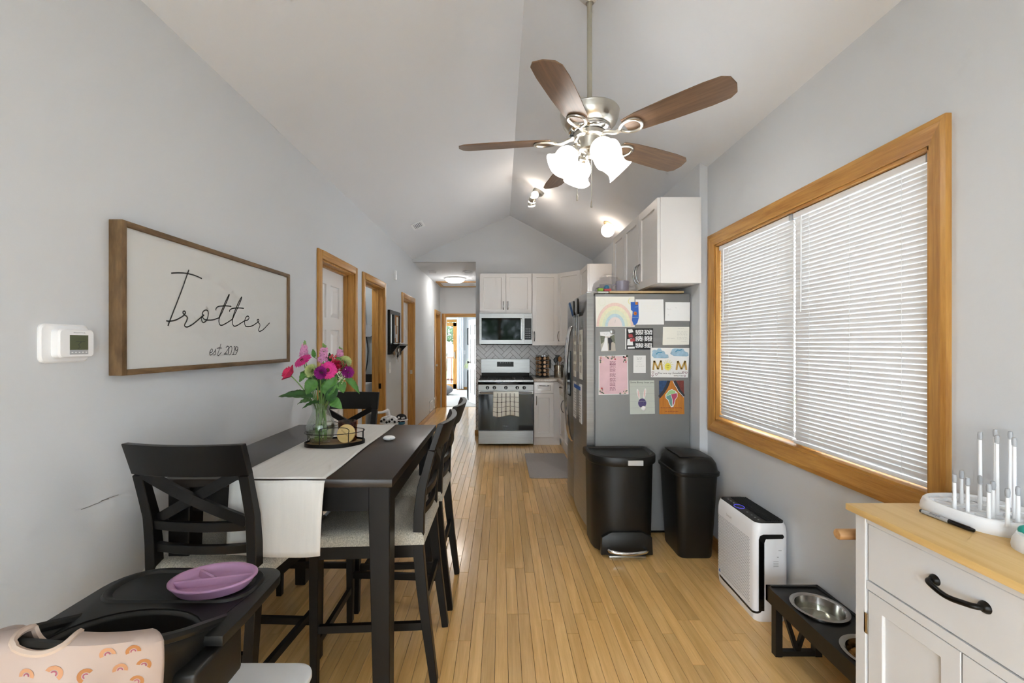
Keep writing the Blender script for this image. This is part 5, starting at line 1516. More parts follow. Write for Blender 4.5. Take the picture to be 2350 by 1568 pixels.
build(script([[(222, 186), (350, 180), (470, 190), (590, 220), (705, 270)], [(500, 132), (400, 420), (300, 680), (210, 910), (172, 1010)],
              [(145, 930), (200, 936), (290, 920), (370, 880), (425, 840), (410, 812), (412, 785), (435, 782), (447, 805), (432, 838), (462, 858), (480, 890), (462, 940), (437, 985), (440, 1018), (480, 1026), (560, 985), (640, 920), (700, 870), (740, 840)],
              [(735, 842), (712, 830), (722, 790), (760, 763), (795, 775), (805, 820), (795, 880), (770, 930), (730, 958), (705, 935), (698, 890), (706, 865), (740, 905), (800, 920), (880, 915), (970, 885)],
              [(970, 885), (1010, 780), (1060, 660), (1125, 525), (1128, 545), (1080, 660), (1020, 800), (980, 880), (970, 940), (985, 990), (1020, 1000), (1090, 965), (1180, 908)],
              [(1180, 908), (1215, 790), (1265, 670), (1322, 562), (1322, 590), (1280, 690), (1225, 810), (1185, 910), (1182, 970), (1205, 1012), (1245, 1008), (1310, 970), (1375, 928)],
              [(925, 768), (925, 740), (960, 708), (1040, 698), (1100, 698), (1165, 706)], [(1138, 790), (1140, 765), (1175, 740), (1240, 730), (1300, 730), (1360, 736)],
              [(1375, 928), (1415, 920), (1440, 890), (1432, 860), (1405, 862), (1380, 905), (1373, 960), (1385, 1010), (1430, 1022), (1500, 1005), (1575, 955)],
              [(1575, 955), (1585, 950), (1570, 930), (1575, 910), (1592, 912), (1597, 932), (1582, 955), (1605, 975), (1612, 1005), (1598, 1050), (1590, 1080), (1610, 1096), (1660, 1070), (1710, 1020), (1765, 962)]], .0058), 'lettering', 'sign_ink', t)
build(script([[(830, 1425), (860, 1420), (872, 1390), (858, 1370), (838, 1395), (826, 1440), (835, 1466), (862, 1455), (895, 1425)],
              [(895, 1425), (918, 1385), (922, 1372), (915, 1400), (920, 1440), (900, 1465), (882, 1462)], [(1000, 1292), (985, 1350), (962, 1420), (950, 1460), (965, 1475), (1012, 1420)], [(938, 1362), (975, 1355), (1015, 1358)],
              [(1080, 1355), (1100, 1328), (1122, 1340), (1110, 1380), (1080, 1425), (1055, 1455), (1080, 1450), (1105, 1455)],
              [(1160, 1328), (1135, 1350), (1118, 1410), (1125, 1458), (1150, 1455), (1170, 1400), (1172, 1345), (1160, 1328)],
              [(1205, 1340), (1222, 1335), (1215, 1380), (1195, 1460)], [(1172, 1462), (1212, 1458)],
              [(1265, 1345), (1245, 1335), (1230, 1360), (1235, 1395), (1260, 1385), (1270, 1345), (1262, 1400), (1240, 1450), (1215, 1462)]], .0032, 4), 'lettering', 'sign_ink', t)
# thermostat
t = thing('thermostat', (XL, 1.315, 1.33), 'white wall thermostat with a grey-green screen', 'thermostat')
P = frame((XL, 1.317, 1.392), (0, 1, 0), (0, 0, 1), (1, 0, 0))
b = B(); b.loft([[P(x, y, 0) for x, y in rrect(.150, .118, .018)], [P(x, y, .004) for x, y in rrect(.150, .118, .018)], [P(x, y, .008) for x, y in rrect(.140, .108, .016)]])
build(b, 'wall_plate', 'plastic_white', t, smooth=30)
b = B(); b.loft([[P(x + .012, y, .008) for x, y in rrect(.112, .088, .012)], [P(x + .012, y, .028) for x, y in rrect(.112, .088, .012)], [P(x + .012, y, .032) for x, y in rrect(.104, .08, .010)]])
bd = build(b, 'body', 'plastic_white', t, smooth=30)
build(B().boxf(P, -.012, .046, -.020, .026, .032, .0325), 'screen', 'lcd', bd); build(B().boxf(P, -.012, .046, -.034, -.020, .032, .0324), 'key_strip', 'plastic_grey', bd)
b = B(); Q = frame(P(0, 0, .0328), (0, 1, 0), (0, 0, 1), (1, 0, 0))
b.ribbon([(.006, .006), (.036, .006)], .002, P(0, 0, .0328), (0, 1, 0), (0, 0, 1)); b.ribbon([(.024, .006), (.014, -.004), (.020, -.012), (.012, -.016)], .003, P(0, 0, .0328), (0, 1, 0), (0, 0, 1))
build(b, 'screen_figure', 'lcd_ink', bd)
b = B()
for k in range(5): b.boxf(P, -.007 + k * .011, -.002 + k * .011, -.029, -.026, .0324, .0326)
b.boxf(P, .004, .034, .031, .0335, .032, .0322)
build(b, 'key_print', 'plastic_white', bd)
letters('Honeywell Home', .0052, P(.018, .0335, .0322), (0, 1, 0), (0, 0, 1), 'ink', 'lettering', bd)
# key board with mirror, cork and shelf
KY0, KY1, KZ0, KZ1 = 5.075, 5.60, 1.265, 1.80
t = thing('key_organizer', (XL, 5.34, KZ0), 'black wall organizer with mirror strip, cork board and shelf', 'organizer')
P = frame((XL, KY0, KZ0), (0, 1, 0), (0, 0, 1), (1, 0, 0)); W = KY1 - KY0; H = KZ1 - KZ0
b = B(); b.boxf(P, 0, W, 0, H, 0, .012); fw = .045
b.boxf(P, 0, fw, 0, H, .012, .03); b.boxf(P, W - fw, W, 0, H, .012, .03); b.boxf(P, fw, W - fw, H - fw, H, .012, .03); b.boxf(P, fw, W - fw, 0, .12, .012, .03); b.boxf(P, .19, .235, .12, H - fw, .012, .03)
build(b, 'frame', 'black_wood', t)
build(B().boxf(P, fw, .19, .12, H - fw, .012, .016), 'mirror', 'mirror', t); build(B().boxf(P, .235, W - fw, .12, H - fw, .012, .018), 'cork_panel', 'cork', t)
for (a0, a1, z0, z1, m) in ((.25, .30, .2, .36, 'paper'), (.36, .44, .36, .47, 'paper_cream'), (.37, .45, .25, .355, 'photo_path'), (.33, .42, .15, .25, 'paper')):
    build(B().boxf(P, a0, a1, z0, z1, .0185, .0195), 'pinned_note', m, t)
build(B().boxf(P, .02, W - .02, .105, .12, .03, .13), 'shelf', 'black_wood', t)
for a in (.03, W - .05): build(B().prism([(.03, .105), (.12, .105), (.03, .0)], P(a, 0, 0), (1, 0, 0), (0, 0, 1), (0, .02, 0)), 'bracket', 'black_wood', t)
for i, (a, c, m) in enumerate(((.1, .07, 'paper'), (.22, .08, 'chrome'), (.34, .07, 'paper_cream'), (.44, .09, 'plastic_white'))):
    build(B().sphere(P(a, .12 + .012, c), .03, 10, 6, (.9, 1.3, .4)), 'small_item', m, t, smooth=True)
for i, (a, L, m) in enumerate(((.10, .10, 'copper_lid'), (.20, .13, 'photo_path'), (.28, .17, 'black_plastic'), (.36, .12, 'chrome'), (.43, .10, 'black_plastic'))):
    k = thing('key_bunch', P(a, .10 - L, .05), ['brass key bunch, first hook of the wall organizer', 'pale fob keys, second hook of the wall organizer', 'long black fob keys, middle hook of the wall organizer', 'silver keys, fourth hook of the wall organizer', 'black fob keys, last hook of the wall organizer'][i], 'keys', 'keys hanging from the wall organizer')
    build(B().tube([P(a + .012 * math.cos(q), .08 + .012 * math.sin(q), .05) for q in [2 * PI * j / 12 for j in range(12)]], .0015, 5, closed=True), 'ring', 'chrome', k)
    for j in range(3):
        build(B().boxf(P, a - .012 + j * .012, a - .004 + j * .012, .07 - L * (.6 + .2 * j), .072, .044 + j * .004, .047 + j * .004), 'key', ['nickel', m, 'copper_lid'][j], k)
    build(B().sphere(P(a, .065 - L * .5, .055), .022, 10, 8, (.5, 1, 1.3)), 'fob', m, k, smooth=True)
# switch, slim chime strip, vents on the left wall
def plate_on_left(name, label, cat, y0, y1, z0, z1, th=.008):
    return build(B().box(XL, XL + th, y0, y1, z0, z1), name, 'plastic_white', label=label, cat=cat, bevel=.002, seg=1)
s = plate_on_left('light_switch', 'white light switch plate below the key organizer', 'switch', 5.13, 5.21, 1.04, 1.17)
build(B().box(XL + .008, XL + .014, 5.16, 5.18, 1.085, 1.125), 'rocker', 'plastic_white', s)
plate_on_left('door_chime', 'slim white chime strip high on the left wall', 'chime', 5.36, 5.40, 2.20, 2.315, .03)
for i, (y0, y1) in enumerate(((8.05, 8.38), (8.48, 8.80))):
    v = thing('wall_vent', (XL, (y0 + y1) / 2, .12), ['white wall vent grille low in the hall, nearer one', 'white wall vent grille low in the hall, farther one'][i], 'vent', 'hall wall vents')
    b = B(); z0, z1 = .10, .31; q = .03
    b.box(XL, XL + .01, y0, y0 + q, z0, z1); b.box(XL, XL + .01, y1 - q, y1, z0, z1); b.box(XL, XL + .01, y0, y1, z0, z0 + q); b.box(XL, XL + .01, y0, y1, z1 - q, z1)
    build(b, 'frame', 'plastic_white', v); build(B().box(XL, XL + .002, y0 + q, y1 - q, z0 + q, z1 - q), 'backing', 'plastic_grey', v)
    for k in range(6): build(B().box(XL + .002, XL + .008, y0 + q, y1 - q, z0 + q + .012 + k * .025, z0 + q + .02 + k * .025), 'louver', 'plastic_white', v)
# ceiling register on the left slope
sl = (RZ - EL) / (RX - XL); un = V(1, 0, sl).normalized(); nn = V(sl, 0, -1).normalized()
c = V(-1.01, 5.18, ceil_z(-1.01)); P = frame(c, (0, 1, 0), un, nn)
v = thing('ceiling_vent', c, 'small white register on the left ceiling slope', 'vent')
b = B(); b.boxf(P, -.11, .11, -.075, -.05, 0, .008); b.boxf(P, -.11, .11, .05, .075, 0, .008); b.boxf(P, -.11, -.085, -.05, .05, 0, .008); b.boxf(P, .085, .11, -.05, .05, 0, .008)
build(b, 'frame', 'plastic_white', v); build(B().boxf(P, -.085, .085, -.05, .05, .0, .002), 'backing', 'hole_grey', v)
for k in range(5): build(B().boxf(P, -.085, .085, -.042 + k * .02, -.034 + k * .02, .002, .008), 'louver', 'plastic_white', v)

# hall ceiling fittings
hc = V(-.876, 8.1, HZ)
t = thing('hall_light', hc - V(0, 0, .08), 'lit white flush ceiling light in the hall', 'ceiling light')
build(B().lathe([(.2, 0), (.2, -.02), (.185, -.03)], hc, 32), 'ring', 'plastic_white', t, smooth=True)
build(B().lathe([(.182, -.03), (.165, -.06), (.11, -.085), (.0, -.095)], hc, 32), 'diffuser', 'hall_glow', t, smooth=True)
for x, lab in ((-1.177, 'round white smoke detector on the hall ceiling, left'), (-.585, 'round white smoke detector on the hall ceiling, right')):
    c = V(x, 7.35, HZ); t = thing('smoke_detector', c - V(0, 0, .05), lab, 'smoke detector', 'hall smoke detectors')
    build(B().lathe([(.075, 0), (.075, -.012), (.066, -.016)], c, 24), 'base', 'plastic_white', t, smooth=True)
    build(B().lathe([(.066, -.016), (.066, -.028), (.055, -.042), (0, -.045)], c, 24), 'cover', 'plastic_white', t, smooth=True)

# utility closet: washer, conduit and box
t = thing('clothes_washer', (-1.85, 4.93, 0), 'white washing machine with label seen through the open closet door', 'washer')
build(B().box(-2.2, -1.56, 4.62, 5.24, 0, .93), 'body', 'plastic_white', t, bevel=.01); build(B().box(-2.2, -1.56, 5.16, 5.25, .93, 1.02), 'console', 'dark_gap', t)
b = B()
for k in range(9): b.box(-1.70, -1.60, 4.618, 4.62, .60 + k * .03, .607 + k * .03)
build(b, 'label_print', 'ink_grey', t)
t = thing('junction_box', (-1.66, CB - .05, 1.5), 'grey electrical box with conduit on the closet wall', 'electrical box')
build(B().prism([(-.06, -.07), (.06, -.07), (.075, -.055), (.075, .055), (.06, .07), (-.06, .07), (-.075, .055), (-.075, -.055)], (-1.65, CB - .004, 1.55), (1, 0, 0), (0, 0, 1), (0, -.05, 0)), 'box', 'plastic_grey', t)
build(B().tube([(-1.67, CB - .03, 1.62), (-1.70, CB - .03, 2.0), (-1.74, CB - .03, 2.43)], .014, 8), 'conduit', 'plastic_grey', t, smooth=True)
build(B().tube(smoothpath([(-1.65, CB - .03, 1.48), (-1.63, CB - .03, 1.3), (-1.65, CB - .03, 1.1), (-1.70, CB - .03, .95)], 5), .007, 6), 'cable', 'iron', t, smooth=True)

t = thing('closet_lamp', (-1.9, 4.6, 2.36), 'bare ceiling bulb inside the utility closet', 'lamp')
build(B().lathe([(.05, 0), (.05, -.02), (.02, -.03)], (-1.9, 4.6, 2.45), 16), 'holder', 'plastic_white', t, smooth=True)
build(B().sphere((-1.9, 4.6, 2.385), .035, 14, 10), 'bulb', 'closet_glow', t, smooth=True)

# baby activity toy behind the table
t = thing('baby_seat', (-.90, 3.25, 0), 'white baby seat with black and white soft toys behind the table', 'baby seat')
b = B(); b.tube(smoothpath([(-1.2, 3.1, .0), (-1.18, 3.15, .5), (-1.08, 3.2, .84), (-.9, 3.22, .875), (-.86, 3.25, .89)], 6), .010, 8)
build(b, 'arch', 'plastic_white', t, smooth=True)
build(B().tube(smoothpath([(-.86, 3.25, .89), (-.80, 3.3, .5), (-.78, 3.35, .0)], 6), .010, 8), 'leg', 'plastic_white', t, smooth=True)
def soft(c, r_, sc, m, n_): return build(B().sphere(c, r_, 14, 10, sc), n_, m, t, smooth=True)
cA, cB_ = onY(893, 965, 3.22), onY(921, 960, 3.26)
pa = soft(cA, .05, (1.35, .7, .75), 'panda_white', 'soft_toy'); pb = soft(cB_, .042, (1., .8, .8), 'panda_black', 'soft_toy')
for k in range(6): build(B().sphere(cA + V(-.05 + k * .02, -.033, .012 * math.sin(k * 2)), .009, 8, 6, (1, .4, 1)), 'spot', 'panda_black', pa, smooth=True)
for k in range(5): build(B().sphere(cB_ + V(-.025 + k * .013, -.032, .014 * math.sin(k * 2.2)), .008, 8, 6, (1, .4, 1)), 'spot', 'panda_white', pb, smooth=True)
build(B().tube([cB_ + V(.047 * math.cos(q), .03 * math.sin(q), -.012) for q in [2 * PI * j / 20 for j in range(20)]], .006, 6, closed=True), 'ring', 'plastic_white', pb, smooth=True)
build(B().tube([cA + V(.068 * math.cos(q), .03 * math.sin(q), -.02) for q in [2 * PI * j / 20 for j in range(20)]], .005, 6, closed=True), 'ring', 'plastic_white', pa, smooth=True)
build(B().sphere(cB_ + V(0, 0, -.035), .03, 12, 8, (1, .8, .6)), 'pendant', 'toy_blue', t, smooth=True)
# its round dark seat with cushions, carried on the white frame
bc = V(-.66, 3.22, .50)
build(B().lathe([(.0, 0), (.08, .004), (.14, .03), (.17, .075), (.165, .075), (.13, .04), (0, .015)], bc, 28), 'seat', 'black_plastic', t, smooth=True)
build(B().lathe([(.15, .05), (.165, .085), (.15, .105), (0, .11)], bc, 28), 'seat_pad', 'paper_cream', t, smooth=True)
build(B().lathe([(.10, .11), (.12, .125), (.11, .15), (0, .155)], bc, 28), 'cushion', 'red', t, smooth=True)
for a in (R(60), R(180), R(300)):
    d = V(math.cos(a), math.sin(a), 0); build(B().tube([bc + d * .08 + V(0, 0, .01), V(bc.x, bc.y, 0) + d * .2], .010, 8), 'leg', 'plastic_white', t, smooth=True)
# ================================================================== right side: bins, purifier, bowls, cart
def dshape(cx, yb_, w_, d_, k=10):
    """flat back (far side), bowed front towards -y"""
    pts = [(cx + w_ / 2, yb_), (cx - w_ / 2, yb_)]
    for i in range(k + 1):
        a = PI * i / k; pts.append((cx - w_ / 2 * math.cos(a) * (1 if 0 else 1), yb_ - d_ * .45 - d_ * .55 * math.sin(a) ** .8))
    return pts
c1 = .822
t = thing('step_bin', (c1, 2.93, 0), 'black step-on bin with curved lid and silver pedal', 'trash can')
rings = []
for z, k in ((.01, .94), (.02, .95), (.30, .975), (.59, 1.0)):
    rings.append([(x, y, z) for x, y in dshape(c1, 3.085, .425 * k, .30 * k)])
build(B().loft(rings), 'body', 'black_plastic', t, smooth=35)
def lidring(k, z, dy=0): return [(x, y + dy, z) for x, y in dshape(c1, 3.095 - (1 - k) * .12, .46 * k, .33 * k, 14)]
build(B().loft([lidring(.97, .59), lidring(1.0, .60), lidring(1.0, .635), lidring(.985, .648), lidring(.9, .652), lidring(.84, .640), lidring(.5, .634)]), 'lid', 'black_plastic', t, smooth=35)
build(B().box(c1 - .002, c1 + .095, 2.752, 2.764, .605, .637), 'lid_sticker', 'cover_tape', t)
fy = 2.80
build(B().prism([(-.17, .0), (.17, .0), (.165, .115), (.10, .15), (-.10, .15), (-.165, .115)], (c1 + .0, fy + .02, .012), (1, 0, 0), (0, 0, 1), (0, -.035, 0)), 'pedal_housing', 'black_plastic', t, bevel=.006)
build(B().tube(smoothpath([(c1 - .12, fy - .01, .055), (c1 - .11, fy - .045, .05), (c1 + .0, fy - .065, .045), (c1 + .11, fy - .045, .05), (c1 + .12, fy - .01, .055)], 5), .013, 10), 'pedal', 'chrome', t, smooth=True)
build(B().box(c1 - .12, c1 + .12, fy - .03, fy, .0, .012), 'base_edge', 'nickel', t, bevel=.003)
# swing-top bin
c2, y2 = 1.268, 2.905
def rr3(w_, d_, z, r_=.055, dy=0, dx=0): return [(c2 + dx + x, y2 + dy + y, z) for x, y in rrect(w_, d_, r_, 5)]
t = thing('swing_bin', (c2, y2, 0), 'black swing-top bin between the step bin and the window wall', 'trash can')
build(B().loft([rr3(.215, .27, .0, .04), rr3(.225, .28, .01, .045), rr3(.28, .345, .545, .06)]), 'body', 'black_plastic', t, smooth=40)
build(B().loft([rr3(.295, .36, .54, .06), rr3(.302, .366, .545, .062), rr3(.302, .366, .562, .062), rr3(.29, .355, .566, .06)]), 'rim', 'black_plastic', t, smooth=40)
build(B().loft([rr3(.285, .35, .565, .06), rr3(.272, .34, .615, .07), rr3(.24, .31, .645, .08), rr3(.2, .26, .652, .08)]), 'hood', 'black_plastic', t, smooth=50)
b = B()
def flap(u_, v_): return V(c2 - .105 + .20 * u_, y2 - .13 + .26 * v_, .650 + .016 * math.cos((v_ - .5) * 2.4) * (1 - .5 * (2 * u_ - 1) ** 4) - .01 + .012 * (1 - u_))
b.sheet(14, 14, flap); build(b, 'flap', 'black_plastic', t, smooth=True, solid=.006)
# power brick and cord behind the purifier
t = thing('power_cord', (1.40, 2.58, 0), 'white power cord lying behind the air purifier', 'cord')
build(B().tube(smoothpath([(1.41, 2.55, .25), (1.36, 2.60, .15), (1.40, 2.63, .05), (1.36, 2.56, .008), (1.42, 2.52, .01)], 6), .005, 6), 'cable', 'plastic_white', t, smooth=True)
build(B().box(1.39, 1.44, 2.56, 2.60, .22, .30), 'plug', 'plastic_white', t, bevel=.006)
# air purifier
px0, px1, py0, py1, ph = 1.265, 1.437, 2.125, 2.515, .495
pcx, pcy = (px0 + px1) / 2, (py0 + py1) / 2
def pr(w_, d_, z, r_): return [(pcx + x, pcy + y, z) for x, y in rrect(w_, d_, r_, 6)]
W_, D_ = px1 - px0, py1 - py0
t = thing('air_purifier', (pcx, pcy, 0), 'white air purifier with perforated side and black top grille', 'air purifier')
build(B().loft([pr(W_ - .02, D_ - .02, 0, .03), pr(W_ - .008, D_ - .008, .012, .035), pr(W_, D_, .06, .035), pr(W_, D_, ph - .05, .035), pr(W_ - .006, D_ - .006, ph - .02, .035), pr(W_ - .022, D_ - .022, ph - .002, .03)]), 'body', 'purifier_white', t, smooth=40)
tp = build(B().loft([pr(W_ - .022, D_ - .022, ph - .004, .03), pr(W_ - .026, D_ - .026, ph + .001, .03)]), 'top_panel', 'black_plastic', t, smooth=40)
for k in range(9):
    x = pcx - .012 + k * .0098
    build(B().box(x, x + .005, py0 + .03, py1 - .03, ph + .001, ph + .0055), 'fin', 'iron', tp)
for k in range(6):
    y = py0 + .04 + k * .06; build(B().box(pcx - .014, pcx + .072, y, y + .004, ph + .001, ph + .004), 'cross_fin', 'iron', tp)
rc = V(px0 + .045, pcy + .03, ph + .0015)
build(B().tube([rc + V(.024 * math.cos(a), .030 * math.sin(a), 0) for a in [2 * PI * k / 32 for k in range(32)]], .0018, 6, closed=True), 'light_ring', 'ring_purple', tp, smooth=True)
for y in (-.15, -.12, -.09, -.05, .08, .11, .14): build(B().box(rc.x - .004, rc.x + .004, pcy + y, pcy + y + .006, ph + .001, ph + .0014), 'icon', 'plastic_grey', tp)
b = B()                                   # perforations on the left side
for iz in range(40):
    for iy in range(30):
        y = py0 + .05 + iy * .0105 + (.005 if iz % 2 else 0); z = .075 + iz * .0083
        b.add([(px0 - .0006, y, z), (px0 - .0006, y + .0052, z), (px0 - .0006, y + .0052, z + .0042), (px0 - .0006, y, z + .0042)], [(0, 1, 2, 3)])
build(b, 'perforations', 'hole_grey', t, weld=False, kind='stuff')
letters('levoit', .024, (px0 - .0008, pcy + .05, .435), (0, -1, 0), (0, 0, 1), 'ink_grey', 'lettering', t)
# black groove running along the base, up the front corner and across
gx = px0 - .001; gy = py0 - .001
pts = [(px0 + .02, py1 - .02, .062), (gx, py1 - .05, .055), (gx, pcy, .05), (gx, py0 + .06, .045), (gx + .004, py0 + .02, .045), (px0 + .022, gy + .004, .055), (px0 + .032, gy, .08)]
pts2 = [(px0 + .032, gy, .08), (px0 + .032, gy, .40), (px0 + .036, gy, .425), (px0 + .052, gy, .437), (px1 - .03, gy, .437)]
build(B().sweep(smoothpath(pts, 3), .004, .009, (0, 0, 1)), 'groove', 'black_gloss', t)
b = B(); q = [(px0 + .018, .06), (px0 + .045, .06), (px0 + .045, .40), (px0 + .052, .418), (px1 - .035, .420), (px1 - .028, .43), (px1 - .035, .442), (px0 + .04, .442), (px0 + .024, .434), (px0 + .018, .415)]
b.prism(q, (0, py0 + .003, 0), (1, 0, 0), (0, 0, 1), (0, -.0045, 0)); build(b, 'handle_groove', 'black_gloss', t, bevel=.0012, seg=1)
b = B(); b.box(px0 + .115, px0 + .13, py0 - .001, py0, .36, .363); b.box(px0 + .108, px0 + .116, py0 - .001, py0, .327, .331)
for k in range(4): b.box(px0 + .09, px0 + .115, py0 - .001, py0, .282 + k * .008, .284 + k * .008)
build(b, 'label_print', 'ink_grey', t, kind='stuff')
build(B().box(px0 - .001, px0 + .001, py1 - .05, py1 - .04, .075, .09), 'corner_sticker', 'blue_strip', t)

# raised feeder with two bowls
bx0, bx1, by0, by1, bz = 1.205, 1.44, 1.36, 1.945, .288
t = thing('pet_feeder', ((bx0 + bx1) / 2, (by0 + by1) / 2, 0), 'black raised pet feeder stand holding two steel bowls', 'feeder')
cxb = (bx0 + bx1) / 2
holes = [(cxb - .0, 1.775, .092), (cxb, 1.505, .092)]
# top with two round openings: ring fan per half
def top_half(y0, y1, cy, r_):
    b = B(); n = 32; inn = []; out = []
    for k in range(n):
        a = 2 * PI * k / n; dx, dy = math.cos(a), math.sin(a)
        inn.append((cxb + r_ * dx, cy + r_ * dy))
        hx, hy0, hy1 = (bx1 - bx0) / 2, cy - y0, y1 - cy
        tt = min(hx / abs(dx) if abs(dx) > 1e-6 else 9, (hy1 / dy if dy > 1e-6 else 9), (hy0 / -dy if dy < -1e-6 else 9))
        out.append((cxb + tt * dx, cy + tt * dy))
    for z in (bz - .02, bz):
        b.add([(*p, z) for p in inn + out], [(k, (k + 1) % n, n + (k + 1) % n, n + k) for k in range(n)])
    b.add([(*p, bz - .02) for p in inn] + [(*p, bz) for p in inn], [(k, (k + 1) % n, n + (k + 1) % n, n + k) for k in range(n)])
    return b
ym = 1.64
build(top_half(by0, ym, holes[1][1], holes[1][2]), 'top_board', 'black_plastic', t); build(top_half(ym, by1, holes[0][1], holes[0][2]), 'top_board', 'black_plastic', t)
b = B(); b.box(bx0, bx0 + .014, by0, by1, bz - .062, bz + .006); b.box(bx1 - .014, bx1, by0, by1, bz - .062, bz + .006)
b.box(bx0, bx1, by1 - .014, by1, bz - .062, bz + .006); b.box(bx0, bx1, by0, by0 + .014, bz - .062, bz + .006)
build(b, 'side_rail', 'black_plastic', t)
for y in (by1 - .05, by0 + .02):
    for x in (bx0 + .014, bx1 - .044): build(B().box(x, x + .03, y, y + .03, 0, bz - .055), 'leg', 'black_plastic', t)
    b = B(); b.box(bx0 + .044, bx1 - .044, y + .004, y + .026, .0, .022)
    b.bar((cxb, y + .015, .015), (bx0 + .05, y + .015, bz - .06), .018, .016, (1, 0, 0)); b.bar((cxb, y + .015, .015), (bx1 - .05, y + .015, bz - .06), .018, .016, (1, 0, 0))
    build(b, 'brace', 'black_plastic', t)
def bowl(cy, name, label):
    c = V(cxb, cy, bz + .007); t = thing(name, c - V(0, 0, .055), label, 'bowl', 'steel bowls in the feeder')
    build(B().lathe([(.104, 0), (.104, .003), (.092, .004), (.086, .0), (.080, -.03), (.072, -.048), (.0, -.050), (0, -.053), (.075, -.051), (.084, -.032), (.09, -.002)], c, 40, c0=False, c1=False), 'basin', 'bowl_steel', t, smooth=35)
    return t, c
t, c = bowl(holes[0][1], 'water_bowl', 'stainless bowl of water, farther one in the feeder')
build(B().lathe([(0, -.026), (.0815, -.026)], c, 36, c0=False, c1=False), 'water', 'water', t)
t, c = bowl(holes[1][1], 'food_bowl', 'stainless bowl of kibble, nearer one in the feeder')
b = B(); rk = random.Random(5)
for k in range(230):
    a = rk.uniform(0, 2 * PI); r_ = .07 * math.sqrt(rk.random()); h = -.042 + rk.random() * (.022 + .012 * (1 - r_ / .07))
    b.sphere(c + V(r_ * math.cos(a), r_ * math.sin(a), h), .0075, 7, 5, (rk.uniform(.9, 1.3), 1, .62))
build(b, 'kibble', 'kibble', t, smooth=True, weld=False, kind='stuff')

# kitchen cart with pine top
kx0, kx1, ky0, ky1, kz = 1.072, 1.445, .705, 1.292, .905
t = thing('kitchen_cart', ((kx0 + kx1) / 2, (ky0 + ky1) / 2, 0), 'white kitchen cart with pine top and black drawer pull', 'cart')
build(B().box(kx0 - .02, kx1 + .003, ky0 - .02, ky1 + .014, kz - .02, kz), 'top', 'pine_y', t, bevel=.003)
build(B().box(kx0 + .02, kx1, ky0 + .01, ky1 - .01, .06, kz - .02), 'body', 'white_paint', t)
for y in (ky0, ky1 - .035):
    for x in (kx0, kx1 - .035): build(B().box(x, x + .035, y, y + .035, 0, kz - .02), 'post', 'white_paint', t, bevel=.0015, seg=1)
P = frame((kx0 + .008, ky1 - .038, 0), (0, -1, 0), (0, 0, 1), (-1, 0, 0)); fwid = ky1 - ky0 - .076
dr = build(B().boxf(P, .002, fwid - .002, .70, kz - .042, -.012, .004), 'drawer', 'white_paint', t, bevel=.0015, seg=1)
build(B().boxf(P, 0, fwid, kz - .040, kz - .02, -.012, .006), 'top_rail', 'white_paint', t); build(B().boxf(P, 0, fwid, .672, .697, -.012, .006), 'mid_rail', 'white_paint', t); build(B().boxf(P, 0, fwid, .06, .085, -.012, .006), 'bottom_rail', 'white_paint', t)
pts = [P(.195, .805, .004), P(.197, .805, .022), P(.212, .803, .031), P(.25, .797, .034), P(.288, .803, .031), P(.303, .805, .022), P(.305, .805, .004)]
hd = build(B().tube(smoothpath(pts, 5), [.0065] * 31, 10), 'handle', 'black_metal', dr, smooth=True)
for a in (.195, .305): build(B().lathe([(.014, 0), (.013, .004), (.009, .010), (.006, .012)], P(a, .805, .003), 16, (-1, 0, 0)), 'rosette', 'black_metal', hd, smooth=True)
for k in range(2):
    Q = lambda a, b_, c, k=k: P(.002 + k * fwid / 2 + a, .088 + b_, c - .013)
    dd = build(shaker(B(), Q, fwid / 2 - .004, .58, .017, .045, .008), 'door', 'white_paint', t, bevel=.001, seg=1)
build(B().boxf(P, -.008, .004, .54, .60, .004, .008), 'hinge', 'nickel', t)
dw_ = thing('towel_bar', (1.22, 1.352, .77), 'round pale wooden bar on the end of the cart', 'towel bar')
build(B().lathe([(0, 0), (.014, .001), (.0165, .004), (.0165, .335), (.014, .338), (0, .339)], (1.062, 1.352, .788), 18, (1, 0, 0)), 'rod', 'dowel', dw_, smooth=True)
for x in (1.13, 1.37): build(B().box(x, x + .018, 1.296, 1.36, .775, .80), 'bracket', 'dowel', dw_)

# bottle drying rack
rcx, rcy = 1.335, 1.178
t = thing('drying_rack', (rcx, rcy, kz), 'white bottle drying rack with upright pegs on the cart', 'drying rack')
def sq(v, e=.72): return math.copysign(abs(v) ** e, v)
def ov(k, z, n=48): return [(rcx + .112 * k * sq(math.cos(2 * PI * j / n)), rcy + .124 * k * sq(math.sin(2 * PI * j / n)), z) for j in range(n)]
build(B().loft([ov(.99, kz), ov(1.0, kz + .006), ov(.985, kz + .018), ov(.95, kz + .031), ov(.915, kz + .036), ov(.885, kz + .036), ov(.86, kz + .031), ov(.84, kz + .018), ov(.8, kz + .014)]), 'tray', 'plastic_white', t, smooth=50)
gz = kz + .032
b = B()
for y in (-.08, -.027, .027, .08):
    h = .112 * .84 * (1 - abs(y / .124 / .9) ** 2.8) ** .36; b.box(rcx - h, rcx + h, rcy + y - .003, rcy + y + .003, gz - .008, gz)
for x in (-.06, -.02, .02, .06):
    h = .124 * .84 * (1 - abs(x / .112 / .9) ** 2.8) ** .36; b.box(rcx + x - .003, rcx + x + .003, rcy - h, rcy + h, gz - .010, gz - .001)
build(b, 'grid', 'plastic_white', t)
tall = [(1.335, 1.19), (1.418, 1.225), (1.33, 1.145), (1.425, 1.195), (1.34, 1.115)]
short = [(1.257, 1.184), (1.313, 1.218), (1.264, 1.157), (1.314, 1.172), (1.262, 1.105), (1.296, 1.125), (1.268, 1.069), (1.31, 1.082)]
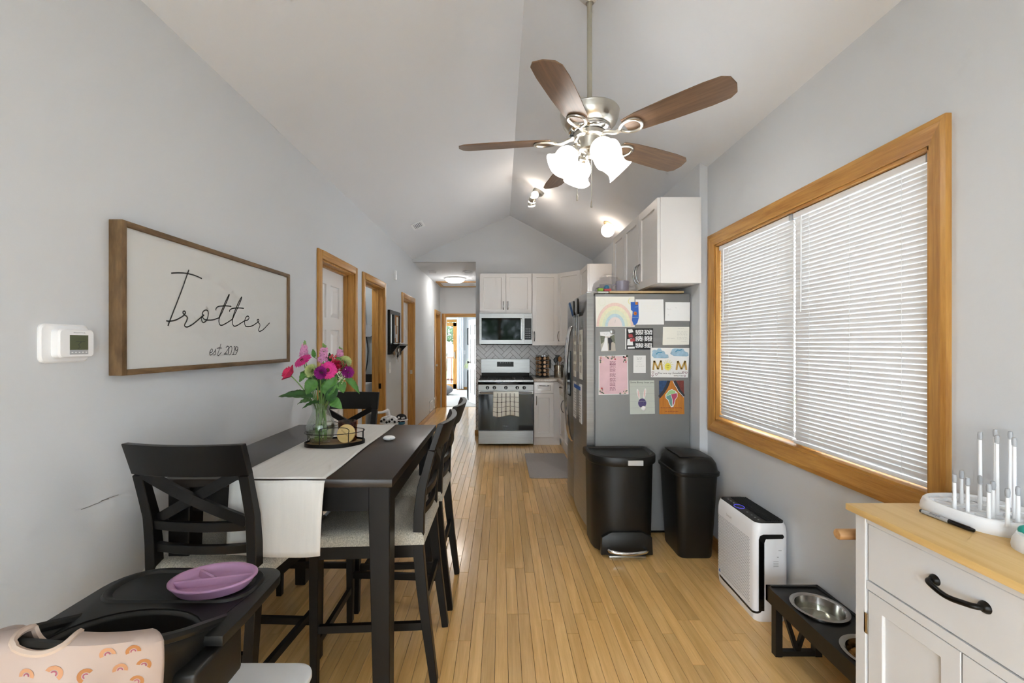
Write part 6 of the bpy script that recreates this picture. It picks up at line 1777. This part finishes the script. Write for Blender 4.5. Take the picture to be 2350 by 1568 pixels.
for lst, zt_, m in ((tall, 1.147, 0), (short, 1.03, 0)):
    for x, y in lst:
        pg = build(B().lathe([(.0046, 0), (.0038, zt_ - gz - .02)], (x, y, gz - .004), 10), 'peg', 'plastic_white', t, smooth=True)
        build(B().lathe([(.0046, 0), (.0054, .012), (.0044, .02), (0, .022)], (x, y, zt_ - .022), 10), 'peg_tip', 'plastic_grey', pg, smooth=True)
# accessory tray with teal piece
ax, ay = 1.318, .962
t = thing('accessory_tray', (ax, ay, kz), 'white oval accessory tray with rounded rim beside the drying rack', 'tray')
def ov2(k, z, n=40): return [(ax + .115 * k * sq(math.cos(2 * PI * j / n)), ay + .088 * k * sq(math.sin(2 * PI * j / n)), z) for j in range(n)]
build(B().loft([ov2(.99, kz), ov2(1., kz + .006), ov2(.98, kz + .022), ov2(.92, kz + .036), ov2(.84, kz + .038), ov2(.76, kz + .032), ov2(.70, kz + .016), ov2(.4, kz + .012)]), 'dish', 'plastic_white', t, smooth=50)
t = thing('teether', (ax - .03, ay + .005, kz + .014), 'teal rubber teether lying in the white accessory tray', 'teether')
build(B().tube(smoothpath([(ax - .068, ay + .052, kz + .04), (ax - .045, ay + .03, kz + .036), (ax - .015, ay + .02, kz + .034), (ax + .02, ay + .03, kz + .036)], 5), [.014] * 16, 12), 'body', 'teal_rubber', t, smooth=True)
build(B().sphere((ax - .070, ay + .053, kz + .04), .014, 12, 8), 'knob', 'teal_rubber', t, smooth=True)
# marker pen
p0, p1 = V(1.206, 1.228, kz + .0062), V(1.214, 1.095, kz + .0062)
d = (p1 - p0).normalized()
t = thing('marker_pen', p0 - V(0, 0, .0062), 'grey marker pen with black cap in front of the drying rack', 'pen')
build(B().lathe([(.0045, 0), (.0052, .006)], p0, 14, d), 'end_plug', 'black_plastic', t, smooth=True); build(B().lathe([(.0052, .006), (.0056, .012), (.006, .075)], p0, 14, d), 'barrel', 'plastic_grey', t, smooth=True)
build(B().lathe([(.0062, .075), (.0062, .115), (.0048, .132), (0, .134)], p0, 14, d), 'cap', 'black_gloss', t, smooth=True)
build(B().bar(p0 + d * .082 + V(-.004, 0, .006), p0 + d * .126 + V(-.004, 0, .006), .003, .0025), 'clip', 'black_gloss', t)
letters('Sharpie', .0095, p0 + d * .042 + V(-.0042, 0, .0045), d, V(.7, 0, .7), 'ink', 'lettering', t)

# ================================================================== blinds
def blind(y0, y1, label, zb):
    x = XR + .028; zt_ = WZ1 - .014
    t = thing('window_blind', (x, (y0 + y1) / 2, zb), label, 'blind', 'blinds in the dining window')
    build(B().box(x - .014, x + .014, y0, y1, zt_ - .028, zt_), 'head_rail', 'slat', t, bevel=.002, seg=1)
    n = int((zt_ - .03 - zb - .02) / .0198); pitch = (zt_ - .03 - zb - .02) / n
    rings = []
    for k in range(7):                   # slightly crowned slat, tilted
        f = -1 + 2 * k / 6; h = .0125 * f; cr = .0022 * (1 - f * f); a = R(73)
        xx = -(h * math.cos(a)) - cr * math.sin(a); zz = -(-h) * math.sin(a) * 1 - cr * math.cos(a) * -1
        rings.append((xx, zz))
    b = B(); lo = []
    for yy, s_ in ((y0, .8), (y0 + .006, 1), (y1 - .006, 1), (y1, .8)):
        lo.append([V(px_ * s_, yy - (y0 + y1) / 2, pz_ * s_) for px_, pz_ in rings] + [V(px_ * s_ + .0006, yy - (y0 + y1) / 2, pz_ * s_ - .0004) for px_, pz_ in rings[::-1]])
    b.loft(lo)
    first = build(b, 'slat', 'slat', t, local=True, smooth=40)
    for k in range(n):
        o = first if k == 0 else first.copy()
        if k: COL.objects.link(o); o.parent = t
        o.location = (0, 0, .022 + pitch * (k + .35))
    build(B().box(x - .013, x + .013, y0, y1, zb, zb + .014), 'bottom_rail', 'slat', t, bevel=.003)
    for f in (.16, .5, .84):
        y = y0 + (y1 - y0) * f
        build(B().tube([(x - .0125, y, zb + .01), (x - .0125, y, zt_ - .02)], .0007, 5), 'cord', 'slat', t); build(B().tube([(x + .0125, y, zb + .01), (x + .0125, y, zt_ - .02)], .0007, 5), 'cord', 'slat', t)
    build(B().tube([(x - .022, y1 - .07, zt_ - .03), (x - .024, y1 - .07, zt_ - .5)], .003, 6), 'wand', 'slat', t, smooth=True)
    build(B().box(x - .016, x + .016, y0 - .0005, y0 + .018, zt_ - .03, zt_ + .001), 'end_bracket', 'plastic_grey', t)
blind(WM + .005, WY1 - .016, 'white slatted blind in the far half of the window', .902)
blind(WY0 + .016, WM - .005, 'white slatted blind in the near half of the window', .895)

# ================================================================== ceiling fan with four lights
FX, FYc, FZb = .435, 2.10, 2.395
fz_c = ceil_z(FX)
t = thing('ceiling_fan', (FX, FYc, FZb), 'five-blade ceiling fan with nickel motor and lit tulip shades', 'ceiling fan')
C0 = V(FX, FYc, 0)
def Lz(prof, name, m, par=t, n=36, sm=True): return build(B().lathe(prof, C0, n), name, m, par, smooth=35)
Lz([(.0125, FZb + .13), (.0125, fz_c + .02)], 'rod', 'rod_paint', n=16)
Lz([(.02, fz_c - .12), (.06, fz_c - .07), (.068, fz_c - .02), (.068, fz_c + .03)], 'canopy', 'nickel')
Lz([(.02, FZb + .150), (.06, FZb + .143), (.130, FZb + .136), (.141, FZb + .131), (.144, FZb + .126), (.142, FZb + .120), (.139, FZb + .100), (.129, FZb + .076), (.112, FZb + .060), (.10, FZb + .055), (.0, FZb + .055)][::-1], 'motor', 'nickel')
Lz([(.0, FZb + .03), (.092, FZb + .03), (.102, FZb + .036), (.102, FZb + .046), (.095, FZb + .056), (0, FZb + .056)], 'vent_ring', 'chrome')
Lz([(0, FZb - .002), (.07, FZb - .002), (.078, FZb + .006), (.078, FZb + .026), (.07, FZb + .032), (0, FZb + .032)], 'flywheel', 'nickel')
Lz([(0, FZb - .06), (.035, FZb - .058), (.05, FZb - .05), (.055, FZb - .02), (.06, FZb + .0), (0, FZb + .0)], 'switch_housing', 'nickel')
Lz([(0, FZb - .105), (.012, FZb - .10), (.02, FZb - .085), (.018, FZb - .07), (.03, FZb - .06), (0, FZb - .055)], 'finial', 'nickel', n=20)
# blade with its bracket, along +x, then turned
pitch = R(-13)
def pz(x, y): return Vector((x, y * math.cos(pitch), y * math.sin(pitch)))
out = [(.19, -.045), (.26, -.058), (.40, -.066), (.55, -.069), (.62, -.064), (.648, -.045), (.658, 0), (.648, .045), (.62, .064), (.55, .069), (.40, .066), (.26, .058), (.19, .045)]
b = B(); b.loft([[pz(x, y) + V(0, 0, -.003) for x, y in out], [pz(x, y) + V(0, 0, .003) for x, y in out]])
blade0 = build(b, 'blade', 'blade_wood', t, local=True, bevel=.0015, seg=1)
br = B(); br.tube(smoothpath([(.06, 0, .012), (.10, 0, .004), (.14, 0, -.012), (.17, 0, -.010)], 4), [.010] * 13, 8)
ring = [(.165, 0), (.19, .030), (.225, .040), (.255, .030), (.268, 0), (.255, -.030), (.225, -.040), (.19, -.030)]
br.tube([pz(p.x, p.y) + V(0, 0, -.009) for p in smoothpath([(x, y, 0) for x, y in ring], 4, True)], .0075, 8, closed=True)
arm0 = build(br, 'blade_arm', 'nickel', t, local=True, smooth=True)
for k in range(5):
    a = R(172 + 72 * k)
    for src in (blade0, arm0):
        o = src if k == 0 else src.copy()
        if k: COL.objects.link(o); o.parent = t
        o.rotation_euler = (0, 0, a); o.location = (0, 0, .0)
# shades
for k, a in enumerate((R(12), R(102), R(192), R(287))):
    d = V(math.cos(a), math.sin(a), 0); ax_ = (d * .72 + V(0, 0, -.70)).normalized()
    p0 = V(FX, FYc, FZb - .055) + d * .055
    hl = build(B().tube(smoothpath([V(FX, FYc, FZb - .035) + d * .045, V(FX, FYc, FZb - .03) + d * .07, p0 + d * .02 + V(0, 0, .006), p0 + d * .02 + ax_ * .01], 4), .009, 8), 'lamp_arm', 'nickel', t, smooth=True)
    q0 = p0 + d * .018
    build(B().lathe([(.012, -.005), (.026, .002), (.030, .012), (.028, .022)], q0, 24, ax_), 'fitter', 'nickel', hl, smooth=True)
    prof = [(.027, .016), (.040, .026), (.052, .045), (.057, .065), (.054, .085), (.052, .10), (.058, .118), (.066, .130)]
    prof = [(p.x, p.y) for p in smoothpath([(r_, h_, 0) for r_, h_ in prof], 3)]
    sc_ = lambda a_, h: 1 + (.10 * max(0, (h - .095) / .035) * abs(math.cos(2 * a_)) ** 2 if h > .095 else 0)
    build(B().lathe(prof + [(r_ - .003, h_) for r_, h_ in prof[::-1]], q0, 40, ax_, mod=sc_, c0=False, c1=False), 'shade', 'shade_glow', hl, smooth=60)
    build(B().sphere(q0 + ax_ * .06, .022, 12, 8), 'bulb', 'bulb_glow', hl, smooth=True)
for (x, y, z1) in ((FX - .066, FYc - .03, 2.085), (FX - .002, FYc - .055, 2.045)):
    build(B().tube([(x, y, FZb - .05), (x, y, z1 + .03)], .002, 5), 'pull_chain', 'nickel', t)
    build(B().lathe([(.003, .03), (.0045, .02), (.005, .0), (0, -.002)], (x, y, z1), 10), 'pull_end', 'nickel', t, smooth=True)

# ================================================================== kitchen ceiling lights
slr = (RZ - ER) / (XR - RX); nr = V(-slr, 0, -1).normalized(); ur = V(1, 0, -slr).normalized()
mc = V(.44, 5.0, ceil_z(.44))
t = thing('spot_light', mc, 'nickel ceiling spotlight with three small lit heads', 'ceiling light')
build(B().lathe([(.065, 0), (.065, .03), (.055, .04), (0, .04)], mc, 28, nr), 'canopy', 'nickel', t, smooth=40)
bar0, bar1 = mc + nr * .05 + ur * .0, onY(1219, 474, 5.0)
heads = [(onY(1228, 447, 4.93), (-.25, -1., -.35)), (onY(1221, 461, 4.97), (-.1, .75, -.6)), (onY(1220, 471, 5.0), (.15, .5, -1))]
build(B().tube([bar0 + V(0, 0, .0)] + [h[0] + V(0, .05, .03) for h in heads], .006, 8), 'stem', 'nickel', t, smooth=True)
for c, d in heads:
    d = Vector(d).normalized()
    hb = build(B().lathe([(0, -.05), (.03, -.048), (.040, -.03), (.042, 0), (.040, .002)], c, 24, d), 'head', 'nickel', t, smooth=40)
    build(B().lathe([(.040, .0), (.039, .012), (.03, .016), (0, .017)], c, 24, d), 'lens', 'spot_glow', hb, smooth=True)
gc = V(1.225, 4.85, ceil_z(1.225))
t = thing('globe_light', gc, 'lit white globe light on the ceiling above the wall cabinets', 'ceiling light')
build(B().lathe([(.062, 0), (.062, .012), (.05, .02), (.042, .04), (0, .045)], gc, 28, nr), 'base', 'cutting_board', t, smooth=40)
g2 = onY(1395, 529, 4.82)
build(B().sphere(g2, .074, 28, 18), 'globe', 'globe_glow', t, smooth=True)

# ================================================================== back room and garden
t = thing('dresser', (-.62, 11, 0), 'dark dresser seen through the doorway at the hall end', 'dresser')
build(B().box(-.84, -.40, 10.6, 11.4, .04, .74), 'body', 'dresser_black', t, bevel=.004)
for x in (-.83, -.45):
    for y in (10.61, 11.35): build(B().box(x, x + .04, y, y + .04, 0, .04), 'foot', 'dresser_black', t)
for k in range(3): build(B().box(-.848, -.84, 10.63, 11.37, .08 + k * .215, .28 + k * .215), 'drawer', 'dresser_black', t, bevel=.002)
t = thing('spider_plant', (-.72, 10.8, .74), 'pale spider plant in a pot on the dark dresser', 'plant')
build(B().lathe([(.05, 0), (.07, .11), (.065, .11), (0, .1)], (-.72, 10.8, .74), 20), 'pot', 'plastic_white', t, smooth=True)
rs = random.Random(8)
for k in range(26):
    a = rs.uniform(0, 2 * PI); L = rs.uniform(.12, .26); d = V(math.cos(a), math.sin(a), 0); p = V(-.72, 10.8, .84)
    q = [p, p + d * L * .45 + V(0, 0, rs.uniform(.08, .2)), p + d * L * .9 + V(0, 0, rs.uniform(.0, .1)), p + d * L * 1.05 + V(0, 0, rs.uniform(-.08, .0))]
    build(B().sweep(smoothpath(q, 4), .014, .0015), 'leaf', 'carnation_green', t)
t = thing('framed_print', (-.85, BY, 1.4), 'framed line drawing on the far bedroom wall', 'picture')
P = frame((-1.03, BY - .001, 1.37), (1, 0, 0), (0, 0, 1), (0, -1, 0))
b = B(); b.boxf(P, 0, .36, 0, .03, 0, .02); b.boxf(P, 0, .36, .48, .51, 0, .02); b.boxf(P, 0, .03, .03, .48, 0, .02); b.boxf(P, .33, .36, .03, .48, 0, .02)
build(b, 'frame', 'dresser_black', t); build(B().boxf(P, .03, .33, .03, .48, 0, .006), 'print', 'paper', t)
b = B(); b.ribbon([(.12, .16), (.15, .26), (.13, .36)], .006, P(0, 0, .007), (1, 0, 0), (0, 0, 1)); b.ribbon([(.2, .14), (.18, .25), (.22, .35)], .006, P(0, 0, .007), (1, 0, 0), (0, 0, 1))
build(b, 'drawing', 'ink_grey', t)
def cur(u_, v_): return V(-1.335 + .20 * u_ + .02 * (1 - v_) * 0, BY - .10 + .028 * math.sin(u_ * 20) * (.6 + .4 * v_), 2.27 - 2.24 * v_)
build(B().sheet(40, 10, cur), 'curtain', 'curtain', label='white curtain panel beside the bedroom patio door', cat='curtain', smooth=True, solid=.002)
build(B().tube([(-3.2, BY - .08, 2.29), (-.95, BY - .08, 2.29)], .012, 8), 'curtain_rod', 'nickel', label='thin metal curtain rod above the bedroom patio door', cat='curtain rod', smooth=True)
build(B().box(-1.16, -1.08, BY - .008, BY, 1.08, 1.20), 'wall_switch', 'plastic_white', label='white switch plate on the far bedroom wall', cat='switch', bevel=.002)
build(B().sphere((-1.62, 11.75, .14), .3, 24, 14, (1, 1, .46)), 'floor_cushion', 'grey_fabric', label='grey cushion on the bedroom carpet', cat='cushion', smooth=True)
# deck railing
t = thing('deck_railing', (-2, 15.8, -.04), 'reddish wooden deck railing outside the patio door', 'railing')
build(B().box(-4.5, .5, 15.75, 15.85, .86, .92), 'top_rail', 'rail_red', t); build(B().box(-4.5, .5, 15.78, 15.82, .05, .11), 'bottom_rail', 'rail_red', t)
for k in range(38): build(B().box(-4.45 + k * .13, -4.41 + k * .13, 15.78, 15.82, -.04, .86), 'baluster', 'canopy' if k % 2 else 'rail_red', t)
t = thing('patio_canopy', (-3.3, 18.5, -.3), 'pale pitched canopy standing beyond the deck railing', 'canopy')
b = B(); b.loft([[(-5.2, 17.2, 1.02), (-1.75, 17.2, 1.02), (-1.75, 20.2, 1.02), (-5.2, 20.2, 1.02)], [(-3.5, 18.7, 2.2), (-3.45, 18.7, 2.2), (-3.45, 18.72, 2.2), (-3.5, 18.72, 2.2)]])
build(b, 'roof', 'canopy', t)
for x in (-5.1, -1.85):
    for y in (17.3, 20.1): build(B().box(x, x + .08, y, y + .08, -.3, 1.05), 'post', 'canopy', t)
t = thing('covered_grill', (-2.35, 14.9, -.04), 'covered grill standing on the deck', 'grill')
build(B().loft([[(-2.75, 14.6, -.03), (-1.95, 14.6, -.03), (-1.95, 15.2, -.03), (-2.75, 15.2, -.03)], [(-2.7, 14.65, .75), (-2.0, 14.65, .75), (-2.0, 15.15, .75), (-2.7, 15.15, .75)], [(-2.55, 14.75, .95), (-2.15, 14.75, .95), (-2.15, 15.05, .95), (-2.55, 15.05, .95)]]), 'cover', 'grey_fabric', t, bevel=.03)
build(B().box(-2.78, -1.92, 14.58, 14.6, .5, .56), 'rim', 'iron', t)
# trees
def tree(x, y, h, r_, label, seed):
    rt = random.Random(seed); t = thing('garden_tree', (x, y, -.3), label, 'tree', 'trees in the gardens')
    build(B().tube([(x, y, -.3), (x + .1, y, h * .4), (x, y + .1, h * .7)], [.2, .15, .08], 8), 'trunk', 'bark', t, smooth=True)
    b = B()
    for k in range(5000):
        d = V(rt.gauss(0, 1), rt.gauss(0, 1), rt.gauss(0, 1)).normalized() * rt.uniform(.55, 1) ** .6
        p = V(x, y, h * .58) + V(d.x * r_, d.y * r_, d.z * h * .45); s = rt.uniform(.08, .17)
        u1 = V(rt.gauss(0, 1), rt.gauss(0, 1), rt.gauss(0, 1)).normalized(); v1 = u1.orthogonal().normalized()
        b.add([p - u1 * s, p + v1 * s * .5, p + u1 * s, p - v1 * s * .5], [(0, 1, 2, 3)])
    build(b, 'crown', 'tree_leaf', t, weld=False)
tree(-3.6, 27, 6.5, 2.6, 'leafy tree seen through the far patio door', 1)
tree(1.0, -9, 6.0, 2.6, 'leafy tree in the front garden behind the camera', 3)
tree(6.5, 4.5, 6.0, 2.2, 'leafy tree outside the dining window', 4)
